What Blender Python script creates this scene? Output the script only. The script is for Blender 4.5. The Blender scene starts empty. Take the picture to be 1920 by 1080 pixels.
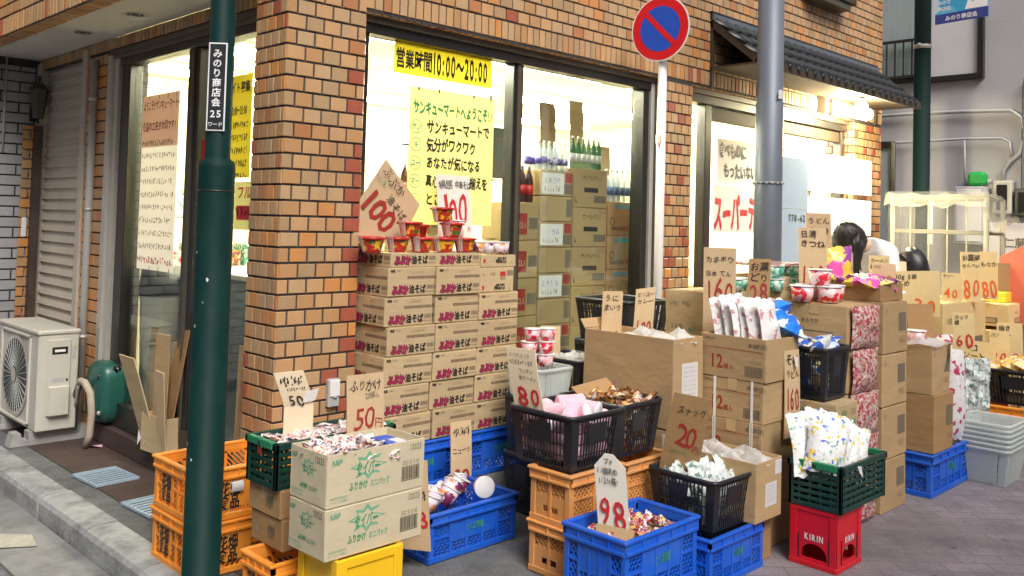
import bpy, math, random
from mathutils import Vector, Matrix, noise

# ------------------------------------------------------------------ camera, sky, sun, exposure
SC = bpy.context.scene
COL = SC.collection
R = math.radians
rnd = random.Random(7)

cam_data = bpy.data.cameras.new('camera')
cam = bpy.data.objects.new('camera', cam_data)
COL.objects.link(cam)
cam.matrix_world = Matrix(((0.7073375, -0.0465598, -0.7053409, -2.0968),
                           (-0.7063225, -0.0070756, -0.7078548, -3.5569),
                           (0.0279668, 0.9988904, -0.0378911, -0.0873),
                           (0, 0, 0, 1)))
cam_data.sensor_width = 36.0
cam_data.lens = 36.0 * 1684.97 / 1920.0
cam_data.shift_y = -190.0 / 1920.0
cam_data.clip_start = 0.05
cam_data.clip_end = 600.0
SC.camera = cam

SUN_EL, SUN_AZ = 48.0, 205.0          # high soft sun behind the photographer
world = bpy.data.worlds.new('World')
SC.world = world
world.use_nodes = True
wn, wl = world.node_tree.nodes, world.node_tree.links
wn.clear()
w_out = wn.new('ShaderNodeOutputWorld')
w_bg = wn.new('ShaderNodeBackground')
w_sky = wn.new('ShaderNodeTexSky')
w_sky.sky_type = 'NISHITA'
w_sky.sun_disc = False
w_sky.sun_elevation = R(SUN_EL)
w_sky.sun_rotation = R(SUN_AZ)
w_sky.air_density = 1.0
w_sky.dust_density = 5.0
w_sky.ozone_density = 0.6
w_bg.inputs['Strength'].default_value = 0.075
wl.new(w_sky.outputs[0], w_bg.inputs['Color'])
wl.new(w_bg.outputs[0], w_out.inputs['Surface'])

sun_data = bpy.data.lights.new('sun', 'SUN')
sun_data.energy = 1.5
sun_data.angle = R(28)
sun_data.color = (1.0, 0.975, 0.94)
sun = bpy.data.objects.new('sun', sun_data)
COL.objects.link(sun)
az = R(SUN_AZ)
sdir = Vector((math.sin(az) * math.cos(R(SUN_EL)), math.cos(az) * math.cos(R(SUN_EL)), math.sin(R(SUN_EL))))
sun.rotation_euler = sdir.to_track_quat('Z', 'Y').to_euler()

SC.view_settings.view_transform = 'Standard'
SC.view_settings.look = 'None'
SC.view_settings.gamma = 1.0
SC.view_settings.exposure = 0.92
SC.render.engine = 'CYCLES'
SC.cycles.use_denoising = True
SC.cycles.max_bounces = 8
SC.cycles.diffuse_bounces = 4
SC.cycles.glossy_bounces = 3
SC.cycles.transmission_bounces = 4
SC.cycles.transparent_max_bounces = 12
SC.cycles.sample_clamp_indirect = 6.0
SC.cycles.caustics_reflective = False
SC.cycles.caustics_refractive = False

# ------------------------------------------------------------------ materials
def _new(name):
    m = bpy.data.materials.new(name)
    m.use_nodes = True
    nt = m.node_tree
    for n in list(nt.nodes):
        nt.nodes.remove(n)
    out = nt.nodes.new('ShaderNodeOutputMaterial')
    b = nt.nodes.new('ShaderNodeBsdfPrincipled')
    nt.links.new(b.outputs[0], out.inputs['Surface'])
    return m, nt, b, out

def clampc(c):
    return tuple(max(0.0, min(1.0, x)) for x in c) + (1.0,)

def pm(name, c, rough=0.5, var=0.12, scale=6.0, bump=0.0, bscale=60.0, metal=0.0, spec=0.5, rand=0.0, stain=None, stain_amt=0.4, stain_scale=2.5, transl=0.0, alpha=1.0, coord='Object', stretch=(1, 1, 1), coat=0.0, dent=0.0):
    """one plain procedural material: noise-varied colour, optional dirt, bump, translucency"""
    m, nt, b, out = _new(name)
    N, L = nt.nodes, nt.links
    tc = N.new('ShaderNodeTexCoord')
    mp = N.new('ShaderNodeMapping')
    mp.inputs['Scale'].default_value = stretch
    L.new(tc.outputs[coord], mp.inputs['Vector'])
    if rand:
        oi0 = N.new('ShaderNodeObjectInfo')
        ofs = N.new('ShaderNodeVectorMath'); ofs.operation = 'SCALE'; ofs.inputs[0].default_value = (37.0, 17.0, 53.0)
        L.new(oi0.outputs['Random'], ofs.inputs['Scale'])
        L.new(ofs.outputs[0], mp.inputs['Location'])
    no = N.new('ShaderNodeTexNoise')
    no.inputs['Scale'].default_value = scale
    no.inputs['Detail'].default_value = 5.0
    no.inputs['Roughness'].default_value = 0.65
    L.new(mp.outputs[0], no.inputs['Vector'])
    mx = N.new('ShaderNodeMix'); mx.data_type = 'RGBA'
    mx.inputs['A'].default_value = clampc([x * (1 - var) for x in c])
    mx.inputs['B'].default_value = clampc([x * (1 + var) for x in c])
    L.new(no.outputs['Fac'], mx.inputs['Factor'])
    col = mx.outputs['Result']
    if stain:
        n2 = N.new('ShaderNodeTexNoise')
        n2.inputs['Scale'].default_value = stain_scale
        n2.inputs['Detail'].default_value = 7.0
        n2.inputs['Roughness'].default_value = 0.7
        L.new(mp.outputs[0], n2.inputs['Vector'])
        rp = N.new('ShaderNodeMapRange')
        rp.inputs['From Min'].default_value = 0.45
        rp.inputs['From Max'].default_value = 0.75
        rp.inputs['To Max'].default_value = stain_amt
        L.new(n2.outputs['Fac'], rp.inputs['Value'])
        m2 = N.new('ShaderNodeMix'); m2.data_type = 'RGBA'
        m2.inputs['B'].default_value = clampc(stain)
        L.new(rp.outputs[0], m2.inputs['Factor'])
        L.new(col, m2.inputs['A'])
        col = m2.outputs['Result']
    if rand:
        oi = N.new('ShaderNodeObjectInfo')
        hs = N.new('ShaderNodeHueSaturation')
        mr = N.new('ShaderNodeMapRange')
        mr.inputs['To Min'].default_value = 1 - rand
        mr.inputs['To Max'].default_value = 1 + rand
        L.new(oi.outputs['Random'], mr.inputs['Value'])
        L.new(mr.outputs[0], hs.inputs['Value'])
        L.new(col, hs.inputs['Color'])
        col = hs.outputs[0]
    L.new(col, b.inputs['Base Color'])
    b.inputs['Roughness'].default_value = rough
    b.inputs['Metallic'].default_value = metal
    b.inputs['Specular IOR Level'].default_value = spec
    if coat:
        b.inputs['Coat Weight'].default_value = coat
        b.inputs['Coat Roughness'].default_value = 0.15
    if bump:
        nb = N.new('ShaderNodeTexNoise')
        nb.inputs['Scale'].default_value = bscale
        nb.inputs['Detail'].default_value = 4.0
        L.new(mp.outputs[0], nb.inputs['Vector'])
        bp = N.new('ShaderNodeBump')
        bp.inputs['Strength'].default_value = bump
        bp.inputs['Distance'].default_value = 0.01
        L.new(nb.outputs['Fac'], bp.inputs['Height'])
        if dent:
            nd = N.new('ShaderNodeTexNoise'); nd.inputs['Scale'].default_value = 7.0; nd.inputs['Detail'].default_value = 2.0
            L.new(mp.outputs[0], nd.inputs['Vector'])
            bd = N.new('ShaderNodeBump'); bd.inputs['Strength'].default_value = dent; bd.inputs['Distance'].default_value = 0.06
            L.new(nd.outputs['Fac'], bd.inputs['Height']); L.new(bd.outputs[0], bp.inputs['Normal'])
        L.new(bp.outputs[0], b.inputs['Normal'])
    sh = b.outputs[0]
    if transl:
        t = N.new('ShaderNodeBsdfTranslucent')
        L.new(col, t.inputs['Color'])
        ms = N.new('ShaderNodeMixShader')
        ms.inputs[0].default_value = transl
        L.new(sh, ms.inputs[1]); L.new(t.outputs[0], ms.inputs[2])
        sh = ms.outputs[0]
    if alpha < 1:
        t = N.new('ShaderNodeBsdfTransparent')
        ms = N.new('ShaderNodeMixShader')
        ms.inputs[0].default_value = alpha
        L.new(t.outputs[0], ms.inputs[1]); L.new(sh, ms.inputs[2])
        sh = ms.outputs[0]
    L.new(sh, out.inputs['Surface'])
    return m

def em(name, c, s):
    m, nt, b, out = _new(name)
    b.inputs['Base Color'].default_value = (0.8, 0.8, 0.8, 1)
    b.inputs['Emission Color'].default_value = clampc(c)
    b.inputs['Emission Strength'].default_value = s
    return m

def glass(name, tint=(0.93, 0.96, 0.94), refl=1.0):
    m, nt, b, out = _new(name)
    N, L = nt.nodes, nt.links
    N.remove(b)
    t = N.new('ShaderNodeBsdfTransparent'); t.inputs[0].default_value = tint + (1,)
    g = N.new('ShaderNodeBsdfGlossy'); g.inputs['Roughness'].default_value = 0.02
    f = N.new('ShaderNodeLayerWeight'); f.inputs['Blend'].default_value = 0.5
    p5 = N.new('ShaderNodeMath'); p5.operation = 'POWER'; p5.inputs[1].default_value = 5.0
    L.new(f.outputs['Facing'], p5.inputs[0])
    mu = N.new('ShaderNodeMath'); mu.operation = 'MULTIPLY_ADD'; mu.inputs[1].default_value = 0.9 * refl; mu.inputs[2].default_value = 0.05 * refl
    L.new(p5.outputs[0], mu.inputs[0])
    ms = N.new('ShaderNodeMixShader')
    L.new(mu.outputs[0], ms.inputs[0]); L.new(t.outputs[0], ms.inputs[1]); L.new(g.outputs[0], ms.inputs[2])
    L.new(ms.outputs[0], out.inputs['Surface'])
    return m

def patchy(name, cols, scale=14.0, rough=0.3, transl=0.0, bump=0.4):
    """printed plastic wrapper: flat patches of a few inks, different on every copy"""
    m, nt, b, out = _new(name)
    N, L = nt.nodes, nt.links
    tc = N.new('ShaderNodeTexCoord')
    oi = N.new('ShaderNodeObjectInfo')
    ad = N.new('ShaderNodeVectorMath'); ad.operation = 'ADD'
    sc = N.new('ShaderNodeVectorMath'); sc.operation = 'SCALE'; sc.inputs['Scale'].default_value = 9.0
    cb = N.new('ShaderNodeCombineXYZ')
    L.new(oi.outputs['Random'], cb.inputs[0]); L.new(oi.outputs['Random'], cb.inputs[1])
    L.new(cb.outputs[0], sc.inputs[0])
    L.new(tc.outputs['Object'], ad.inputs[0]); L.new(sc.outputs[0], ad.inputs[1])
    vo = N.new('ShaderNodeTexVoronoi'); vo.inputs['Scale'].default_value = scale
    vo.inputs['Randomness'].default_value = 1.0
    nd = N.new('ShaderNodeTexNoise'); nd.inputs['Scale'].default_value = scale * 1.7; nd.inputs['Detail'].default_value = 3
    L.new(ad.outputs[0], nd.inputs['Vector'])
    nv = N.new('ShaderNodeVectorMath'); nv.operation = 'SCALE'; nv.inputs['Scale'].default_value = 1.1 / scale
    L.new(nd.outputs['Color'], nv.inputs[0])
    a2 = N.new('ShaderNodeVectorMath'); a2.operation = 'ADD'
    L.new(ad.outputs[0], a2.inputs[0]); L.new(nv.outputs[0], a2.inputs[1])
    L.new(a2.outputs[0], vo.inputs['Vector'])
    sp = N.new('ShaderNodeSeparateColor'); L.new(vo.outputs['Color'], sp.inputs[0])
    cr = N.new('ShaderNodeValToRGB'); cr.color_ramp.interpolation = 'CONSTANT'
    e = cr.color_ramp.elements
    e[0].position = 0; e[0].color = clampc(cols[0])
    e[1].position = 1 / len(cols); e[1].color = clampc(cols[1 % len(cols)])
    for i in range(2, len(cols)):
        k = e.new(i / len(cols)); k.color = clampc(cols[i])
    L.new(sp.outputs[0], cr.inputs[0])
    L.new(cr.outputs[0], b.inputs['Base Color'])
    b.inputs['Roughness'].default_value = rough
    nb = N.new('ShaderNodeTexNoise'); nb.inputs['Scale'].default_value = 45.0
    L.new(ad.outputs[0], nb.inputs['Vector'])
    bp = N.new('ShaderNodeBump'); bp.inputs['Strength'].default_value = bump; bp.inputs['Distance'].default_value = 0.01
    L.new(nb.outputs['Fac'], bp.inputs['Height']); L.new(bp.outputs[0], b.inputs['Normal'])
    if transl:
        t = N.new('ShaderNodeBsdfTranslucent'); L.new(cr.outputs[0], t.inputs['Color'])
        ms = N.new('ShaderNodeMixShader'); ms.inputs[0].default_value = transl
        L.new(b.outputs[0], ms.inputs[1]); L.new(t.outputs[0], ms.inputs[2]); L.new(ms.outputs[0], out.inputs['Surface'])
    return m

M = {}
M['card'] = pm('cardboard', (0.465, 0.325, 0.175), 0.85, 0.10, 9, 0.15, 90, spec=0.2, rand=0.10, stain=(0.26, 0.17, 0.08), stain_amt=0.24, stretch=(1, 1, 2.0), dent=0.10)
M['card_pale'] = pm('pale_cardboard', (0.52, 0.40, 0.235), 0.85, 0.08, 9, 0.12, 90, spec=0.2, rand=0.06, stain=(0.33, 0.24, 0.13), stain_amt=0.24, stretch=(1, 1, 2.0), dent=0.10)
M['card_green'] = pm('greyish_cardboard', (0.60, 0.53, 0.375), 0.85, 0.07, 9, 0.12, 90, spec=0.2, rand=0.03, stain=(0.42, 0.35, 0.22), stain_amt=0.35, dent=0.10)
M['card_brown'] = pm('brown_cardboard', (0.40, 0.25, 0.12), 0.85, 0.09, 7, 0.15, 80, spec=0.2, rand=0.10, stain=(0.24, 0.145, 0.07), stain_amt=0.25, stretch=(1, 1, 2.0), dent=0.10)
M['card_edge'] = pm('cardboard_edge', (0.66, 0.50, 0.31), 0.9, 0.15, 120)
M['tape'] = pm('packing_tape', (0.55, 0.38, 0.20), 0.22, 0.06, 8, spec=0.6)
M['ink_black'] = pm('black_ink', (0.020, 0.018, 0.018), 0.6, 0.3, 30)
M['ink_red'] = pm('red_ink', (0.55, 0.025, 0.03), 0.6, 0.2, 25)
M['ink_dkred'] = pm('dark_red_ink', (0.33, 0.03, 0.025), 0.6, 0.25, 25)
M['ink_maroon'] = pm('maroon_ink', (0.36, 0.022, 0.085), 0.7, 0.15, 30)
M['ink_green'] = pm('green_ink', (0.045, 0.30, 0.12), 0.7, 0.3, 40)
M['ink_palegreen'] = pm('pale_green_ink', (0.17, 0.42, 0.26), 0.75, 0.3, 40)
M['ink_grey'] = pm('grey_ink', (0.17, 0.14, 0.10), 0.8, 0.3, 60)
M['ink_tan'] = pm('tan_ink', (0.36, 0.25, 0.14), 0.8, 0.3, 60)
M['ink_cyan'] = pm('cyan_ink', (0.03, 0.38, 0.52), 0.7, 0.2, 40)
M['ink_white'] = pm('white_ink', (0.80, 0.80, 0.80), 0.7, 0.1, 40)
M['ink_yellow'] = pm('yellow_ink', (0.75, 0.62, 0.05), 0.6, 0.2, 40)
M['ink_orange'] = pm('orange_ink', (0.70, 0.12, 0.02), 0.6, 0.2, 40)
M['sign_card'] = pm('sign_cardboard', (0.58, 0.43, 0.26), 0.85, 0.10, 10, 0.15, 90, spec=0.2, rand=0.12, transl=0.0)
M['sign_cream'] = pm('cream_card', (0.78, 0.66, 0.47), 0.8, 0.05, 8, spec=0.2)
M['sign_white'] = pm('white_card', (0.76, 0.73, 0.66), 0.8, 0.04, 8, spec=0.2)
M['paper'] = pm('white_paper', (0.82, 0.82, 0.84), 0.7, 0.03, 10, transl=0.2)
M['paper_pink'] = pm('pinkish_paper', (0.86, 0.80, 0.76), 0.7, 0.03, 8, transl=0.22)
M['pink_top'] = pm('salmon_paper', (0.93, 0.68, 0.54), 0.7, 0.05, 5, transl=0.3)
M['paper_yellow'] = pm('yellow_paper', (0.88, 0.83, 0.29), 0.7, 0.03, 4, transl=0.12)
M['paper_gold'] = pm('strong_yellow_paper', (0.90, 0.70, 0.035), 0.7, 0.05, 4, transl=0.12)
M['orange'] = pm('orange_plastic', (0.88, 0.32, 0.035), 0.45, 0.14, 5, 0.08, 30, rand=0.06, stain=(0.40, 0.19, 0.07), stain_amt=0.5, stain_scale=4)
M['orange_old'] = pm('faded_orange_plastic', (0.76, 0.34, 0.10), 0.5, 0.12, 5, 0.05, 30, rand=0.08, stain=(0.50, 0.34, 0.2), stain_amt=0.6, stain_scale=6)
M['blue'] = pm('blue_plastic', (0.010, 0.115, 0.66), 0.38, 0.12, 5, 0.05, 30, rand=0.08, stain=(0.09, 0.16, 0.34), stain_amt=0.5, stain_scale=5)
M['yellow'] = pm('yellow_plastic', (0.90, 0.55, 0.015), 0.38, 0.08, 5, 0.05, 30, stain=(0.55, 0.33, 0.04), stain_amt=0.3)
M['red_plastic'] = pm('red_plastic', (0.62, 0.008, 0.022), 0.36, 0.1, 5, 0.05, 30, stain=(0.30, 0.04, 0.04), stain_amt=0.5)
M['dkgreen_plastic'] = pm('dark_green_plastic', (0.006, 0.045, 0.034), 0.40, 0.15, 5, 0.05, 30)
M['green_plastic'] = pm('green_plastic', (0.02, 0.22, 0.10), 0.38, 0.12, 5)
M['black_plastic'] = pm('black_plastic', (0.020, 0.023, 0.030), 0.38, 0.2, 6, rand=0.1)
M['hole'] = pm('dark_recess', (0.01, 0.01, 0.01), 0.9, 0.1)
M['white_plastic'] = pm('white_plastic', (0.78, 0.79, 0.80), 0.4, 0.05, 5)
M['clear_plastic'] = pm('clear_plastic', (0.80, 0.86, 0.86), 0.18, 0.05, 5, alpha=0.58, transl=0.3)
M['film'] = pm('clear_film', (0.88, 0.90, 0.92), 0.18, 0.05, 5, bump=0.8, bscale=35, alpha=0.62, transl=0.35)
M['film_thin'] = pm('thin_film', (0.85, 0.88, 0.90), 0.12, 0.05, 5, bump=0.6, bscale=12, alpha=0.09)
M['film_cart'] = pm('yellowed_film', (0.36, 0.34, 0.27), 0.2, 0.1, 5, bump=0.6, bscale=14, alpha=0.40)
M['card_lamp_tint'] = pm('lamp_tinted_cardboard', (0.70, 0.54, 0.27), 0.85, 0.08, 9, 0.12, 90, spec=0.2, rand=0.08, dent=0.1)  # yellow glow of the canopy lamp put into the cardboard colour
M['strap'] = pm('white_strap', (0.85, 0.84, 0.82), 0.4, 0.04, 20)
TILE = [(0.50, 0.28, 0.125), (0.56, 0.335, 0.165), (0.53, 0.35, 0.19), (0.43, 0.29, 0.155), (0.63, 0.28, 0.09), (0.47, 0.20, 0.085)]
M['tiles'] = [pm('glazed_tile_%s' % n, c, 0.33, 0.16, 14, 0.10, 50, stain=(0.24, 0.17, 0.11), stain_amt=0.5, stain_scale=7, stretch=(1, 1, .35))
              for n, c in zip(('tan', 'buff', 'sand', 'dun', 'amber', 'rust'), TILE)]
M['tile_red'] = pm('glazed_tile_red', (0.37, 0.105, 0.062), 0.35, 0.2, 12, 0.1, 50)
M['mortar'] = pm('dark_mortar', (0.055, 0.051, 0.051), 0.95, 0.3, 30, 0.4, 80)
M['long_brick'] = pm('slate_brick', (0.33, 0.335, 0.35), 0.6, 0.18, 12, 0.15, 60, stain=(0.16, 0.17, 0.2), stain_amt=0.4)
M['black_metal'] = pm('black_aluminium', (0.020, 0.019, 0.017), 0.35, 0.2, 8, metal=0.0, spec=0.6)
M['bronze_metal'] = pm('bronze_aluminium', (0.10, 0.088, 0.066), 0.4, 0.2, 8, metal=0.3)
M['aluminium'] = pm('pale_aluminium', (0.60, 0.58, 0.54), 0.4, 0.1, 8, metal=0.4, stain=(0.3, 0.27, 0.22), stain_amt=0.3)
M['shutter'] = pm('beige_slat_paint', (0.55, 0.50, 0.42), 0.5, 0.1, 8, stain=(0.25, 0.21, 0.16), stain_amt=0.35)
M['soffit'] = pm('soffit_paint', (0.62, 0.60, 0.56), 0.8, 0.06, 3, stain=(0.42, 0.40, 0.36), stain_amt=0.3)
M['white_paint'] = pm('white_paint', (0.80, 0.80, 0.80), 0.45, 0.04, 6)
M['inner_wall'] = pm('cream_wallpaper', (0.87, 0.82, 0.62), 0.8, 0.04, 2)
M['inner_floor'] = pm('shop_floor', (0.40, 0.36, 0.28), 0.5, 0.1, 3)
M['counter'] = pm('grey_teal_board', (0.16, 0.20, 0.20), 0.5, 0.1, 3)
M['pole_green'] = pm('dark_green_paint', (0.003, 0.026, 0.024), 0.55, 0.25, 6, 0.08, 25, spec=0.14, stain=(0.016, 0.045, 0.040), stain_amt=0.6, stain_scale=9, stretch=(1, 1, .5))
M['pole_dark'] = pm('blackish_green_paint', (0.005, 0.018, 0.016), 0.55, 0.2, 6, 0.05, 25, spec=0.15)
M['pole_grey'] = pm('galvanised_steel', (0.135, 0.16, 0.20), 0.5, 0.15, 7, 0.08, 20, metal=0.25, stain=(0.20, 0.21, 0.24), stain_amt=0.5, stain_scale=6, stretch=(1, 1, 0.3))
M['sign_red'] = pm('sign_red', (0.66, 0.008, 0.018), 0.4, 0.05, 6)
M['sign_blue'] = pm('sign_blue', (0.012, 0.085, 0.55), 0.4, 0.05, 6)
M['ac'] = pm('ac_enamel', (0.55, 0.535, 0.475), 0.45, 0.06, 5, stain=(0.38, 0.35, 0.28), stain_amt=0.3, stain_scale=4)
M['ac_grey'] = pm('ac_grille_grey', (0.42, 0.43, 0.42), 0.5, 0.1, 8)
M['concrete'] = pm('concrete', (0.38, 0.38, 0.37), 0.9, 0.2, 14, 0.35, 60, stain=(0.16, 0.165, 0.165), stain_amt=0.7, stain_scale=4)
M['kerb'] = pm('kerb_stone', (0.33, 0.345, 0.34), 0.9, 0.32, 14, 0.5, 70, stain=(0.075, 0.08, 0.08), stain_amt=1.0, stain_scale=4.2)
M['gutter_stone'] = pm('gutter_concrete', (0.25, 0.255, 0.25), 0.9, 0.25, 9, 0.35, 60, stain=(0.085, 0.09, 0.09), stain_amt=0.95, stain_scale=3.0)
M['hose'] = pm('hose_wrap', (0.42, 0.36, 0.29), 0.8, 0.15, 40, 0.3, 60)
M['tank'] = pm('tank_green', (0.015, 0.095, 0.075), 0.3, 0.2, 6, stain=(0.05, 0.12, 0.1), stain_amt=0.4)
M['grate'] = pm('grate_steel', (0.46, 0.60, 0.72), 0.4, 0.2, 20, metal=0.3)
M['roof'] = pm('kawara_tile', (0.018, 0.021, 0.024), 0.35, 0.3, 10, 0.1, 30)
M['wood_dark'] = pm('dark_wood', (0.05, 0.035, 0.022), 0.7, 0.3, 10)
M['plaster'] = pm('grey_plaster', (0.47, 0.46, 0.48), 0.9, 0.07, 2.0, 0.2, 40, stain=(0.33, 0.32, 0.33), stain_amt=0.4, stain_scale=1.2)
M['panel_white'] = pm('pale_panel', (0.66, 0.65, 0.66), 0.6, 0.05, 2, stain=(0.5, 0.48, 0.48), stain_amt=0.3)
M['glass'] = glass('window_glass')
M['glass_dark'] = pm('curtained_glass', (0.34, 0.40, 0.40), 0.12, 0.25, 3, spec=0.8, stretch=(6, 6, 0.3))
M['bowl_red'] = pm('bowl_red', (0.50, 0.018, 0.015), 0.25, 0.1, 10, coat=0.4)
M['bowl_label'] = patchy('bowl_label', [(0.80, 0.46, 0.02), (0.82, 0.52, 0.03), (0.50, 0.03, 0.02), (0.45, 0.03, 0.02), (0.75, 0.40, 0.02), (0.50, 0.05, 0.02), (0.06, 0.14, 0.03)], 60, 0.25, bump=0.1)
M['skin'] = pm('skin', (0.62, 0.40, 0.28), 0.5, 0.08, 10)
M['hair'] = pm('hair', (0.012, 0.009, 0.008), 0.42, 0.3, 60, 0.5, 120, stretch=(1, 1, 0.15))
M['shirt'] = pm('white_cotton', (0.78, 0.78, 0.80), 0.85, 0.05, 12, 0.2, 30)
M['trousers'] = pm('dark_cotton', (0.03, 0.03, 0.04), 0.85, 0.2, 10)
M['bag_black'] = pm('black_leather', (0.012, 0.012, 0.014), 0.4, 0.2, 20)
M['lamp_hot'] = em('lit_bulb', (1.0, 0.86, 0.52), 400.0)
M['tube_hot'] = em('lit_tube', (1.0, 0.92, 0.68), 95.0)
M['furi'] = patchy('furikake_wrapper', [(0.78, 0.76, 0.74), (0.62, 0.18, 0.12), (0.80, 0.78, 0.76), (0.74, 0.55, 0.45), (0.12, 0.12, 0.24), (0.78, 0.72, 0.68), (0.55, 0.45, 0.50), (0.80, 0.77, 0.72)], 110, 0.25)
M['gold_pack'] = patchy('gold_wrapper', [(0.55, 0.28, 0.05), (0.16, 0.06, 0.03), (0.70, 0.46, 0.16), (0.66, 0.55, 0.48), (0.26, 0.09, 0.03), (0.20, 0.10, 0.10)], 55, 0.2)
M['pink_pack'] = pm('pink_cup', (0.84, 0.50, 0.62), 0.35, 0.1, 5)
M['candy'] = patchy('candy_wrapper', [(0.75, 0.70, 0.66), (0.55, 0.05, 0.08), (0.30, 0.05, 0.12), (0.75, 0.55, 0.12), (0.78, 0.74, 0.74), (0.62, 0.20, 0.2)], 70, 0.2)
M['white_pack'] = patchy('white_wrapper', [(0.70, 0.75, 0.76), (0.66, 0.71, 0.72), (0.72, 0.76, 0.76), (0.16, 0.28, 0.22), (0.64, 0.70, 0.68), (0.40, 0.48, 0.46)], 60, 0.22)
M['bag_pack'] = patchy('bread_wrapper', [(0.82, 0.83, 0.84), (0.81, 0.82, 0.84), (0.83, 0.83, 0.84), (0.80, 0.81, 0.83), (0.83, 0.83, 0.82), (0.80, 0.82, 0.84), (0.85, 0.85, 0.86), (0.83, 0.83, 0.82), (0.85, 0.62, 0.06), (0.80, 0.82, 0.84), (0.14, 0.20, 0.62), (0.84, 0.84, 0.86), (0.83, 0.83, 0.8), (0.81, 0.82, 0.84), (0.30, 0.52, 0.40)], 75, 0.22)
M['ubag'] = patchy('red_marked_bag', [(0.84, 0.83, 0.83), (0.82, 0.82, 0.83), (0.84, 0.84, 0.84), (0.66, 0.30, 0.34), (0.82, 0.82, 0.83), (0.83, 0.83, 0.83), (0.82, 0.81, 0.82), (0.84, 0.84, 0.84), (0.84, 0.84, 0.84), (0.82, 0.82, 0.83), (0.60, 0.57, 0.58)], 55, 0.22)
M['blue_bag'] = patchy('blue_white_bag', [(0.02, 0.20, 0.78), (0.03, 0.26, 0.80), (0.70, 0.80, 0.88), (0.02, 0.18, 0.74)], 20, 0.25)
M['bread'] = patchy('bread_bags', [(0.72, 0.45, 0.10), (0.80, 0.66, 0.35), (0.80, 0.76, 0.66), (0.60, 0.30, 0.05)], 20, 0.3)
M['pink_wrap'] = patchy('pink_noodle_wrap', [(0.55, 0.42, 0.38), (0.42, 0.07, 0.10), (0.50, 0.24, 0.24), (0.38, 0.05, 0.08), (0.60, 0.50, 0.46), (0.40, 0.27, 0.20)], 75, 0.15, bump=0.8)
M['cup_pink'] = patchy('pink_cup_print', [(0.80, 0.42, 0.46), (0.80, 0.70, 0.70), (0.70, 0.03, 0.05), (0.82, 0.55, 0.58)], 40, 0.25, bump=0.1)
M['cup_green'] = patchy('green_cup_print', [(0.40, 0.62, 0.52), (0.04, 0.30, 0.20), (0.62, 0.74, 0.66), (0.10, 0.40, 0.28)], 50, 0.25, bump=0.1)
M['cup_purple'] = patchy('purple_cup_print', [(0.72, 0.66, 0.72), (0.20, 0.03, 0.10), (0.70, 0.55, 0.66), (0.65, 0.30, 0.10), (0.74, 0.70, 0.74)], 26, 0.3, bump=0.1)
M['bright_bag'] = patchy('bright_snack_bag', [(0.70, 0.10, 0.45), (0.75, 0.55, 0.08), (0.30, 0.06, 0.35), (0.80, 0.70, 0.20), (0.75, 0.30, 0.55)], 18, 0.25)
M['green_glass'] = pm('green_bottle_glass', (0.012, 0.13, 0.045), 0.08, 0.1, 8, spec=0.8, alpha=0.8, transl=0.25)
M['cola'] = pm('dark_bottle', (0.05, 0.012, 0.010), 0.12, 0.2, 8, spec=0.7)
M['pet'] = pm('clear_bottle', (0.62, 0.70, 0.74), 0.1, 0.1, 8, spec=0.7, alpha=0.55, transl=0.3)
M['cap_white'] = pm('white_cap', (0.82, 0.82, 0.80), 0.4, 0.03)
M['lab_purple'] = patchy('purple_bottle_label', [(0.12, 0.07, 0.45), (0.70, 0.70, 0.75), (0.10, 0.08, 0.40)], 30, 0.3, bump=0.05)
M['lab_red'] = pm('red_bottle_label', (0.50, 0.02, 0.02), 0.3, 0.2, 20)
M['lab_blue'] = pm('blue_bottle_label', (0.10, 0.20, 0.42), 0.3, 0.2, 20)
M['banner'] = patchy('banner_print', [(0.04, 0.33, 0.60), (0.10, 0.45, 0.68), (0.45, 0.66, 0.78), (0.05, 0.38, 0.62)], 4, 0.5, bump=0.0)
M['navy'] = pm('navy_print', (0.03, 0.05, 0.26), 0.5, 0.1)
M['fridge'] = pm('pale_blue_board', (0.30, 0.40, 0.54), 0.5, 0.05, 3)
M['meter_green'] = pm('bright_green_plastic', (0.01, 0.36, 0.06), 0.4, 0.1)
M['red_cloth'] = pm('coral_canvas', (0.68, 0.16, 0.10), 0.8, 0.1, 6, 0.1, 60)
M['ramen_yellow'] = pm('cream_tube', (0.27, 0.255, 0.18), 0.5, 0.08)
M['shop_card'] = pm('shop_cardboard', (0.40, 0.29, 0.14), 0.85, 0.1, 9, rand=0.1)

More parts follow.
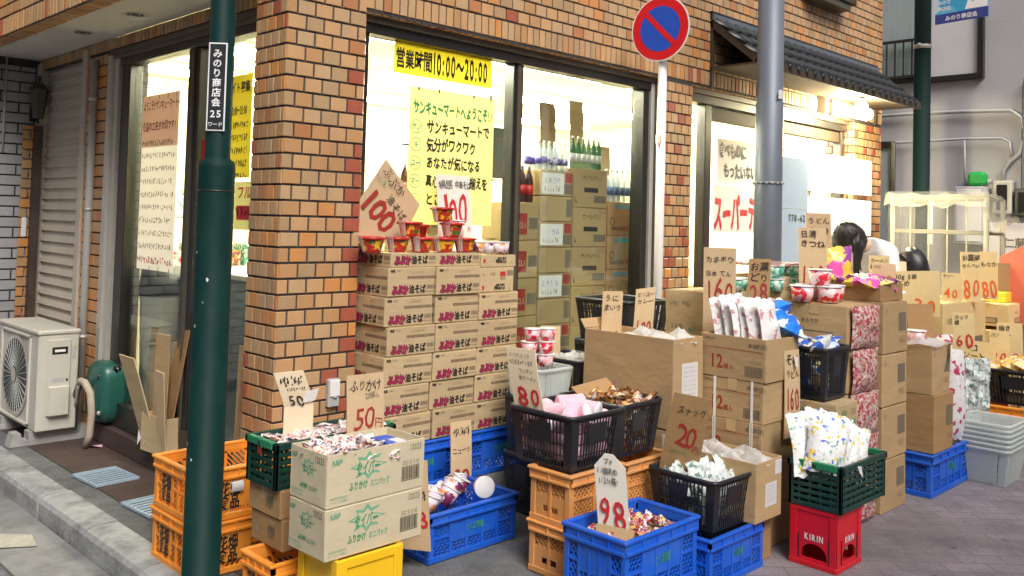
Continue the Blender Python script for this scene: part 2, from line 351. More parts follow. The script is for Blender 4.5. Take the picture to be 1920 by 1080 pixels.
def ground_mat(name, c1, c2, sc, joint=None, bw=0.2, bh=0.1, mortar=(0.1, 0.1, 0.1), rough=0.9, rot=0.0, msize=0.006, patch=None):
    m, nt, b, out = _new(name)
    N, L = nt.nodes, nt.links
    tc = N.new('ShaderNodeTexCoord'); mp = N.new('ShaderNodeMapping')
    mp.inputs['Rotation'].default_value = (0, 0, rot)
    L.new(tc.outputs['Object'], mp.inputs['Vector'])
    n1 = N.new('ShaderNodeTexNoise'); n1.inputs['Scale'].default_value = sc; n1.inputs['Detail'].default_value = 8
    n1.inputs['Roughness'].default_value = 0.7
    L.new(mp.outputs[0], n1.inputs['Vector'])
    mr = N.new('ShaderNodeMapRange'); mr.inputs['From Min'].default_value = 0.3; mr.inputs['From Max'].default_value = 0.7
    L.new(n1.outputs['Fac'], mr.inputs['Value'])
    mx = N.new('ShaderNodeMix'); mx.data_type = 'RGBA'
    mx.inputs['A'].default_value = clampc(c1); mx.inputs['B'].default_value = clampc(c2)
    L.new(mr.outputs[0], mx.inputs['Factor'])
    col = mx.outputs['Result']
    n3 = N.new('ShaderNodeTexNoise'); n3.inputs['Scale'].default_value = 140; n3.inputs['Detail'].default_value = 2
    L.new(mp.outputs[0], n3.inputs['Vector'])
    hs = N.new('ShaderNodeHueSaturation')
    m3 = N.new('ShaderNodeMapRange'); m3.inputs['From Min'].default_value = 0.3; m3.inputs['From Max'].default_value = 0.7
    m3.inputs['To Min'].default_value = 0.75; m3.inputs['To Max'].default_value = 1.25
    L.new(n3.outputs['Fac'], m3.inputs['Value']); L.new(m3.outputs[0], hs.inputs['Value']); L.new(col, hs.inputs['Color'])
    col = hs.outputs[0]
    height = n3.outputs['Fac']
    # old stains and trodden-in spots
    n4 = N.new('ShaderNodeTexNoise'); n4.inputs['Scale'].default_value = 1.3; n4.inputs['Detail'].default_value = 6; n4.inputs['Roughness'].default_value = 0.75
    L.new(mp.outputs[0], n4.inputs['Vector'])
    r4 = N.new('ShaderNodeMapRange'); r4.inputs['From Min'].default_value = 0.40; r4.inputs['From Max'].default_value = 0.68
    r4.inputs['To Min'].default_value = 1.08; r4.inputs['To Max'].default_value = 0.66
    L.new(n4.outputs['Fac'], r4.inputs['Value'])
    v4 = N.new('ShaderNodeTexVoronoi'); v4.inputs['Scale'].default_value = 5.5
    L.new(mp.outputs[0], v4.inputs['Vector'])
    r5 = N.new('ShaderNodeMapRange'); r5.inputs['From Min'].default_value = 0.07; r5.inputs['From Max'].default_value = 0.10
    r5.inputs['To Min'].default_value = 0.62; r5.inputs['To Max'].default_value = 1.0
    L.new(v4.outputs['Distance'], r5.inputs['Value'])
    m4 = N.new('ShaderNodeMath'); m4.operation = 'MULTIPLY'; L.new(r4.outputs[0], m4.inputs[0]); L.new(r5.outputs[0], m4.inputs[1])
    h4 = N.new('ShaderNodeHueSaturation'); L.new(col, h4.inputs['Color']); L.new(m4.outputs[0], h4.inputs['Value'])
    col = h4.outputs[0]
    if joint:
        br = N.new('ShaderNodeTexBrick')
        br.inputs['Scale'].default_value = 1.0
        br.inputs['Brick Width'].default_value = bw; br.inputs['Row Height'].default_value = bh
        br.inputs['Mortar Size'].default_value = msize; br.inputs['Mortar Smooth'].default_value = 0.3
        br.inputs['Color1'].default_value = (0.92, 0.92, 0.92, 1); br.inputs['Color2'].default_value = (1.07, 1.07, 1.07, 1)
        br.inputs['Mortar'].default_value = (1, 1, 1, 1)
        L.new(mp.outputs[0], br.inputs['Vector'])
        ml = N.new('ShaderNodeMix'); ml.data_type = 'RGBA'; ml.blend_type = 'MULTIPLY'; ml.inputs['Factor'].default_value = 1
        L.new(col, ml.inputs['A']); L.new(br.outputs['Color'], ml.inputs['B'])
        mm = N.new('ShaderNodeMix'); mm.data_type = 'RGBA'
        mm.inputs['B'].default_value = clampc(mortar)
        L.new(br.outputs['Fac'], mm.inputs['Factor']); L.new(ml.outputs['Result'], mm.inputs['A'])
        col = mm.outputs['Result']
    L.new(col, b.inputs['Base Color'])
    b.inputs['Roughness'].default_value = rough
    bp = N.new('ShaderNodeBump'); bp.inputs['Strength'].default_value = 0.35; bp.inputs['Distance'].default_value = 0.004
    L.new(height, bp.inputs['Height']); L.new(bp.outputs[0], b.inputs['Normal'])
    return m

M['asphalt'] = ground_mat('asphalt', (0.10, 0.11, 0.115), (0.20, 0.21, 0.215), 3.0)
M['paver'] = ground_mat('interlocking_paver', (0.150, 0.130, 0.145), (0.275, 0.240, 0.262), 3.5, True, 0.2, 0.1, (0.140, 0.122, 0.135), rot=0.78, msize=0.004)
M['path_asphalt'] = ground_mat('footway_asphalt', (0.075, 0.08, 0.08), (0.16, 0.165, 0.165), 5.0)
M['brown_tile'] = ground_mat('brown_floor_tile', (0.050, 0.033, 0.028), (0.095, 0.064, 0.054), 3.5, True, 0.3, 0.3, (0.05, 0.04, 0.036), rough=0.6, msize=0.004)
M['road_paint'] = ground_mat('worn_road_paint', (0.34, 0.33, 0.28), (0.52, 0.50, 0.42), 9.0)

# ------------------------------------------------------------------ mesh builder
V3 = Vector
X, Y, Z = V3((1, 0, 0)), V3((0, 1, 0)), V3((0, 0, 1))

class Frame:
    """origin, u (along), v (up), n (out of the surface)"""
    def __init__(s, O, u, v, n=None):
        s.O, s.u, s.v = V3(O), V3(u).normalized(), V3(v).normalized()
        s.n = V3(n).normalized() if n is not None else s.u.cross(s.v)
    def p(s, a, b, c=0.0):
        return s.O + s.u * a + s.v * b + s.n * c

WORLD = Frame((0, 0, 0), X, Y, Z)

_glyphs = {}
def glyph(ch, bold):
    k = (ch, round(bold, 4))
    if k not in _glyphs:
        cu = bpy.data.curves.new('glyph', 'FONT')
        cu.body = ch; cu.size = 1.0; cu.resolution_u = 2; cu.offset = bold
        ob = bpy.data.objects.new('glyph', cu)
        COL.objects.link(ob)
        bpy.context.view_layer.update()
        dg = bpy.context.evaluated_depsgraph_get()
        me = bpy.data.meshes.new_from_object(ob.evaluated_get(dg))
        vs = [(v.co.x, v.co.y) for v in me.vertices]
        fs = [tuple(p.vertices) for p in me.polygons]
        _glyphs[k] = (vs, fs)
        bpy.data.objects.remove(ob); bpy.data.curves.remove(cu); bpy.data.meshes.remove(me)
    return _glyphs[k]

def adv(ch):
    o = ord(ch)
    if ch == ' ': return 0.4
    if ch in '1!.:il,|': return 0.42
    if o < 0x250: return 0.62
    return 1.0

class MB:
    def __init__(s):
        s.v, s.f, s.m, s.sm, s.mats = [], [], [], [], []
    def mi(s, mat):
        if isinstance(mat, str): mat = M[mat]
        if mat not in s.mats: s.mats.append(mat)
        return s.mats.index(mat)
    def add(s, vs, fs, mat, smooth=False):
        b = len(s.v); k = s.mi(mat)
        s.v += [tuple(v) for v in vs]
        for f in fs:
            s.f.append(tuple(b + i for i in f)); s.m.append(k); s.sm.append(smooth)
    def fbox(s, F, a, b, c, mat, ch=0.0):
        (a0, a1), (b0, b1), (c0, c1) = a, b, c
        if ch <= 0:
            vs = [F.p(x, y, z) for z in (c0, c1) for y in (b0, b1) for x in (a0, a1)]
            s.add(vs, [(0, 2, 3, 1), (4, 5, 7, 6), (0, 1, 5, 4), (2, 6, 7, 3), (0, 4, 6, 2), (1, 3, 7, 5)], mat)
        else:
            ch = min(ch, (a1 - a0) * .45, (b1 - b0) * .45, (c1 - c0) * .45)
            vs, idx = [], {}
            for ix in (0, 1):
                for iy in (0, 1):
                    for iz in (0, 1):
                        P = [(a0, a1)[ix], (b0, b1)[iy], (c0, c1)[iz]]
                        D = [(ch, -ch)[ix], (ch, -ch)[iy], (ch, -ch)[iz]]
                        for ax in range(3):
                            q = [P[i] + (0 if i == ax else D[i]) for i in range(3)]
                            idx[(ix, iy, iz, ax)] = len(vs); vs.append(F.p(*q))
            fs = []
            for ax in range(3):
                o = [i for i in range(3) if i != ax]
                for sd in (0, 1):
                    loop = []
                    for t in ((0, 0), (1, 0), (1, 1), (0, 1)):
                        k = [0, 0, 0]; k[ax] = sd; k[o[0]] = t[0]; k[o[1]] = t[1]
                        loop.append(idx[(k[0], k[1], k[2], ax)])
                    fs.append(tuple(loop))
                # edges parallel to ax
                for t in ((0, 0), (1, 0), (1, 1), (0, 1)):
                    k0 = [0, 0, 0]; k0[o[0]] = t[0]; k0[o[1]] = t[1]
                    k1 = list(k0); k1[ax] = 1
                    fs.append((idx[(*k0, o[0])], idx[(*k1, o[0])], idx[(*k1, o[1])], idx[(*k0, o[1])]))
            for ix in (0, 1):
                for iy in (0, 1):
                    for iz in (0, 1):
                        fs.append(tuple(idx[(ix, iy, iz, ax)] for ax in range(3)))
            s.add(vs, fs, mat)
    def box(s, x, y, z, mat, ch=0.0):
        s.fbox(WORLD, x, y, z, mat, ch)
    def quad(s, a, b, c, d, mat):
        s.add([a, b, c, d], [(0, 1, 2, 3)], mat)
    def rect(s, F, a, b, c, mat):
        s.quad(F.p(a[0], b[0], c), F.p(a[1], b[0], c), F.p(a[1], b[1], c), F.p(a[0], b[1], c), mat)
    def poly(s, F, pts, c, mat):
        s.add([F.p(x, y, c) for x, y in pts], [tuple(range(len(pts)))], mat)
    def prism(s, F, pts, c0, c1, mat):
        n = len(pts)
        vs = [F.p(x, y, c0) for x, y in pts] + [F.p(x, y, c1) for x, y in pts]
        fs = [tuple(range(n))[::-1], tuple(range(n, 2 * n))] + [(i, (i + 1) % n, n + (i + 1) % n, n + i) for i in range(n)]
        s.add(vs, fs, mat)
    def disc(s, F, x, y, rx, ry, c, mat, n=18):
        s.poly(F, [(x + rx * math.cos(2 * math.pi * i / n), y + ry * math.sin(2 * math.pi * i / n)) for i in range(n)], c, mat)
    def ring(s, F, x, y, r0, r1, c, mat, n=24):
        vs = []
        for i in range(n):
            a = 2 * math.pi * i / n
            vs += [F.p(x + r0 * math.cos(a), y + r0 * math.sin(a), c), F.p(x + r1 * math.cos(a), y + r1 * math.sin(a), c)]
        s.add(vs, [(2 * i, 2 * i + 1, (2 * i + 3) % (2 * n), (2 * i + 2) % (2 * n)) for i in range(n)], mat)
    def bar(s, p, q, w, t, n, mat):
        """flat bar from p to q, width w in the plane, thickness t along n"""
        p, q, n = V3(p), V3(q), V3(n).normalized()
        d = (q - p)
        if d.length < 1e-6: return
        sd = d.normalized().cross(n) * (w / 2); nn = n * (t / 2)
        vs = [p - sd - nn, p + sd - nn, p + sd + nn, p - sd + nn, q - sd - nn, q + sd - nn, q + sd + nn, q - sd + nn]
        s.add(vs, [(0, 1, 2, 3), (7, 6, 5, 4), (0, 4, 5, 1), (1, 5, 6, 2), (2, 6, 7, 3), (3, 7, 4, 0)], mat)
    def tube(s, path, r, mat, n=8, closed=False, smooth=True, caps=True):
        P = [V3(p) for p in path]; k = len(P)
        rr = r if isinstance(r, (list, tuple)) else [r] * k
        rings = []; up = None
        for i in range(k):
            a = P[i - 1] if (i > 0 or closed) else P[i]
            b = P[(i + 1) % k] if (i < k - 1 or closed) else P[i]
            t = (b - a).normalized()
            if up is None:
                up = t.cross(Z if abs(t.z) < .9 else X).normalized()
            else:
                up = (up - t * up.dot(t)).normalized()
            w = t.cross(up)
            rings.append([P[i] + (up * math.cos(2 * math.pi * j / n) + w * math.sin(2 * math.pi * j / n)) * rr[i] for j in range(n)])
        vs = [v for rg in rings for v in rg]; fs = []
        for i in range(k if closed else k - 1):
            a, b = i * n, ((i + 1) % k) * n
            for j in range(n):
                fs.append((a + j, a + (j + 1) % n, b + (j + 1) % n, b + j))
        if not closed and caps:
            fs += [tuple(range(n))[::-1], tuple((k - 1) * n + j for j in range(n))]
        s.add(vs, fs, mat, smooth)
    def lathe(s, c, prof, mat, n=18, smooth=True, axis=None):
        c = V3(c); k = len(prof)
        if axis is None: u, v, w = X, Y, Z
        else:
            w = V3(axis).normalized(); u = w.orthogonal().normalized(); v = w.cross(u)
        vs = [c + (u * math.cos(2 * math.pi * j / n) + v * math.sin(2 * math.pi * j / n)) * r + w * z for r, z in prof for j in range(n)]
        fs = [(i * n + j, i * n + (j + 1) % n, (i + 1) * n + (j + 1) % n, (i + 1) * n + j) for i in range(k - 1) for j in range(n)]
        if prof[0][0] > 1e-6: fs.append(tuple(range(n))[::-1])
        if prof[-1][0] > 1e-6: fs.append(tuple((k - 1) * n + j for j in range(n)))
        s.add(vs, fs, mat, smooth)
    def sphere(s, c, r, mat, n=14, m=9, jit=0.0, sc=(1, 1, 1)):
        c = V3(c); vs = []; fs = []
        for i in range(m + 1):
            th = math.pi * i / m
            for j in range(n):
                ph = 2 * math.pi * j / n
                d = V3((math.sin(th) * math.cos(ph), math.sin(th) * math.sin(ph), math.cos(th)))
                k = 1 + (jit * noise.noise(d * 3 + c * 7) if jit else 0)
                vs.append(c + V3((d.x * sc[0], d.y * sc[1], d.z * sc[2])) * r * k)
        for i in range(m):
            for j in range(n):
                fs.append((i * n + j, (i + 1) * n + j, (i + 1) * n + (j + 1) % n, i * n + (j + 1) % n))
        s.add(vs, fs, mat, True)
    def text(s, st, F, x, y, h, mat, bold=0.0, jit=0.0, sx=1.0, c=0.0012, vert=False, align='l', lean=0.0, seed=1):
        """h = em height, (x, y) = baseline start in the frame"""
        rg = random.Random(seed * 131 + len(st))
        W = sum(adv(ch) for ch in st) * h * sx
        if not vert:
            if align == 'c': x -= W / 2
            elif align == 'r': x -= W
        cx, cy = x, y
        for ch in st:
            a = adv(ch)
            if ch != ' ':
                b0 = min(bold, .016); ex = (bold - b0) * .8
                vs, fs = glyph(ch, b0)
                an = rg.uniform(-1, 1) * jit * 0.16; k = 1 + rg.uniform(-1, 1) * jit * 0.14
                dy = rg.uniform(-1, 1) * jit * 0.07; ca, sa = math.cos(an), math.sin(an)
                ph = rg.uniform(0, 6)
                xs = [v[0] for v in vs]; off = (a - (max(xs) - min(xs))) / 2 - min(xs) if a < 1 else 0.0
                out = []
                for (gx, gy) in vs:
                    gx += off
                    if jit:
                        gx += jit * 0.035 * math.sin(gy * 5 + ph); gy += jit * 0.035 * math.sin(gx * 5 + ph * 2)
                    px, py = (gx - a / 2) * k, (gy - .38) * k
                    px, py = px * ca - py * sa, px * sa + py * ca
                    px += lean * py
                    out.append(F.p(cx + (px + a / 2) * h * sx, cy + (py + .38 + dy) * h, c))
                s.add(out, fs, mat)
                if ex > .003:      # heavier marker strokes: the glyph again, shifted a hair and laid just above
                    for q, (ox, oy) in enumerate(((ex, ex * .4), (-ex, -ex * .4), (-ex * .4, ex), (ex * .4, -ex))):
                        dv = F.u * (ox * h * sx) + F.v * (oy * h) + F.n * (.00018 * (q + 1))
                        s.add([p_ + dv for p_ in out], fs, mat)
            if vert: cy -= h * (1.06 if a == 1 else 1.0)
            else: cx += a * h * sx
        return W
    def scribble(s, F, x, y, w, h, mat, n=8, c=0.0012, seed=3, t=0.12):
        """illegibly small handwriting: short strokes filling a w x h line"""
        rg = random.Random(seed)
        step = w / n
        for i in range(n):
            x0 = x + i * step
            for _ in range(3):
                ax, ay = x0 + rg.uniform(.05, .8) * step, y + rg.uniform(.0, 1) * h
                bx, by = x0 + rg.uniform(.05, .8) * step, y + rg.uniform(.0, 1) * h
                dx, dy = bx - ax, by - ay; l = math.hypot(dx, dy) or 1
                nx, ny = -dy / l * h * t / 2, dx / l * h * t / 2
                s.add([F.p(ax + nx, ay + ny, c), F.p(bx + nx, by + ny, c), F.p(bx - nx, by - ny, c), F.p(ax - nx, ay - ny, c)], [(0, 1, 2, 3)], mat)
    def build(s, name, parent=None, smooth_angle=None):
        me = bpy.data.meshes.new(name)
        me.from_pydata(s.v, [], s.f)
        for mt in s.mats: me.materials.append(mt)
        me.polygons.foreach_set('material_index', s.m)
        me.polygons.foreach_set('use_smooth', s.sm)
        me.update()
        o = bpy.data.objects.new(name, me)
        COL.objects.link(o)
        if parent is not None: o.parent = parent
        return o

def tag(o, label, cat, group=None):
    o['label'] = label; o['category'] = cat
    if group: o['group'] = group
    return o

def thing(name, label, cat, loc=(0, 0, 0), rz=0.0, group=None, rot=None):
    o = bpy.data.objects.new(name, None)
    o.empty_display_size = 0.05
    COL.objects.link(o)
    o.location = loc
    o.rotation_euler = rot if rot else (0, 0, rz)
    return tag(o, label, cat, group)

def struct(o, kind='structure'):
    o['kind'] = kind
    return o

def dup(src, loc=None, rz=None, label=None, group=None, rot=None, scale=None):
    r = src.copy(); COL.objects.link(r)
    if loc is not None: r.location = loc
    if rz is not None: r.rotation_euler = (0, 0, rz)
    if rot is not None: r.rotation_euler = rot
    if scale is not None: r.scale = scale if isinstance(scale, (tuple, list)) else (scale,) * 3
    if label: r['label'] = label
    if group: r['group'] = group
    for chd in list(src.children):
        c = chd.copy(); COL.objects.link(c); c.parent = r
        for g in list(chd.children):
            d = g.copy(); COL.objects.link(d); d.parent = c
    return r

ORD = ['first', 'second', 'third', 'fourth', 'fifth', 'sixth', 'seventh', 'eighth', 'ninth', 'tenth', 'eleventh', 'twelfth']

# ------------------------------------------------------------------ tiles as real relief
def tile_field(mb, F, w, h, pu, pv, joint=0.010, depth=0.007, bond=0.5, edge_red=False, redp=0.015, u0=0.0, keep=None, vstart=0, seed=1, mats=None, wts=None, u_over=0.0):
    """rows of glazed tiles standing proud of a mortar bed"""
    rg = random.Random(seed)
    mats = mats or M['tiles']
    wts = wts or [3.5, 5, 4, 3, 1.5, 0.6]
    rows = int(math.ceil(h / pv - 1e-6))
    for r in range(rows):
        v0, v1 = r * pv + joint / 2, min(h, (r + 1) * pv - joint / 2)
        if v1 - v0 < 0.012: continue
        sh = ((r + vstart) % 2) * bond * pu
        u = -sh + u0
        edges = []
        while u < w - 1e-6:
            a, b = max(u, -u_over), min(u + pu, w)
            if b - a > joint * 1.6:
                edges.append((a, b))
            u += pu
        for i, (a, b) in enumerate(edges):
            a0 = a + (joint / 2 if a > 1e-6 else 0); b0 = b - (joint / 2 if b < w - 1e-6 else 0)
            if keep and not keep((a0 + b0) / 2, (v0 + v1) / 2): continue
            if rg.random() < redp or (edge_red and i == len(edges) - 1 and rg.random() < .6):
                mt = M['tile_red']
            else:
                mt = rg.choices(mats, wts)[0]
            d = depth + rg.uniform(-.0012, .0012); e = 0.0022
            t1, t2 = rg.uniform(-.0008, .0008), rg.uniform(-.0008, .0008)
            vs = [F.p(a0, v0, 0), F.p(b0, v0, 0), F.p(b0, v1, 0), F.p(a0, v1, 0),
                  F.p(a0, v0, d - e), F.p(b0, v0, d - e), F.p(b0, v1, d - e), F.p(a0, v1, d - e),
                  F.p(a0 + e, v0 + e, d + t1), F.p(b0 - e, v0 + e, d + t2), F.p(b0 - e, v1 - e, d - t1), F.p(a0 + e, v1 - e, d - t2)]
            mb.add(vs, [(0, 1, 5, 4), (1, 2, 6, 5), (2, 3, 7, 6), (3, 0, 4, 7), (4, 5, 9, 8), (5, 6, 10, 9), (6, 7, 11, 10), (7, 4, 8, 11), (8, 9, 10, 11)], mt)

# ------------------------------------------------------------------ crates, baskets, cartons
def lattice(mb, F, a0, a1, b0, b1, mat, pitch=0.027, w=0.0048, t=0.006, both=True):
    """diagonal grid clipped to a rectangle"""
    W, H = a1 - a0, b1 - b0
    for dirn in ((1, -1) if both else (1,)):
        k = -H
        while k < W:
            if dirn == 1: x0, x1, y0, y1 = k, k + H, 0, H
            else: x0, x1, y0, y1 = k, k + H, H, 0
            sl = (y1 - y0) / (x1 - x0)
            if x0 < 0: y0 += -x0 * sl; x0 = 0
            if x1 > W: y1 -= (x1 - W) * sl; x1 = W
            if x1 - x0 > 0.004:
                mb.bar(F.p(a0 + x0, b0 + y0, 0), F.p(a0 + x1, b0 + y1, 0), w, t, F.n, mat)
            k += pitch

def crate_walls(L, W):
    return [(Frame((-L / 2, -W / 2, 0), X, Z, -Y), L), (Frame((L / 2, -W / 2, 0), Y, Z, X), W),
            (Frame((L / 2, W / 2, 0), -X, Z, Y), L), (Frame((-L / 2, W / 2, 0), -Y, Z, -X), W)]

def lattice_crate(name, label, cat, L, W, H, mat, group=None, cols=None, prints=None, midrail=0.5, both=True, solid_mid=True, pitch=0.027):
    """stackable delivery crate: shell with latticed panels, overhanging rim, base plate"""
    t = thing(name, label, cat, group=group)
    sh = MB(); T = 0.004
    walls = crate_walls(L, W)
    rimh = 0.035
    base = MB(); base.box((-L / 2 + .006, L / 2 - .006), (-W / 2 + .006, W / 2 - .006), (0.006, 0.012), mat)
    for (Fw, ln) in walls:
        base.fbox(Fw, (-.003, ln + .003), (0, 0.024), (-.008, .0045), mat, .002)
    base.build('base', t)
    for wi, (Fw, ln) in enumerate(walls):
        Fi = Frame(Fw.p(0, 0, -.008), Fw.u, Fw.v, Fw.n)
        sh.fbox(Fw, (-.001, .026), (.02, H - .01), (-.010, 0.002), mat, .002)
        sh.fbox(Fw, (ln - .026, ln + .001), (.02, H - .01), (-.010, 0.002), mat, .002)
        n = cols if cols else max(2, int(round(ln / 0.105)))
        seg = (ln - .052) / n
        for i in range(n):
            a0, a1 = .026 + i * seg, .026 + (i + 1) * seg
            if i: sh.fbox(Fw, (a0 - .006, a0 + .006), (.022, H - .02), (-.008, 0.0015), mat)
            b0, b1 = .024, H - rimh
            bm = b0 + (b1 - b0) * midrail
            if solid_mid and n >= 3 and 0 < i < n - 1:
                sh.fbox(Fw, (a0, a1), (bm - .03, b1), (-.006, -.002), mat)
                lattice(sh, Fi, a0 + .004, a1 - .004, b0, bm - .03, mat, pitch, both=both)
            elif n == 2 and wi % 2 == 1:
                hb0, hb1 = b0 + .02, b0 + .045            # end wall: solid lower half with a hand slot
                lattice(sh, Fi, a0 + .004, a1 - .004, bm, b1, mat, pitch, both=both)
                sh.fbox(Fw, (a0, a1), (b0, hb0), (-.006, -.002), mat)
                sh.fbox(Fw, (a0, a1), (hb1, bm), (-.006, -.002), mat)
                if i == 0: sh.fbox(Fw, (a0, a1 - .04), (hb0, hb1), (-.006, -.002), mat)
                else: sh.fbox(Fw, (a0 + .04, a1), (hb0, hb1), (-.006, -.002), mat)
            else:
                lattice(sh, Fi, a0 + .004, a1 - .004, b0, b1, mat, pitch, both=both)
                sh.fbox(Fw, (a0, a1), (bm - .004, bm + .004), (-.008, 0), mat)
        if prints: prints(sh, wi, Fw, ln, H)
    sh.build('latticed_wall', t)
    rm = MB()
    for (Fw, ln) in walls:
        rm.fbox(Fw, (-.012, ln + .012), (H - .012, H), (-.010, .014), mat, .003)
        rm.fbox(Fw, (-.006, ln + .006), (H - rimh, H - .012), (-.010, .006), mat)
        k = max(2, int(ln / .085))
        for i in range(1, k):
            rm.fbox(Fw, (ln * i / k - .002, ln * i / k + .002), (H - rimh, H - .012), (.006, .013), mat)
        rm.fbox(Fw, (0, ln), (H - rimh - .012, H - rimh), (-.008, .012), mat, .002)
    rm.build('rim', t)
    return t

def basket(name, label, cat, L, W, H, mat, rim_mat=None, taper=0.025, plate=True, group=None, pitch=0.024, rows=6, barw=0.007):
    """tapered shopping basket: slotted walls, rolled rim, name plate panel"""
    t = thing(name, label, cat, group=group)
    b = MB()
    def ringpts(z, grow):
        l, w = L / 2 + grow, W / 2 + grow
        return [V3((-l, -w, z)), V3((l, -w, z)), V3((l, w, z)), V3((-l, w, z))]
    lo, hi = ringpts(0, -taper), ringpts(H, 0)
    b.box((-L / 2 + taper, L / 2 - taper), (-W / 2 + taper, W / 2 - taper), (0, .006), mat)
    for i in range(4):
        a0, a1, c0, c1 = lo[i], lo[(i + 1) % 4], hi[i], hi[(i + 1) % 4]
        n = (a1 - a0).cross(c0 - a0).normalized()
        def S(s_, t_): return (a0.lerp(a1, s_)).lerp(c0.lerp(c1, s_), t_)
        ln = (c1 - c0).length
        k = max(4, int(ln / pitch)); cr = .045 / ln
        def plank(s0, s1, t0, t1, off=0.0, th=.004):
            P = [S(s0, t0), S(s1, t0), S(s1, t1), S(s0, t1)]
            P = [p + n * off for p in P]; Q = [p - n * th for p in P]
            b.add(P + Q, [(0, 1, 2, 3), (7, 6, 5, 4), (0, 4, 5, 1), (1, 5, 6, 2), (2, 6, 7, 3), (3, 7, 4, 0)], mat)
        plank(0, cr, 0, 1); plank(1 - cr, 1, 0, 1)
        plank(cr, 1 - cr, 0, .07); plank(cr, 1 - cr, .90, 1)
        for j in range(1, k):
            s0 = cr + (1 - 2 * cr) * j / k
            b.bar(S(s0, .05), S(s0, .93), barw, .004, n, mat)
        for j in range(1, rows):
            t0 = .07 + .83 * j / rows
            b.bar(S(cr * .6, t0) - n * .002, S(1 - cr * .6, t0) - n * .002, .0045, .003, n, mat)
        if plate and i in (0, 3):
            plank(.32, .66, .46, .84, .003)
    b.build('slotted_wall', t)
    rm = MB()
    pts = []
    l, w, cr = L / 2 + .004, W / 2 + .004, .03
    for (cx, cy, a) in ((l - cr, -w + cr, -90), (l - cr, w - cr, 0), (-l + cr, w - cr, 90), (-l + cr, -w + cr, 180)):
        for q in range(5):
            an = R(a + q * 22.5)
            pts.append((cx + cr * math.cos(an), cy + cr * math.sin(an), H))
    rm.tube(pts, .009, rim_mat or mat, 8, closed=True)
    rm.build('rim', t)
    return t

def face_frames(w, d, h):
    """print frames of a carton centred on its base: front (-y), side (-x), side (+x)"""
    return {'f': Frame((-w / 2, -d / 2, 0), X, Z, -Y), 's': Frame((-w / 2, d / 2, 0), -Y, Z, -X),
            'r': Frame((w / 2, -d / 2, 0), Y, Z, X), 'b': Frame((w / 2, d / 2, 0), -X, Z, Y)}

def carton(name, label, cat, w, d, h, mat='card', group=None, prints=None, open_top=False, tape=True, flaps=None, fill=None, loc=(0, 0, 0), rz=0.0, seed=0):
    """corrugated carton; open ones get real walls, a floor and folded flaps"""
    t = thing(name, label, cat, loc, rz, group)
    b = MB(); g = 0.004
    if not open_top:
        b.box((-w / 2, w / 2), (-d / 2, d / 2), (0, h - .0015), mat, .004)
        # the two top flaps meeting in the middle
        b.box((-w / 2 + .002, w / 2 - .002), (-d / 2 + .002, -.001), (h - .0015, h), mat)
        b.box((-w / 2 + .002, w / 2 - .002), (.001, d / 2 - .002), (h - .0015, h), mat)
    else:
        b.box((-w / 2, w / 2), (-d / 2, -d / 2 + g), (0, h), mat, .0015)
        b.box((-w / 2, w / 2), (d / 2 - g, d / 2), (0, h), mat, .0015)
        b.box((-w / 2, -w / 2 + g), (-d / 2 + g, d / 2 - g), (0, h), mat, .0015)
        b.box((w / 2 - g, w / 2), (-d / 2 + g, d / 2 - g), (0, h), mat, .0015)
        b.box((-w / 2 + g, w / 2 - g), (-d / 2 + g, d / 2 - g), (0, .006), mat)
        zf = h * (fill if fill else .7)
        fl = MB(); fl.box((-w / 2 + g + .001, w / 2 - g - .001), (-d / 2 + g + .001, d / 2 - g - .001), (zf - .006, zf), mat); fl.build('inner_tray', t)
    if prints: prints(b, face_frames(w, d, h), w, d, h)
    rg = random.Random(int(w * 9973 + d * 7919 + h * 6007) + seed * 101 + len(label))
    q = min(.0042, .016 * min(w, d, h))
    cn = {(i, j, k): V3((rg.uniform(-q, q), rg.uniform(-q, q), rg.uniform(-q, q) * (.2 if k == 0 else .8))) for i in (0, 1) for j in (0, 1) for k in (0, 1)}
    nv = []
    for (x, y, z) in b.v:          # worn box: every corner pushed a little out of square
        a_, b_, c_ = (x + w / 2) / w, (y + d / 2) / d, z / h
        o_ = V3((0, 0, 0))
        for (i, j, k), cv in cn.items():
            o_ += cv * ((a_ if i else 1 - a_) * (b_ if j else 1 - b_) * (c_ if k else 1 - c_))
        nv.append((x + o_.x, y + o_.y, z + o_.z))
    b.v = nv
    b.build('box_wall', t)
    if tape and not open_top:
        k = MB()
        k.box((-w / 2 - .0006, w / 2 + .0006), (-.024, .024), (h, h + .0007), 'tape')
        k.box((-w / 2 - .0008, -w / 2), (-.024, .024), (h - .05, h + .0005), 'tape')
        k.box((w / 2, w / 2 + .0008), (-.024, .024), (h - .05, h + .0005), 'tape')
        k.build('packing_tape', t)
    for (side, ang, ln) in (flaps or []):
        F = face_frames(w, d, h)[side]
        o = F.p(0, h, -.001); width = {'f': w, 'b': w, 's': d, 'r': d}[side]
        dirv = (F.n * math.cos(R(ang)) + Z * math.sin(R(ang)))
        k = MB()
        Ff = Frame(o, F.u, dirv)
        k.fbox(Ff, (.003, width - .003), (0, ln), (-.0015, .0015), mat)
        k.build('flap', t)
    return t

def barcode(b, F, x, y, w, h, mat='ink_grey', seed=1, frame=True):
    rg = random.Random(seed); a = x
    while a < x + w - .001:
        t = rg.choice((.0012, .0018, .0028)); b.rect(F, (a, min(a + t, x + w)), (y, y + h), .0012, mat); a += t + rg.choice((.0012, .002))
    if frame:
        for r_ in (((x - .004, x + w + .004), (y - .004, y - .002)), ((x - .004, x + w + .004), (y + h + .002, y + h + .004)), ((x - .004, x - .002), (y - .004, y + h + .004)), ((x + w + .002, x + w + .004), (y - .004, y + h + .004))):
            b.rect(F, r_[0], r_[1], .0012, mat)

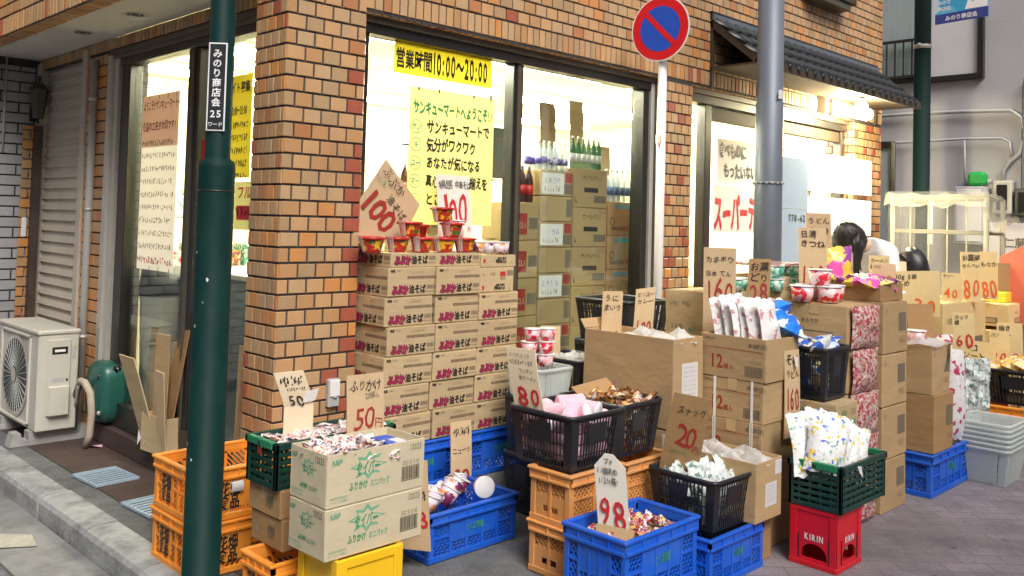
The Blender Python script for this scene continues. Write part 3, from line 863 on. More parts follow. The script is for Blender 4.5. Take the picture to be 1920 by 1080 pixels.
# ------------------------------------------------------------------ wrapped goods
def pillow(name, mat, w=0.11, h=0.15, t=0.035, seed=1, crumple=0.5):
    """sealed plastic packet: swollen middle, flat crimped ends, creases"""
    rg = random.Random(seed); o = V3((rg.uniform(-50, 50), rg.uniform(-50, 50), 0))
    nx, ny = 8, 10; mb = MB(); vs = []; fs = []
    for sd in (1, -1):
        for j in range(ny + 1):
            for i in range(nx + 1):
                u, v = i / nx * 2 - 1, j / ny * 2 - 1
                e = max(0.0, 1 - abs(v) ** 3) * max(0.0, 1 - u * u) ** .55
                c = noise.noise(o + V3((u * 2.2, v * 2.2, sd * 3))) * crumple
                z = sd * t / 2 * e * (1 + c)
                pinch = 1 - .10 * (1 - v * v)
                vs.append((u * w / 2 * pinch, v * h / 2 + .004 * math.sin(u * 9 + seed), z + .006 * noise.noise(o + V3((u, v * 1.5, 9))) * crumple * 2))
    q = (nx + 1) * (ny + 1)
    for s_ in (0, 1):
        for j in range(ny):
            for i in range(nx):
                a = s_ * q + j * (nx + 1) + i
                f = (a, a + 1, a + nx + 2, a + nx + 1)
                fs.append(f if s_ == 0 else f[::-1])
    mb.add(vs, fs, mat, True)
    return mb.build(name)

def heap(protos, spots, label, cat, group, seed=1, tilt=0.6, first=None):
    """scatter copies of packet meshes; spots are (x, y, z, rz, optional rot)"""
    rg = random.Random(seed); out = []
    for i, s_ in enumerate(spots):
        src = protos[i % len(protos)]
        used = src.get('placed', 0)
        o = src if not used else src.copy()
        if used: COL.objects.link(o)
        src['placed'] = 1
        o.location = s_[:3]
        o.rotation_euler = s_[4] if len(s_) > 4 else (rg.uniform(-tilt, tilt), rg.uniform(-tilt, tilt), s_[3])
        k = rg.uniform(.88, 1.1); o.scale = (k, k, k)
        tag(o, label, cat, group); out.append(o)
    for p in protos:
        if 'placed' in p: del p['placed']
    for o in out:
        if 'placed' in o: del o['placed']
    return out

def film_heap(name, F, w, d, h, mat='film', seed=1, nx=16, ny=10):
    """crumpled sheet of plastic film lying over something"""
    mb = MB(); o = V3((seed * 3.7, seed * 1.3, 0)); vs = []; fs = []
    for j in range(ny + 1):
        for i in range(nx + 1):
            u, v = i / nx, j / ny
            e = (math.sin(math.pi * u) * math.sin(math.pi * v)) ** .4 if 0 < i < nx and 0 < j < ny else 0
            z = h * (.35 + .9 * noise.noise(o + V3((u * 5, v * 5, 0))) + .5 * noise.noise(o + V3((u * 13, v * 13, 5)))) * (.25 + .75 * e)
            jx, jy = noise.noise(o + V3((u * 6, v * 6, 9))) * .06, noise.noise(o + V3((u * 6, v * 6, 19))) * .06
            vs.append(F.p((u + jx) * w, (v + jy) * d, max(z, -.01)))
    for j in range(ny):
        for i in range(nx):
            a = j * (nx + 1) + i
            fs.append((a, a + 1, a + nx + 2, a + nx + 1))
    mb.add(vs, fs, mat, False)
    return mb.build(name)

def price_sign(name, label, P0, u, v, w, h, mat='sign_card', lines=(), thick=0.004, group=None, bend=0.005, pts=None, name_cat='price sign'):
    """hand-lettered card standing or leaning; (P0 = lower left corner, u along, v up)"""
    F = Frame(P0, u, v)
    b = MB()
    if pts:
        b.prism(F, pts, -thick, 0, mat)
    else:
        n = 6
        vs, fs = [], []
        for j in range(n + 1):
            tt = j / n
            off = -bend * (tt - .5) ** 2 * 4 + bend
            for (a, c) in ((0, 0), (w, 0), (w, -thick), (0, -thick)):
                vs.append(F.p(a, tt * h, c + off))
        for j in range(n):
            for q in range(4):
                a, c = j * 4 + q, j * 4 + (q + 1) % 4
                fs.append((a, c, c + 4, a + 4))
        fs += [(3, 2, 1, 0), (n * 4, n * 4 + 1, n * 4 + 2, n * 4 + 3)]
        b.add(vs, fs, mat)
    o = b.build(name)
    t = MB()
    for i, ln in enumerate(lines):
        kind = ln[0]
        if kind == 't':
            _, st, x, y, hh, mt = ln[:6]; kw = ln[6] if len(ln) > 6 else {}
            t.text(st, F, x, y, hh, mt, c=.0016 + bend, **{**dict(jit=1.05, seed=i + 3 + len(label)), **kw})
        elif kind == 's':
            _, x, y, ww, hh, mt = ln[:6]; kw = ln[6] if len(ln) > 6 else {}
            t.scribble(F, x, y, ww, hh, mt, c=.0016 + bend, **{**dict(seed=i + 11), **kw})
        elif kind == 'r':
            _, a, bb, mt = ln[:4]
            t.rect(F, a, bb, .0016 + bend + .0005 * i, mt)
    if t.f: t.build('lettering', o)
    return tag(o, label, name_cat, group)

# ------------------------------------------------------------------ ground
g = MB(); g.box((-70, 70), (-70, 70), (-1.75, -1.62), 'asphalt'); struct(g.build('road'))
g = MB()
g.box((-.42, 40), (-30, 40), (-1.70, -1.504), 'path_asphalt')
struct(g.build('sidewalk'))
g = MB()
g.add([(-.30, -.62, -1.500), (.30, -.62, -1.500), (.30, 3.4, -1.500), (-.30, 3.4, -1.500)], [(0, 1, 2, 3)], 'brown_tile')
struct(g.build('tiled_path'))
g = MB()
g.add([(1.05, -30, -1.500), (40, -30, -1.500), (40, -.25, -1.500), (1.05, -1.35, -1.500)], [(0, 1, 2, 3)], 'paver')
struct(g.build('pavement'))
g = MB()                                        # kerb stones, each with a rounded street edge
y = -9.0; k = 0
while y < 9.5:
    y1 = y + .60
    pts = [(0, -.20), (.15, -.20), (.15, .004 + .002 * math.sin(k * 2.1)), (.05, .004), (.016, -.008), (.004, -.028)]
    F = Frame((-.57 + .003 * math.sin(k * 1.7), y1 - .005, -1.5), X, Z, -Y)
    g.prism(F, pts, 0, .59, 'kerb')
    y = y1; k += 1
struct(g.build('kerb'))
g = MB()
g.add([(-.66, .97, -1.600), (-1.75, 2.05, -1.600), (-1.80, 1.50, -1.600), (-.69, .80, -1.600)], [(0, 1, 2, 3)], 'road_paint')
struct(g.build('road_marking'))
g = MB(); g.box((-.86, -.57), (-9, 9), (-1.64, -1.606), 'gutter_stone'); struct(g.build('gutter_ground'))

# ------------------------------------------------------------------ the corner shop
shop = thing('shop_building', 'corner shop clad in orange brown glazed tiles with lit windows', 'building', (0, 0, 0))
PV, PU, TD = .0703, .094, .007

def tiled(name, bld, parent=shop):
    mb = MB(); bld(mb); return mb.build(name, parent)

def b_pillar(mb):
    mb.box((0, .42), (0, .27), (-1.5, 3.3), 'mortar')
    tile_field(mb, Frame((0, 0, -1.5), X, Z, -Y), .42, 4.8, PU, PV, edge_red=True, redp=.006, u0=0, seed=3, u_over=TD)
    tile_field(mb, Frame((0, .27, -1.5), -Y, Z, -X), .27, 4.8, .072, PV, redp=.07, seed=4, vstart=1, wts=[4, 4, 2, 2, 2, 1.4])
    tile_field(mb, Frame((.42, 0, -1.5), Y, Z, X), .27, 4.8, .072, PV, redp=.5, seed=5)
tiled('pillar', b_pillar)

def b_pier(mb):
    mb.box((2.87, 3.20), (0.001, .27), (-1.5, .905), 'mortar')
    tile_field(mb, Frame((2.87, 0.001, -1.5), X, Z, -Y), .33, 2.40, .082, PV, redp=.13, seed=6, wts=[4, 4, 3, 3, 1, 1.6])
    tile_field(mb, Frame((3.20, 0.001, -1.5), Y, Z, X), .27, 2.40, .072, PV, redp=.4, seed=16)
tiled('pier', b_pier)

def b_pier2(mb):
    mb.box((5.78, 6.36), (0.001, .27), (-1.5, .905), 'mortar')
    tile_field(mb, Frame((5.78, 0.001, -1.5), X, Z, -Y), .58, 2.40, .094, PV, redp=.2, seed=8)
    tile_field(mb, Frame((5.78, .27, -1.5), -Y, Z, -X), .27, 2.40, .072, PV, redp=.3, seed=9)
tiled('pier', b_pier2)

def b_wall(mb):
    mb.box((.42, 6.36), (0, .27), (.905, 3.3), 'mortar')
    Fw = Frame((.42, 0, .915), X, Z, -Y)
    # upright course over the openings, then the running tiles above
    tile_field(mb, Fw, 5.94, .105, .0505, .105, joint=.008, bond=0, seed=10, redp=.06, wts=[3, 5, 4, 4, 1, 1])
    tile_field(mb, Frame((.42, 0, 1.022), X, Z, -Y), 5.94, 2.28, PU, PV, seed=11, redp=.004)
    # underside of the upright course
    tile_field(mb, Frame((.42, .10, .905), X, -Y, -Z), 5.94, .10, .0505, .10, joint=.008, bond=0, seed=12, redp=.05)
    # gable end of the building
    tile_field(mb, Frame((6.36, 0, -1.5), Y, Z, X), .27, 4.8, .072, PV, seed=13)
tiled('tiled_wall', b_wall)

def b_left(mb):
    mb.box((.05, .20), (.27, 3.5), (.905, .975), 'mortar')
    tile_field(mb, Frame((.05, 3.5, .905), -Y, Z, -X), 3.23, .07, .05, .07, joint=.007, bond=0, seed=14, wts=[5, 2, 1, 3, 1, 2])
    # pilaster between the window and the slatted shutter
    mb.box((.05, .30), (2.20, 2.52), (-1.5, .905), 'mortar')
    tile_field(mb, Frame((.05, 2.52, -1.5), -Y, Z, -X), .32, 2.40, .16, PV, seed=15, bond=.5, wts=[4, 2, 0, 1, 4, 1], redp=0)
tiled('tiled_wall', b_left)

def b_fascia(mb):
    mb.box((-.46, -.36), (.27, 3.5), (.955, 3.3), 'mortar')
    tile_field(mb, Frame((-.46, 3.5, .955), -Y, Z, -X), 3.23, .11, .0505, .11, joint=.008, bond=0, seed=20, redp=.05)
    tile_field(mb, Frame((-.46, 3.5, 1.067), -Y, Z, -X), 3.23, 2.2, .188, PV, seed=21, redp=.01)
    tile_field(mb, Frame((-.46, 3.5, .955), -Y, X, -Z), 3.23, .10, .0505, .10, joint=.008, bond=0, seed=22, wts=[5, 1, 0, 3, 1, 3])
    tile_field(mb, Frame((-.46, .27, .955), X, Z, -Y), .46, 2.3, PU, PV, seed=23)
    mb.box((-.36, 0), (.275, .30), (1.02, 3.3), 'mortar')
    # the return that carries on along the neighbour's wall
    mb.box((-3.2, -.47), (3.30, 3.5), (.90, 3.3), 'mortar')
    tile_field(mb, Frame((-3.2, 3.30, .90), X, Z, -Y), 2.73, .11, .0505, .11, joint=.008, bond=0, seed=24, wts=[5, 1, 0, 3, 1, 3])
    tile_field(mb, Frame((-3.2, 3.30, 1.012), X, Z, -Y), 2.73, 2.2, .188, PV, seed=25)
tiled('fascia', b_fascia)

mb = MB()
mb.box((-.36, .05), (.30, 3.5), (.978, 1.02), 'soffit')
sf = mb.build('soffit', shop)
for yy in (2.12, 1.35):
    mb = MB()
    Fd = Frame((-.14, yy, .9775), X, -Y, -Z)
    mb.ring(Fd, 0, 0, .045, .058, .003, 'aluminium', 24); mb.disc(Fd, 0, 0, .046, .046, .0012, 'hole', 24)
    mb.ring(Fd, 0, 0, .020, .030, .0022, 'ac_grey', 20)
    mb.build('downlight', sf)

# plinth and steps
mb = MB()
mb.box((.42, 3.2), (-.20, .14), (-1.5, -1.385), 'concrete', .006)
mb.box((3.2, 5.78), (-.10, .14), (-1.5, -1.42), 'concrete', .006)
mb.build('plinth', shop)
mb = MB()
mb.box((.04, .24), (.27, 2.19), (-1.5, -1.385), 'brown_tile', .004)
mb.build('step', shop)

# interior shell
mb = MB()
mb.box((.22, 6.30), (.16, 4.0), (-1.5, -1.40), 'inner_floor'); mb.build('shop_floor', shop)
mb = MB(); mb.box((.14, 6.30), (.14, 4.0), (1.05, 1.12), 'inner_wall'); mb.build('ceiling', shop)
mb = MB()
mb.box((.22, 6.36), (4.0, 4.1), (-1.5, 3.3), 'inner_wall')
mb.box((6.30, 6.36), (.27, 4.0), (-1.5, 3.3), 'inner_wall')
mb.box((.22, .30), (2.52, 4.0), (-1.5, 1.05), 'inner_wall')
mb.build('inner_wall', shop)
mb = MB(); mb.box((.2, 6.36), (.27, 4.1), (3.3, 3.4), 'mortar'); mb.build('flat_roof', shop)

def window(name, parts_fn, panes, lab=None):
    f = MB(); parts_fn(f); o = f.build(name, shop)
    for (F, a, b) in panes:
        p = MB(); p.fbox(F, a, b, (-.003, .003), 'glass'); p.build('pane', o)
    return o

def front_frame(f):
    f.box((.42, 2.87), (.055, .155), (.815, .905), 'black_metal', .004)
    f.box((.42, 2.87), (.035, .06), (.865, .9), 'bronze_metal', .003)
    f.box((.42, 2.87), (.06, .15), (-1.385, -1.28), 'black_metal', .004)
    f.box((1.52, 1.60), (.08, .16), (-1.28, .815), 'black_metal', .004)
    f.box((1.545, 1.575), (.068, .09), (-1.28, .815), 'bronze_metal', .002)
    f.box((2.74, 2.80), (.07, .16), (-1.28, .815), 'black_metal', .004)
    f.box((2.80, 2.845), (.05, .12), (-1.38, .9), 'aluminium', .003)
    f.box((2.832, 2.862), (.02, .06), (-1.38, .9), 'bronze_metal', .003)
    f.box((.42, .50), (.07, .16), (-1.28, .815), 'black_metal', .004)
FX = Frame((0, .12, 0), X, Z, -Y)
window('window', front_frame, [(FX, (.50, 1.52), (-1.28, .815)), (FX, (1.60, 2.74), (-1.28, .815))])

def left_frame(f):
    f.box((.075, .165), (.27, 2.20), (.80, .905), 'black_metal', .004)
    f.box((.05, .085), (.27, 2.20), (.872, .903), 'bronze_metal', .003)
    f.box((.055, .08), (.27, 2.20), (.905 - .06, .872), 'bronze_metal', .003)
    f.box((.08, .16), (.27, 2.20), (-1.385, -1.24), 'black_metal', .004)
    f.box((.09, .165), (1.04, 1.17), (-1.24, .80), 'black_metal', .004)
    f.box((.078, .10), (1.08, 1.11), (-1.24, .80), 'bronze_metal', .002)
    f.box((.085, .165), (1.95, 2.07), (-1.24, .80), 'black_metal', .004)
    f.box((.06, .13), (2.07, 2.13), (-1.38, .85), 'aluminium', .003)
    f.box((.04, .09), (2.13, 2.19), (-1.38, .87), 'aluminium', .003)
    f.box((.085, .165), (.27, .33), (-1.24, .80), 'black_metal', .004)
FL = Frame((.12, 2.0, 0), -Y, Z, -X)
window('window', left_frame, [(FL, (.05, .83), (-1.24, .80)), (FL, (.96, 1.67), (-1.24, .80))])

def door_frame(f):
    f.box((3.20, 5.78), (.06, .16), (.80, .905), 'black_metal', .004)
    f.box((3.20, 5.78), (.04, .07), (.86, .9), 'bronze_metal', .003)
    f.box((3.50, 3.585), (.08, .16), (-1.42, .80), 'black_metal', .004)
    f.box((5.70, 5.78), (.08, .16), (-1.42, .80), 'black_metal', .004)
    f.box((3.20, 3.235), (.08, .16), (-1.42, .80), 'black_metal', .004)
    f.box((3.585, 5.70), (.10, .16), (.70, .795), 'wood_dark', .003)
window('shopfront_door', door_frame, [(FX, (3.235, 3.50), (-1.42, .80))])

# slatted shutter and its aluminium post
mb = MB()
mb.box((.10, .14), (2.56, 3.46), (-1.5, .95), 'shutter')
z = -1.45
while z < .93:
    Fs = Frame((.09, 3.44, z), -Y, V3((.35, 0, 1)), V3((-1, 0, .35)))
    mb.fbox(Fs, (0, .84), (0, .062), (-.005, .005), 'shutter', .002)
    z += .075
mb.box((.03, .12), (2.52, 2.60), (-1.5, .95), 'shutter', .004)
mb.box((.03, .12), (3.44, 3.50), (-1.5, .95), 'shutter', .004)
mb.build('slatted_shutter', shop)
mb = MB()
mb.tube([(.025, 2.36, -1.5), (.025, 2.36, .86)], .024, 'ac_grey', 12)
for z in (-.9, -.1, .6): mb.tube([(.025, 2.36, z), (.025, 2.36, z + .02)], .028, 'aluminium', 12)
mb.build('downpipe', shop)

# canopy of dark roof tiles over the door
aw = MB()
n_w, x0, x1 = 22, 3.40, 6.22
run, zt, ze = .385, 1.40, 1.075
sl = V3((0, -run, ze - zt)); sln = sl.normalized(); nn = V3((0, -sln.z, sln.y)) * -1
if nn.z < 0: nn = -nn
rowsN = 3
for r_ in range(rowsN):
    t0, t1 = r_ / rowsN, (r_ + 1.12) / rowsN
    vs, fs = [], []; K = n_w * 8
    for k in range(K + 1):
        u = x0 + (x1 - x0) * k / K
        ph = (k % 8) / 8
        hgt = .020 * (math.sin(ph * 2 * math.pi) if ph < .5 else .35 * math.sin(ph * 2 * math.pi))
        a = V3((u, 0, zt)) + sl * t0 + nn * (hgt + .010)
        b = V3((u, 0, zt)) + sl * min(t1, 1.06) + nn * (hgt + .030)
        c = b - nn * .016
        vs += [a, b, c]
    for k in range(K):
        i = k * 3
        fs += [(i, i + 1, i + 4, i + 3), (i + 1, i + 2, i + 5, i + 4)]
    aw.add(vs, fs, 'roof', True)
mb = aw
for k in range(n_w):
    u = x0 + (x1 - x0) * (k + .25) / n_w
    p = V3((u, 0, zt)) + sl * 1.07 + nn * .012
    mb.lathe(p, [(.001, .006), (.030, .006), (.034, 0), (.034, -.02)], 'roof', 12, axis=(0, -1, -.2))
awn = aw.build('canopy_roof', shop)
mb = MB()
mb.box((x0, x1 + .02), (-run - .03, -run - .008), (ze - .055, ze + .005), 'wood_dark', .003)
mb.box((x0, x1), (-run, -.001), (ze - .035, ze - .022), 'wood_dark')
for xx in (x0 + .02, 4.35, 5.3, x1 - .02):
    mb.bar((xx, -.002, zt - .02), (xx, -run + .01, ze), .05, .03, (1, 0, 0), 'wood_dark')
    mb.bar((xx, -.012, .90), (xx, -.012, zt - .02), .03, .03, (1, 0, 0), 'wood_dark')
mb.bar((x0, -.01, zt + .03), (x1 + .0, -.01, zt + .03), .05, .03, (0, 1, 0), 'roof')
mb.bar((x0, -.03, zt + .012), (x1, -.03, zt + .012), .04, .02, (0, 1, 0), 'pole_grey')
mb.build('canopy_frame', awn)

# flower-box ledge high on the tiled wall
mb = MB()
mb.box((4.72, 5.45), (-.16, -.008), (1.86, 1.96), 'wood_dark', .005)
mb.box((4.80, 5.38), (-.14, -.012), (1.80, 1.86), 'bronze_metal', .004)
mb.build('window_ledge', shop)

# ceiling lamps inside
def tube_light(x, y, L=1.2, along='x', first=[None]):
    if first[0] is None:
        t = thing('ceiling_light', 'lit fluorescent lamp on the shop ceiling', 'ceiling lamp', (x, y, 1.05), 0, 'shop ceiling lamps')
        h = MB(); h.box((-L / 2, L / 2), (-.11, .11), (-.045, 0), 'white_plastic', .006); h.build('lamp_housing', t)
        for s_ in (-1, 1):
            q = MB(); q.tube([(-L / 2 + .02, s_ * .06, -.062), (L / 2 - .02, s_ * .06, -.062)], .016, 'tube_hot', 8); q.build('tube', t)
        first[0] = t
    else:
        dup(first[0], (x, y, 1.05))
for (x, y) in ((1.1, .75), (2.6, .75), (4.1, .75), (5.3, .8), (1.1, 2.0), (2.6, 2.0), (4.1, 2.0), (5.3, 2.0), (1.1, 3.2), (3.2, 3.2), (5.2, 3.2)):
    tube_light(x, y)

# unseen houses added across both streets to hem in the low sky light
for (nm, lab, bx) in (('added_street_house', 'unseen house added across from the shutter side to hem in the sky', ((-13, -6.5), (-9, 16), (-1.62, 6.5))), ('added_street_house', 'unseen house added across from the big window to hem in the sky', ((-1.5, 22), (-15, -9.0), (-1.62, 6.5)))):
    t = thing(nm, lab, 'building')
    mb = MB(); mb.box(*bx, 'plaster'); mb.build('house_wall', t)
    mb = MB()
    for k in range(5):
        for z in (-.2, 2.8):
            if bx[0][1] < 0:
                mb.box((bx[0][1], bx[0][1] + .03), (bx[1][0] + 2 + k * 4.6, bx[1][0] + 4 + k * 4.6), (z, z + 1.5), 'glass_dark', .01)
            else: mb.box((bx[0][0] + 2 + k * 4.4, bx[0][0] + 4 + k * 4.4), (bx[1][1], bx[1][1] + .03), (z, z + 1.5), 'glass_dark', .01)
    mb.build('window', t)

# ------------------------------------------------------------------ neighbour on the left: slate-coloured long bricks
nb = thing('neighbour_house', 'neighbouring house wall of long slate grey bricks beside the slatted shutter', 'building', (0, 0, 0))
mb = MB()
mb.box((-3.2, .16), (3.5, 3.9), (-1.5, 3.3), 'mortar')
tile_field(mb, Frame((-3.2, 3.5, -1.5), X, Z, -Y), 3.22, 2.42, .24, .0745, joint=.011, depth=.009, seed=30, mats=[M['long_brick']], wts=[1], redp=0)
mb.build('brick_wall', nb)
mb = MB()
mb.box((.015, .06), (3.40, 3.492), (-1.5, .5), 'brown_tile')
tile_field(mb, Frame((-.05, 3.48, -1.5), X, Z, -Y), .10, 2.0, .1, PV, seed=31, wts=[4, 1, 0, 1, 4, 1], redp=0)
mb.build('tiled_edge', nb)
mb = MB()
mb.tube([(-.175, 3.485, .30), (-.175, 3.485, .98)], .008, 'ac_grey', 8)
mb.build('cable_duct', nb)
mb = MB(); mb.box((-.035, .0), (3.462, 3.472), (-.30, -.16), 'white_plastic', .004); mb.build('doorbell', nb)

lan = thing('wall_lantern', 'dark unlit lantern on the slate brick wall by the shutter', 'wall lamp', (.02, 3.40, .55))
mb = MB(); mb.lathe((0, 0, 0), [(.035, 0), (.065, .20), (.07, .205), (.03, .25), (.012, .26), (.012, .30), (0.001, .31)], 'bronze_metal', 6, smooth=False); mb.build('lantern_body', lan)
mb = MB(); mb.tube([(0, .09, .05), (0, .05, .0), (0, 0, -.03), (0, 0, 0)], .008, 'black_plastic', 8); mb.box((-.03, .03), (.08, .098), (-.02, .10), 'black_plastic', .004); mb.build('bracket', lan)
mb = MB(); mb.lathe((0, 0, .01), [(.034, 0), (.060, .18)], 'counter', 6, smooth=False); mb.build('lantern_glass', lan)

# ------------------------------------------------------------------ posts and street signs
gp = thing('street_lamp_post', 'thick dark green steel post with narrow street name plate by the kerb', 'post', (-.50, -.38, -1.5))
mb = MB(); mb.lathe((0, 0, 0), [(.085, 0), (.085, .02), (.0675, .025), (.0665, 1.58), (.064, 1.60), (.050, 1.612), (.0465, 1.62), (.0455, 4.2)], 'pole_green', 28); mb.build('shaft', gp)
mb = MB(); mb.lathe((0, 0, 1.49), [(.0675, 0), (.0675, .006)], 'black_metal', 28); mb.build('band', gp)
rg_ = random.Random(5)
for k in range(7):                          # scraps of old tape and glue on the shaft
    an = R(-150 + rg_.uniform(-70, 70)); zc = rg_.uniform(.2, 1.5); n_ = V3((math.cos(an), math.sin(an), 0)); u_ = V3((-n_.y, n_.x, 0))
    Fk_ = Frame(V3((0, 0, zc)) + n_ * .0672, u_, Z, n_); r_ = rg_.uniform(.002, .006)
    mb = MB(); mb.poly(Fk_, [(r_ * math.cos(q * .9) * rg_.uniform(.6, 1.3), r_ * 1.6 * math.sin(q * .9) * rg_.uniform(.6, 1.3)) for q in range(7)], .0006, ('paper', 'ac_grey', 'hose')[k % 3]); mb.build('tape_scrap', gp)
pl = MB()
pd = V3((-.66, -.75, 0)).normalized(); pu = V3((-pd.y, pd.x, 0)) * 1.0
if pu.x < 0: pu = -pu
Fp = Frame(V3((0, 0, 0)) + pd * .049, pu, Z, pd)
pl.fbox(Fp, (-.034, .034), (1.715, 2.045), (-.002, .002), 'ink_white', .001)
pl.rect(Fp, (-.029, .029), (1.720, 2.040), .0028, 'black_plastic')
pl.text('みのり商店会', Fp, -.0175, 1.992, .0345, 'ink_white', bold=.03, vert=True, c=.004)
pl.text('25', Fp, 0, 1.766, .036, 'ink_white', bold=.03, c=.004, align='c')
pl.text('ワード', Fp, 0, 1.733, .018, 'ink_white', bold=.02, c=.004, align='c')
pl.build('name_plate', gp)

gp2 = thing('street_lamp_post', 'slim dark green post holding the blue banner beyond the tiled canopy', 'post', (6.83, -.20, -1.5))
mb = MB(); mb.lathe((0, 0, 0), [(.10, 0), (.10, .05), (.078, .06), (.075, 5.2)], 'pole_dark', 20); mb.build('shaft', gp2)
mb = MB()
Fq = Frame((-.05, -.10, 0), V3((.75, -.66, 0)), Z)
mb.fbox(Fq, (-.02, .03), (1.30, 1.75), (0, .004), 'ink_white'); mb.build('plate', gp2)
mb = MB(); mb.tube([(-.1, 0, 3.22), (.1, 0, 3.22)], .02, 'aluminium', 8); mb.lathe((0, 0, 3.19), [(.083, 0), (.083, .04)], 'aluminium', 16); mb.build('pipe_clamp', gp2)

ut = thing('utility_pole', 'thick grey galvanised pole standing before the shop door', 'pole', (2.93, -.75, -1.5))
mb = MB(); mb.lathe((0, 0, 0), [(.086, 0), (.084, 2.18), (.080, 2.185), (.078, 4.2)], 'pole_grey', 28); mb.build('shaft', ut)
mb = MB(); mb.lathe((0, 0, 1.68), [(.0875, 0), (.089, .008), (.0875, .018)], 'pole_grey', 28)
for k in range(16):
    a = k * math.pi / 8; mb.box((.09 * math.cos(a) - .005, .09 * math.cos(a) + .005), (.09 * math.sin(a) - .005, .09 * math.sin(a) + .005), (1.683, 1.694), 'ac_grey')
mb.build('steel_band', ut)
mb = MB(); Fu = Frame((-.018, -.0815, 0), X, Z, V3((-.25, -1, 0)))
mb.poly(Fu, [(-.03, 2.20), (.02, 2.205), (.024, 2.25), (-.004, 2.262), (-.028, 2.25)], .004, 'paper'); mb.build('sticker', ut)

ns = thing('no_parking_sign', 'round red and blue no parking sign on a white post', 'road sign', (2.345, -.36, -1.5))
mb = MB(); mb.tube([(0, 0, 0), (0, 0, 2.78)], .0265, 'white_paint', 20); mb.build('post', ns)
mb = MB()
Fs = Frame((-.042, -.006, 2.592), V3((.10, -1, 0)), Z, V3((-1, -.10, 0)))
mb.lathe(Fs.p(0, 0, -.004), [(.001, 0), (.198, 0), (.198, .004), (.001, .004)], 'white_paint', 48, smooth=False, axis=Fs.n)
mb.disc(Fs, 0, 0, .190, .190, .0012, 'sign_red', 48)
F2 = Frame(Fs.O, Fs.u, Fs.v, Fs.n)
mb.disc(F2, 0, 0, .137, .137, .0024, 'sign_blue', 48)
a = R(-45); c_, s_ = math.cos(a), math.sin(a); w_ = .0165; L_ = .140
mb.poly(F2, [(-L_ * c_ - w_ * -s_, -L_ * s_ - w_ * c_), (L_ * c_ - w_ * -s_, L_ * s_ - w_ * c_), (L_ * c_ + w_ * -s_, L_ * s_ + w_ * c_), (-L_ * c_ + w_ * -s_, -L_ * s_ + w_ * c_)], .0036, 'sign_red')
mb.build('sign_disc', ns)
mb = MB()
mb.box((-.034, .03), (-.035, .035), (2.478, 2.502), 'aluminium', .003)
mb.build('bracket', ns)
mb = MB(); Ft = Frame((-.0285, 0, 0), -Y, Z, -X)
mb.fbox(Ft, (-.02, .02), (1.90, 1.955), (-.004, .0015), 'aluminium'); mb.rect(Ft, (-.017, .017), (1.905, 1.95), .003, 'paper'); mb.poly(Ft, [(.0, 1.90), (.016, 1.86), (.014, 1.897)], .003, 'ink_red')
mb.build('number_tag', ns)

# ------------------------------------------------------------------ air conditioner, tank, forecourt things
ac = thing('air_conditioner', 'cream outdoor air conditioner unit on two feet by the slatted shutter', 'air conditioner', (-.165, 2.20, -1.42))
mb = MB()
mb.box((-.115, .115), (0, .76), (0, .575), 'ac', .008)
mb.box((-.123, .123), (-.008, .768), (.572, .600), 'ac', .008)
Fa = Frame((-.115, .76, 0), -Y, Z, -X)
mb.ring(Fa, .36, .29, .225, .255, .006, 'ac', 32)
mb.disc(Fa, .36, .29, .24, .24, .002, 'hole', 32)
casing = mb.build('casing', ac)
mb = MB()
for k in range(10):
    mb.ring(Fa, .36, .29, .035 + k * .021, .0385 + k * .021, .012, 'ac_grey', 32)
for k in range(32):
    a = k * math.pi / 16; mb.bar(Fa.p(.36 + .05 * math.cos(a), .29 + .05 * math.sin(a), .010), Fa.p(.36 + .24 * math.cos(a), .29 + .24 * math.sin(a), .010), .004, .004, Fa.n, 'ac_grey')
mb.disc(Fa, .36, .29, .045, .045, .014, 'ac', 24)
for a0, a1, b0, b1 in ((.08, .64, .02, .036), (.08, .64, .545, .56), (.08, .096, .02, .56), (.624, .64, .02, .56)): mb.fbox(Fa, (a0, a1), (b0, b1), (0, .014), 'ac', .003)
mb.build('fan_grille', casing)
mb = MB()
Fb = Frame((-.135, 0, 0), X, Z, -Y)
Fb = Frame((-.118, 0, 0), X * .88, Z, -Y)
mb.fbox(Fb, (.055, .185), (.09, .545), (0, .012), 'ac', .005)
mb.fbox(Fb, (.06, .18), (.09, .27), (.012, .036), 'ac', .008)
mb.fbox(Fb, (.075, .165), (.455, .50), (.008, .0135), 'hole', .002)
mb.rect(Fb, (.08, .15), (.29, .315), .0128, 'ac_grey'); mb.disc(Fb, .165, .30, .008, .008, .0129, 'ink_black')
mb.rect(Fb, (.195, .215), (.42, .50), .0012, 'ac_grey')
mb.rect(Fb, (.09, .15), (.47, .485), .0142, 'ink_white')
mb.build('service_cover', casing)
for yy in (.10, .62):
    mb = MB()
    mb.prism(Frame((-.235, yy - .045, -.08), X, Z, -Y), [(0, 0), (.47, 0), (.45, .078), (.41, .078), (.395, .03), (.075, .03), (.06, .078), (.02, .078)], -.09, 0, 'concrete')
    mb.box((-.13, .13), (yy - .04, yy + .04), (-.05, 0), 'concrete')
    mb.build('foot_block', ac)
mb = MB()
mb.tube([(.112, .02, .18), (.102, -.06, .265), (.086, -.13, .305), (.088, -.19, .305), (.105, -.235, .25), (.115, -.245, .13), (.11, -.24, .0), (.095, -.225, -.06)], .021, 'hose', 10)
mb.tube([(.112, .02, .11), (.106, -.02, .17), (.09, -.08, .25), (.085, -.12, .29)], .010, 'ac', 8)
mb.build('pipe_sleeve', ac)

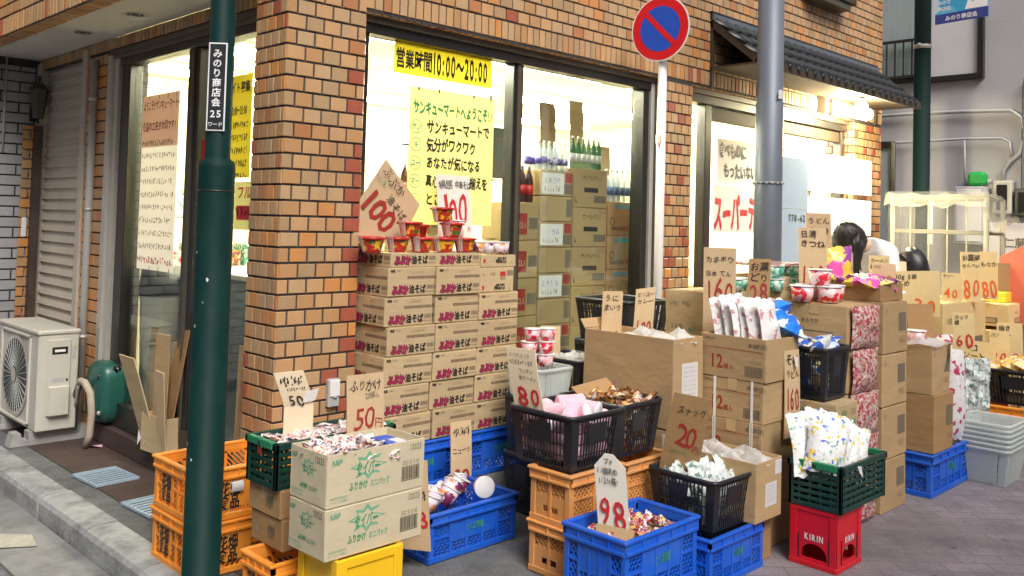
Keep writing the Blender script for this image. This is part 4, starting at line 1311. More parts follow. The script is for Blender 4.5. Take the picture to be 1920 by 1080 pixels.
tk = thing('water_tank', 'rounded dark green plastic tank behind the air conditioner hose', 'tank', (.095, 2.06, -1.385))
tk.scale = (.76, .54, .98)
mb = MB(); prof = []
vs = []; fs = []; n, m = 20, 12
for i in range(m + 1):
    th = math.pi * i / m
    for j in range(n):
        ph = 2 * math.pi * j / n
        d = [math.sin(th) * math.cos(ph), math.sin(th) * math.sin(ph), math.cos(th)]
        q = [math.copysign(abs(t) ** .55, t) for t in d]
        vs.append((q[0] * .16, q[1] * .27, .20 + q[2] * .19))
for i in range(m):
    for j in range(n): fs.append((i * n + j, (i + 1) * n + j, (i + 1) * n + (j + 1) % n, i * n + (j + 1) % n))
mb.add(vs, fs, 'tank', True); mb.build('tank_body', tk)
mb = MB()
Fk = Frame((-.155, .02, .25), -Y, Z, -X)
mb.tube([(-.02, -.24, .33), (-.05, -.25, .365), (-.02, -.262, .375), (.0, -.255, .345)], .010, 'black_plastic', 8)
mb.build('handle', tk)
mb = MB(); mb.lathe((-.13, -.16, .30), [(.02, 0), (.02, .02), (.012, .03)], 'black_plastic', 12, axis=(-.6, -.6, .5)); mb.build('filler_cap', tk)
mb = MB(); mb.lathe((-.13, -.19, .09), [(.014, 0), (.014, .03), (.006, .04)], 'aluminium', 12, axis=(-.5, -.8, .1)); mb.build('tap', tk)

def floor_grate(x, y, lab):
    t = thing('drain_grate', lab, 'drain grate', (x, y, -1.499), R(4))
    f = MB()
    for a, b in (((-.115, .115), (-.14, -.130)), ((-.115, .115), (.130, .14)), ((-.115, -.105), (-.130, .130)), ((.105, .115), (-.130, .130))): f.box(a, b, (0, .012), 'grate')
    f.build('grate_frame', t)
    s_ = MB()
    for k in range(7): s_.box((-.104, .104), (-.118 + k * .0365, -.101 + k * .0365), (.004, .008), 'grate')
    s_.box((-.104, .104), (-.129, .129), (.0005, .0015), 'hole')
    s_.build('bars', t)
    return t
floor_grate(-.20, 1.32, 'pale steel drain grate in the brown forecourt nearer the air conditioner')
floor_grate(-.19, .70, 'pale steel drain grate in the brown forecourt partly behind the orange crates')

# bundle of flattened cardboard in a carton beside the pillar
t = carton('cardboard_carton', 'pale open carton stuffed with flattened cardboard sheets by the tiled pillar', 'carton', .13, .26, .20, 'card_pale', open_top=True, loc=(.065, 1.22, -1.385), rz=R(6), fill=.3)
sh = [(-.06, .10, .02, .50, .20, -.22, 'card_pale'), (-.03, .06, .02, .62, .13, -.05, 'card'), (.0, .0, .02, .66, .16, .06, 'card_brown'), (.03, -.05, .02, .56, .18, .12, 'card_pale'), (.06, -.10, .02, .60, .15, .20, 'card'), (-.08, -.08, .02, .46, .12, -.16, 'card_edge'), (.08, .05, .02, .64, .20, .30, 'card_brown')]
for i, (dx, dy, dz, hh, ww, tl, mt) in enumerate(sh):
    mb = MB()
    F = Frame((.065 + dx * .55, 1.22 + dy + ww / 2, -1.385 + dz), V3((.15 * math.sin(i * 2), -1, 0)), V3((tl, .25 * math.sin(i * 1.7 + 2), 1)))
    mb.fbox(F, (0, ww), (0, hh), (-.003, .003), mt)
    tag(mb.build('cardboard_sheet'), 'flattened cardboard sheet standing in the pale carton by the pillar', 'cardboard sheet', 'flattened cardboard sheets in the carton')
# more sheets leaning against the window near the pillar
for i, (xx, yy, hh, ww, lean) in enumerate(((.04, .42, .66, .16, .05), (.0, .36, .56, .12, .10), (.06, .33, .92, .14, .02))):
    mb = MB(); F = Frame((xx, yy, -1.385), V3((.1, -1, 0)), V3((lean, .05, 1)))
    mb.fbox(F, (0, ww), (0, hh), (-.003, .003), ('card', 'card_brown', 'card_pale')[i])
    tag(mb.build('cardboard_sheet'), ('tan cardboard sheet leaning at the pillar base', 'short brown cardboard sheet leaning against the pillar base', 'tallest pale cardboard sheet leaning between window and pillar')[i], 'cardboard sheet')
mb = MB()
vs = []
for j in range(6):
    for i in range(6):
        u, v = i / 5, j / 5
        vs.append((.01 + .07 * u + .02 * v, 1.44 - .10 * u + .03 * v, -1.385 + .10 * v + .03 * math.sin(u * 5) + .02 * math.sin(v * 4 + u * 6)))
mb.add(vs, [(j * 6 + i, j * 6 + i + 1, j * 6 + i + 7, j * 6 + i + 6) for j in range(5) for i in range(5)], 'paper', True)
tag(mb.build('paper_scrap'), 'crumpled white paper scrap on the step beside the cardboard bundle', 'paper')
mb = MB(); mb.add([(-.03, 2.02, -1.496), (.03, 1.98, -1.490), (.01, 1.93, -1.494), (-.05, 1.97, -1.480)], [(0, 1, 2, 3)], 'pink_pack')
tag(mb.build('paper_scrap'), 'tiny pink paper scrap under the air conditioner hose', 'paper')
mb = MB(); mb.add([(2.86, -2.33, -1.497), (2.95, -2.36, -1.490), (2.97, -2.28, -1.485), (2.88, -2.27, -1.494)], [(0, 1, 2, 3)], 'paper')
tag(mb.build('paper_scrap'), 'small white paper scrap lying on the paving beyond the red crate', 'paper')

# ------------------------------------------------------------------ posters on the glass
def poster(name, label, F, w, h, mat, fn, curl=0.0):
    b = MB(); n = 8; vs = []; fs = []
    for j in range(n + 1):
        for i in range(n + 1):
            u, v = i / n, j / n
            vs.append(F.p(u * w, v * h, curl * math.sin(u * 7 + v * 3) - .0006))
    for j in range(n):
        for i in range(n): a = j * (n + 1) + i; fs.append((a, a + 1, a + n + 2, a + n + 1))
    b.add(vs, fs, mat)
    o = b.build(name)
    t = MB(); fn(t, F, w, h)
    if t.f: t.build('lettering', o)
    return tag(o, label, 'poster')

def f_hours(t, F, w, h):
    t.text('営業時間', F, .008, .038, .108, 'ink_black', bold=.030, jit=.5, sx=.56, c=.002)
    t.text('10:00～20:00', F, .252, .026, .158, 'ink_black', bold=.034, jit=.3, sx=.385, c=.002)
poster('opening_hours_poster', 'strong yellow opening hours strip across the window top', Frame((.685, .112, .655), X, Z, -Y), .685, .163, 'paper_gold', f_hours)

def f_big(t, F, w, h):
    t.text('サンキューマートへようこそ!!', F, .022, h - .130, .078, 'ink_green', bold=.045, jit=.6, sx=.525, c=.002)
    rows = [('サン', 'サンキューマートで', .225, .074, .68), ('キ', '気分がワクワク', .320, .074, .68), ('ユー', 'あなたが気になる', .415, .072, .68), ('マー', '真心こもった品揃えを', .510, .070, .64), ('ト', 'とことん', .610, .072, .80)]
    for i, (cc, st, dy, hh, sx) in enumerate(rows):
        t.ring(F, .048, h - dy + .022, .033, .0365, .0016, 'ink_palegreen', 24)
        t.text(cc, F, .048, h - dy + .006, .042, 'ink_palegreen', bold=.035, jit=.4, align='c', sx=.72, c=.002)
        t.text(st, F, .118, h - dy, hh, 'ink_black', bold=.038, jit=.6, sx=sx, c=.002, seed=i + 5)
    for xx in (.05, .19, .44, .57):
        t.rect(F, (xx, xx + .010), (h - .012, h + .055), .003, 'black_plastic')
    t.rect(F, (-.05, .0), (h - .31, h - .30), .003, 'black_plastic')
    t.rect(F, (w - .01, w + .03), (h - .46, h - .45), .003, 'black_plastic')
poster('welcome_poster', 'tall pale yellow welcome poster with green heading in the window', Frame((.795, .112, -.12), X, Z, -Y), .605, .715, 'paper_yellow', f_big)

FLp = lambda y, z: Frame((.112, y, z), -Y, Z, -X)
def f_pink(t, F, w, h):
    t.rect(F, (0, w), (h * .70, h), .0010, 'pink_top')
    t.text('ようこそ!!サンキューマートへ', F, .012, h - .085, .060, 'ink_dkred', bold=.026, jit=.7, sx=.60, c=.002)
    t.text('食品の工夫が大切です!', F, .012, h - .205, .056, 'ink_dkred', bold=.022, jit=.7, sx=.76, c=.002)
    for i in range(9):
        t.scribble(F, .014, h - .30 - i * .075, w * (.92 if i % 3 else .86), .036, 'ink_grey', 15, c=.002, seed=i + 40, t=.15)
    t.scribble(F, .008, .035, w * .94, .042, 'ink_red', 15, c=.002, seed=77, t=.18)
    for xx in (.09, .22, .34, .45): t.rect(F, (xx, xx + .006), (h - .03, h + .075), .003, 'ink_grey')
    for xx in (.18, .30, .44): t.rect(F, (xx, xx + .008), (-.035, .02), .003, 'black_plastic')
def _pink():
    o = poster('welcome_poster', 'long white handwritten poster with pink top on the shutter side window', FLp(1.80, -.43), .49, 1.02, 'paper_pink', f_pink)
    return o
_pink()
def f_y2(t, F, w, h):
    t.text('イト募集', F, .01, h - .085, .06, 'ink_black', bold=.02, jit=.4, sx=.8, c=.002)
    t.text('10:00～20:00', F, .01, h - .20, .06, 'ink_black', bold=.02, jit=.3, sx=.42, c=.002)
    for i in range(5): t.scribble(F, .01, h - .27 - i * .065, w * .85, .035, 'ink_black', 8, c=.002, seed=i + 90, t=.2)
poster('job_poster', 'narrow yellow handwritten poster on window between green post and pillar', FLp(.72, .09), .22, .52, 'paper_gold', f_y2)
def f_y3(t, F, w, h):
    t.text('フル', F, .03, h - .08, .07, 'ink_orange', bold=.02, jit=.4, c=.002)
    t.scribble(F, .02, h - .17, w * .8, .05, 'ink_orange', 4, c=.002, t=.2); t.rect(F, (.03, .16), (.05, .12), .002, 'ink_red')
poster('sale_poster', 'small pale yellow sale poster low on the window beside the pillar', FLp(.64, -.17), .2, .24, 'paper_yellow', f_y3)
def f_r(t, F, w, h):
    t.rect(F, (0, w), (h - .14, h), .0015, 'ink_red')
    for i in range(4): t.text('年中無休'[i], F, w / 2, h - .21 - i * .085, .05, 'ink_black', jit=.4, bold=.02, align='c', c=.002)
poster('notice_poster', 'narrow red topped cardboard notice beside the window mullion', FLp(1.02, -.22), .125, .52, 'sign_cream', f_r)
def f_w(t, F, w, h):
    t.text('通話', F, .02, h - .08, .05, 'ink_black', bold=.01, c=.002, sx=.8)
    for i in range(5): t.scribble(F, .015, h - .13 - i * .05, w * .8, .02, 'ink_grey', 6, c=.002, seed=i + 7)
poster('notice_poster', 'white printed notice below the red topped one on the side window', FLp(1.02, -.62), .12, .35, 'paper', f_w)
def f_w2(t, F, w, h):
    for i in range(12): t.scribble(F, .012, h - .06 - i * .055, w * .8, .025, 'ink_grey', 4, c=.002, seed=i + 27)
poster('notice_poster', 'slim white notice at the pillar edge of the side window', FLp(.47, -.05), .12, .62, 'paper', f_w2)

# counter back and odds inside the shutter-side window
t = thing('shop_counter', 'grey green counter back seen low through the shutter side window', 'counter', (.45, 1.1, -1.40))
mb = MB(); mb.box((0, .05), (-.80, .80), (0, .93), 'counter', .004); mb.box((-.03, .5), (-.82, .82), (.93, .96), 'ac', .004); mb.build('counter_front', t)
mb = MB(); mb.box((.05, .45), (-.78, .78), (0, .90), 'counter'); mb.build('cabinet', t)
t = thing('rubbish_bin', 'pale plastic bin with black lid inside the shutter side window', 'bin', (.30, 1.86, -1.40))
mb = MB(); mb.lathe((0, 0, 0), [(.10, 0), (.125, .78), (.13, .80)], 'ac', 20); mb.build('bin_body', t)
mb = MB(); mb.lathe((0, 0, .80), [(.135, 0), (.135, .05), (.12, .17), (.05, .19), (0.001, .19)], 'black_plastic', 20); mb.build('lid', t)
for i, (yy, hh, ww, mt) in enumerate(((1.80, .62, .12, 'card'), (1.66, .34, .10, 'card_pale'))):
    mb = MB(); F = Frame((.19, yy, -1.40), -Y, V3((.04, 0, 1)), -X)
    mb.fbox(F, (0, ww), (0, hh), (-.003, .003), mt); 
    for q in range(4): mb.scribble(F, .015, hh - .08 - q * .06, ww * .7, .03, 'ink_grey', 4, c=.004, seed=q)
    tag(mb.build('cardboard_sheet'), ('tall lettered cardboard strip behind the glass near the bin', 'short pale cardboard strip behind the glass near the bin')[i], 'cardboard sheet')

t = thing('outlet_box', 'grey weatherproof socket cover on the tiled pillar behind the 50 signs', 'socket', (.262, -.007, -.97))
mb = MB(); mb.box((0, .062), (-.03, 0), (0, .13), 'ac_grey', .006); mb.build('box_body', t)
mb = MB(); mb.box((.004, .058), (-.036, -.030), (.05, .125), 'white_plastic', .003); mb.box((.02, .042), (-.04, -.03), (.045, .055), 'ac_grey', .002); mb.build('cover_flap', t)

# ------------------------------------------------------------------ the wall of noodle cartons
NW, ND, NH = .283, .29, .1385
def noodle_print(b, fr, w, d, h):
    for key, ww in (('f', w), ('s', d), ('r', d)):
        F = fr[key]; sc = ww / .283
        lo = h < .1
        y0 = .012
        b.text('ぶぶか', F, .020 * sc, y0 + .004, .046, 'ink_black', bold=.135, c=.0010, sx=.72, jit=.5, seed=9)
        b.text('ぶぶか', F, .020 * sc, y0 + .004, .046, 'ink_maroon', bold=.075, c=.0024, sx=.72, jit=.5, seed=9)
        b.text('油そば', F, .122 * sc, y0 + .005, .043, 'ink_black', bold=.045, c=.0012, sx=.80)
        b.rect(F, (.232 * sc, .276 * sc), (y0 + .020, y0 + .040), .0010, 'ink_tan')
        barcode(b, F, .234 * sc, y0 + .022, .040 * sc, .016, 'ink_grey', 4, False)
        b.rect(F, (.230 * sc, .276 * sc), (y0 + .004, y0 + .010), .0010, 'ink_tan')
        if not lo:
            b.rect(F, (.110 * sc, .278 * sc), (.082, .096), .0010, 'ink_tan')
            b.text('要冷暗所保管直射日光厳禁', F, .112 * sc, .0838, .0135, 'ink_grey', c=.0016, sx=1.0, bold=.01)
            b.text('明星', F, .012 * sc, .116, .013, 'ink_black', c=.0012, bold=.03)
            b.text('12個入', F, .045 * sc, .117, .010, 'ink_grey', c=.0012)
            b.text('ぶぶか油そば', F, .130 * sc, .108, .014, 'ink_tan', c=.0012)
            b.rect(F, (0.002, ww - .002), (.072, .0735), .0006, 'card_edge')

zrows = [-1.150 + NH * i for i in range(6)]
GN = 'noodle cartons stacked by the window'
proto_n = [carton('noodle_carton', 'x', 'carton', NW, ND, NH - .001, 'card_pale', GN, noodle_print, seed=k) for k in range(4)]
proto_t = carton('noodle_carton', 'x', 'carton', NW, ND, .065, 'card_pale', GN, noodle_print, open_top=True, fill=.9)
used = [0, 0]
cols = [('pillar-side', .590), ('middle', .880), ('outer', 1.165)]
rnk = ['lowest', 'second lowest', 'third', 'fourth', 'fifth', 'topmost full']
for ci, (cn, cx) in enumerate(cols):
    for ri in range(6):
        if ci == 2 and ri >= 5: continue
        jx = rnd.uniform(-.006, .006) + (.0, -.010, .004, .010, -.004, .004)[ri] * (1 if ci == 0 else .4)
        jy = rnd.uniform(-.008, .004) + (-.012 if ri == 5 and ci == 1 else 0)
        lab = '%s noodle carton counted from the bottom in the %s column of the pile' % (rnk[ri] if ri < 5 else 'sixth', cn)
        pq = proto_n[used[0] % 4]; o = pq if used[0] < 4 else dup(pq); used[0] += 1
        o.location = (cx + jx, -.205 + ND / 2 + jy, zrows[ri]); o.rotation_euler = (0, 0, R(rnd.uniform(-1.3, 1.3)))
        o['label'] = lab
    if ci < 2:
        o = proto_t if not used[1] else dup(proto_t); used[1] = 1
        o.location = (cx + (.012 if ci == 0 else .010), -.205 + ND / 2 + .004, zrows[5] + NH); o.rotation_euler = (0, 0, R((1.5, -1)[ci]))
        o['label'] = 'shallow cut-down noodle carton holding red bowls on the %s column' % cn

def white_print(b, fr, w, d, h):
    F = fr['f']
    for y0 in ([.02] if h < .08 else [.012]):
        b.text('楊家', F, w * .42, y0 + .002, .020, 'ink_black', bold=.03, c=.0012, vert=False, sx=.5)
        b.text('中華そば', F, w * .47, y0, .019, 'ink_black', bold=.03, c=.0012, sx=.85)
        b.text('高幡不動屋', F, w * .47, y0 + .018, .014, 'ink_black', bold=.02, c=.0012, sx=.9)
        b.disc(F, w * .10, y0 + .012, .008, .012, .0012, 'ink_red', 10)
        b.text('12個', F, w * .82, y0, .010, 'ink_grey', c=.0012)
    if h > .08:
        b.rect(F, (w * .58, w * .74), (.082, .105), .0012, 'ink_red'); b.rect(F, (w * .58, w * .74), (.062, .080), .0012, 'ink_tan')
        barcode(b, F, w * .80, .088, w * .15, .018, seed=3); b.text('中華', F, w * .28, .085, .020, 'ink_tan', c=.0012)
        b.text('楊家', F, w * .06, .088, .010, 'ink_grey', c=.0012)
carton('noodle_carton', 'pale carton with small red square print on the outer noodle column', 'carton', .245, .26, .128, 'card_pale', None, white_print, loc=(1.158, -.07, zrows[5]))
carton('noodle_carton', 'shallow pale carton carrying purple cups on the outer noodle column', 'carton', .25, .26, .062, 'card_pale', None, white_print, open_top=True, fill=.9, loc=(1.165, -.07, zrows[5] + .129))

# red bowls in the two trays
def bowl(label, loc, rz, group='red noodle bowls on the carton pile', first=[None]):
    if first[0] is None:
        t = thing('noodle_bowl', label, 'noodle bowl', loc, rz, group)
        mb = MB(); mb.lathe((0, 0, 0), [(.030, 0), (.032, .004), (.042, .048), (.050, .050), (.051, .056), (.049, .059), (.0, .061)], 'bowl_red', 20); bwall = mb.build('bowl_wall', t)
        mb = MB(); vs = []; fs = []
        for i in range(9):
            a = R(-168 + i * 14)
            vs += [(math.cos(a) * .0345, math.sin(a) * .0345, .010), (math.cos(a) * .0425, math.sin(a) * .0425, .046)]
        fs = [(2 * i, 2 * i + 2, 2 * i + 3, 2 * i + 1) for i in range(8)]
        mb.add(vs, fs, 'bowl_label', True); 
        mb.build('bowl_label', bwall)
        mb = MB(); vs = []; fs = []
        for i in range(10):
            a = R(176 + i * 3.6 + 4)
            for k in range(4):
                r_ = (.037, .043, .051, .058)[k] + .003 * noise.noise(V3((i * .7, k * .9, 2)))
                vs.append((math.cos(a) * r_, math.sin(a) * r_, (.004, .030, .052, .064)[k] + .006 * noise.noise(V3((i * .9, k, 7)))))
        fs = [(i * 4 + k, (i + 1) * 4 + k, (i + 1) * 4 + k + 1, i * 4 + k + 1) for i in range(9) for k in range(3)]
        mb.add(vs, fs, 'film'); mb.build('shrink_film', t)
        first[0] = t; return t
    return dup(first[0], loc, rz, label, group)
zt_ = zrows[5] + NH + .066
bw = [(.41, -.13, 0, 'red noodle bowl nearest the pillar in the bottom row'), (.555, -.13, 0, 'red noodle bowl second from the pillar in the bottom row'),
      (.70, -.13, 0, 'red noodle bowl below the left one of the middle pair'), (.85, -.13, 0, 'red noodle bowl fourth from the pillar in the bottom row'), (.985, -.13, 0, 'red noodle bowl at the outer end of the bottom row'),
      (.635, -.12, .062, 'red noodle bowl in the middle row below the diamond sign'), (.905, -.12, .062, 'red noodle bowl in the middle row below the white 100 sign'), (.84, -.12, .124, 'single red noodle bowl crowning the bowl pyramid')]
for i, (x, y, dz, lab) in enumerate(bw):
    bowl(lab, (x, y, zt_ + dz * 1.21), R((-20, 5, 15, -5, 8, 0, 10, -8)[i])).scale = (1.28, 1.28, 1.22)
bowl('shaded red noodle bowl in the gap of the middle row', (.765, -.02, zt_ + .062), R(-60))
for i, x in enumerate((.48, .79, .93)):
    bowl('shaded red noodle bowl in the back row of the trays', (x, .0, zt_), R(-40 + 30 * i), 'back row of red noodle bowls')

def cup(name, label, mat, loc, r=.033, h=.062, group=None, rz=0, lid='white_plastic', cat='noodle cup'):
    t = thing(name, label, cat, loc, rz, group)
    mb = MB(); mb.lathe((0, 0, 0), [(r * .80, 0), (r * .97, h * .93)], mat, 18); cwall = mb.build('cup_wall', t)
    mb = MB(); mb.lathe((0, 0, h * .93), [(r * 1.03, 0), (r * 1.04, h * .07), (0, h * .075)], lid, 18); mb.build('lid', t)
    return t
c0 = cup('noodle_cup', 'small purple and white noodle cup on the shallow pale carton', 'cup_purple', (1.085, -.13, zrows[5] + .195), group='purple noodle cups')
for (x, y) in ((1.155, -.13), (1.225, -.14), (1.09, -.05), (1.16, -.05), (1.235, -.05), (1.275, -.12)):
    dup(c0, (x, y, zrows[5] + .195), rnd.uniform(0, 6))
cup('noodle_cup', 'tall pink noodle cup standing beside the crowning red bowl', 'cup_purple', (1.005, -.055, zt_ + .062), .036, .10)
cup('noodle_cup', 'pink noodle cup at the front of the bowl row by the pale carton', 'white_plastic', (1.06, -.05, zt_), .03, .06)

# diamond sign and white sign behind the bowls
F0 = Frame((.62, .015, -.015), V3((1, 0, .02)), V3((0, .06, 1)))
o = price_sign('price_sign', 'diamond-shaped cardboard 100 sign tilted behind the red bowls', (.62, .005, -.015), V3((1, 0, 0)), V3((0, .05, 1)), 0, 0, 'sign_card',
    [('s', -.09, .015, .001, .001, 'ink_black')], pts=[(-.038, .215), (.176, -.005), (.05, -.20), (-.23, -.20), (-.225, -.035)])
t_ = MB()
ang = R(-46); ud = V3((math.cos(ang), 0, math.sin(ang))); vd = V3((-math.sin(ang), 0, math.cos(ang)))
Fd = Frame((.62, .002, -.015), ud, vd)
t_.text('ぶぶか', Fd, -.160, .052, .062, 'ink_black', jit=.7, c=.004, bold=.0, sx=.95)
t_.text('油そば', Fd, -.045, -.022, .055, 'ink_black', jit=.7, c=.004, sx=.95)
t_.scribble(Fd, -.165, .012, .07, .026, 'ink_green', 6, c=.004, t=.1)
for i, ch in enumerate('100'):
    t_.text(ch, Fd, -.165 + i * .078 - (.0 if i else -.025), -.150 , .165, 'ink_dkred', jit=.4, c=.004, bold=.022, sx=1.0, seed=i)
ob_ = t_.build('lettering', o)
o = price_sign('price_sign', 'white upright 100 sign behind the crowning red bowl', (.945, .03, -.20), X, V3((-.04, .05, 1)), .235, .345, 'sign_white',
    [('t', '楊感', .012, .275, .048, 'ink_black', dict(bold=.0)), ('t', '中華そば', .125, .280, .042, 'ink_black', dict(sx=.66, bold=.004)), ('t', '1', .030, .085, .22, 'ink_red', dict(bold=.015, sx=.7)), ('t', '0', .070, .085, .22, 'ink_red', dict(bold=.012, sx=.56)), ('t', '0', .140, .085, .22, 'ink_red', dict(bold=.012, sx=.56)), ('t', '円', .205, .05, .03, 'ink_red', dict(bold=.0))], thick=.003)

# ------------------------------------------------------------------ blue crates
def blue_print(text, mat='ink_yellow', size=.045, sx=.62):
    def fn(sh, wi, Fw, ln, H):
        if wi == 0: sh.text(text, Fw, ln * .5, H * .48, size, mat, bold=.02, align='c', sx=sx, c=.001, jit=.25)
    return fn
bl_proto = lattice_crate('delivery_crate', 'large blue crate of cup soups on the dark paving', 'crate', .50, .36, .20, 'blue', 'blue delivery crates', cols=5, prints=blue_print('つくば市場', 'ink_green', .034), pitch=.026)
bl_proto.location = (.57, -.53, -1.5)
dup(bl_proto, (.72, -.02, -1.384), 0, 'blue crate carrying the pillar side of the noodle pile', scale=(.86, 1, 1.15))
dup(bl_proto, (1.22, -.02, -1.384), 0, 'blue crate carrying the outer end of the noodle pile', scale=(.98, 1, 1.15))
# cup soups in the blue crate
def soup(label, loc, rot, first=[None]):
    if first[0] is None:
        t = thing('soup_cup', label, 'soup cup', loc, 0, 'soup cups in the blue crate', rot)
        mb = MB(); mb.lathe((0, 0, 0), [(.030, 0), (.044, .075)], 'cup_purple', 18); mb.build('cup_wall', t)
        mb = MB(); mb.lathe((0, 0, .075), [(.047, 0), (.0475, .004), (.045, .006), (0, .0065)], 'paper', 20); mb.build('lid', t)
        first[0] = t; return t
    return dup(first[0], loc, None, label, rot=rot)
sp_ = [(.36, -.62, -1.32, -75, 20), (.40, -.60, -1.325, -70, 60), (.45, -.55, -1.33, -60, 90), (.50, -.58, -1.325, -65, 40), (.55, -.55, -1.315, -55, 80), (.61, -.52, -1.31, -65, 30), (.66, -.50, -1.325, -70, 100), (.46, -.45, -1.34, -40, 200), (.56, -.42, -1.34, -30, 10), (.38, -.47, -1.34, -60, 130)]
for (x, y, z, a, b) in sp_:
    soup('white lidded soup cup tumbled in the blue crate under the 80 sign', (x, y, z), (R(a + 90), R(20), R(b)))
soup('round white soup cup lid standing upright at the crate edge', (.695, -.60, -1.275), (R(78), 0, R(-25)))
price_sign('price_sign', 'narrow cardboard 80 sign standing behind the soup cups', (.715, -.385, -1.37), V3((1, -.05, 0)), V3((0, .04, 1)), .125, .33, 'sign_card',
    [('s', .012, .265, .10, .04, 'ink_black', dict(t=.1)), ('t', 'ニューク', .008, .185, .034, 'ink_black', dict(sx=.8)), ('t', '80', .010, .055, .085, 'ink_dkred', dict(bold=.012, sx=1.0))])
price_sign('price_sign', 'cardboard sign mostly hidden between seasoning carton and blue crate', (.18, -.62, -1.42), V3((.5, -.75, 0)), V3((-.05, .05, 1)), .18, .36, 'sign_card',
    [('s', .1, .20, .07, .04, 'ink_black'), ('t', '8', .12, .10, .09, 'ink_red', dict(bold=.012))])

# ------------------------------------------------------------------ corner group beside the pillar
def op_print(sh, wi, Fw, ln, H):
    if wi in (0, 3):
        x = ln * .30
        sh.fbox(Fw, (ln * .17, ln * .47), (.045, .155), (-.004, .001), 'orange')
        sh.text('花畑', Fw, ln * .19, .098, .058, 'ink_black', bold=.04, sx=.75, c=.0022)
        sh.text('食品', Fw, ln * .19, .046, .058, 'ink_black', bold=.04, sx=.75, c=.0022)
or_proto = lattice_crate('delivery_crate', 'upper orange crate of the pair behind the green post', 'crate', .52, .36, .205, 'orange', 'orange delivery crates', cols=5, prints=op_print, both=False, solid_mid=False, pitch=.022)
or_proto.location = (-.212, -.075, -1.292)
dup(or_proto, (-.212, -.075, -1.5), 0, 'lower orange crate of the pair behind the green post')
price_sign('price_tag', 'small white tag stuck on the upper orange crate', (-.33, -.2705, -1.185), X, Z, .05, .04, 'paper', [], name_cat='tag')

od = dup(or_proto, (-.19, -.70, -1.5), 0, 'pale orange crate under two small cartons and the green basket crate', scale=(1, .56, 1.06))
def small_print(b, fr, w, d, h):
    F = fr['s']
    b.text('コショウ', F, d * .55, h * .30, .030, 'ink_grey', bold=.03, sx=.42, c=.0012); b.text('お徳用', F, d * .55, h * .5, .024, 'ink_grey', bold=.02, sx=.7, c=.0012)
    b.disc(F, d * .2, h * .4, .015, .018, .0012, 'ink_tan', 12); b.rect(F, (d * .55, d * .8), (h * .75, h * .88), .0012, 'ink_tan')
    F = fr['f']; b.text('コショウ', F, w * .3, h * .4, .04, 'ink_grey', bold=.03, c=.0012)
carton('small_carton', 'lower of two small worn cartons on the pale orange crate', 'carton', .40, .22, .112, 'card_brown', None, small_print, loc=(-.175, -.62, -1.282))
carton('small_carton', 'upper of two small worn cartons beneath the green basket crate', 'carton', .40, .22, .105, 'card_brown', None, small_print, loc=(-.185, -.615, -1.169))

def slat_crate(name, label, L, W, H, mat, loc, handle=True):
    """deep horizontal-slatted folding crate"""
    t = thing(name, label, 'crate', loc)
    sh = MB(); walls = crate_walls(L, W)
    sh.box((-L / 2 + .004, L / 2 - .004), (-W / 2 + .004, W / 2 - .004), (0, .006), mat)
    rows = max(4, int(H / .028))
    for wi, (Fw, ln) in enumerate(walls):
        sh.fbox(Fw, (0, .022), (0, H), (-.014, 0), mat, .002); sh.fbox(Fw, (ln - .022, ln), (0, H), (-.014, 0), mat, .002)
        for r_ in range(rows):
            z0 = .004 + r_ * (H - .03) / rows
            sh.fbox(Fw, (.02, ln - .02), (z0, z0 + (H - .03) / rows * .56), (-.008, -.003), mat, .001)
        k = max(3, int(ln / .045))
        for i in range(1, k):
            a = ln * i / k
            sh.fbox(Fw, (a - .004, a + .004), (.004, H - .02), (-.013, -.005), mat)
    sh.build('slatted_wall', t)
    rm = MB()
    for wi, (Fw, ln) in enumerate(walls):
        rm.fbox(Fw, (-.006, ln + .006), (H - .026, H), (-.012, .006), mat, .003)
    rm.build('rim', t)
    if handle:
        for wi in (1, 3):
            Fw, ln = walls[wi]
            q = MB(); q.fbox(Fw, (ln * .08, ln * .92), (H - .024, H + .003), (-.013, .0095), 'green_plastic', .003)
            q.fbox(Fw, (ln * .46, ln * .54), (H - .018, H - .006), (.0095, .0115), 'dkgreen_plastic', .001)
            q.build('handle', t)
    return t
gcr = slat_crate('basket_crate', 'dark green slatted crate with green handle beside the pillar', .52, .205, .165, 'dkgreen_plastic', (-.15, -.622, -1.062))
mb = MB(); Fg = Frame((-.2605, -.085 + .205, .1), -Y, Z, -X); mb.poly(Fg, [(.10, .01), (.135, .012), (.13, .035), (.105, .032)], .003, 'ink_dkred'); mb.build('sticker', gcr)

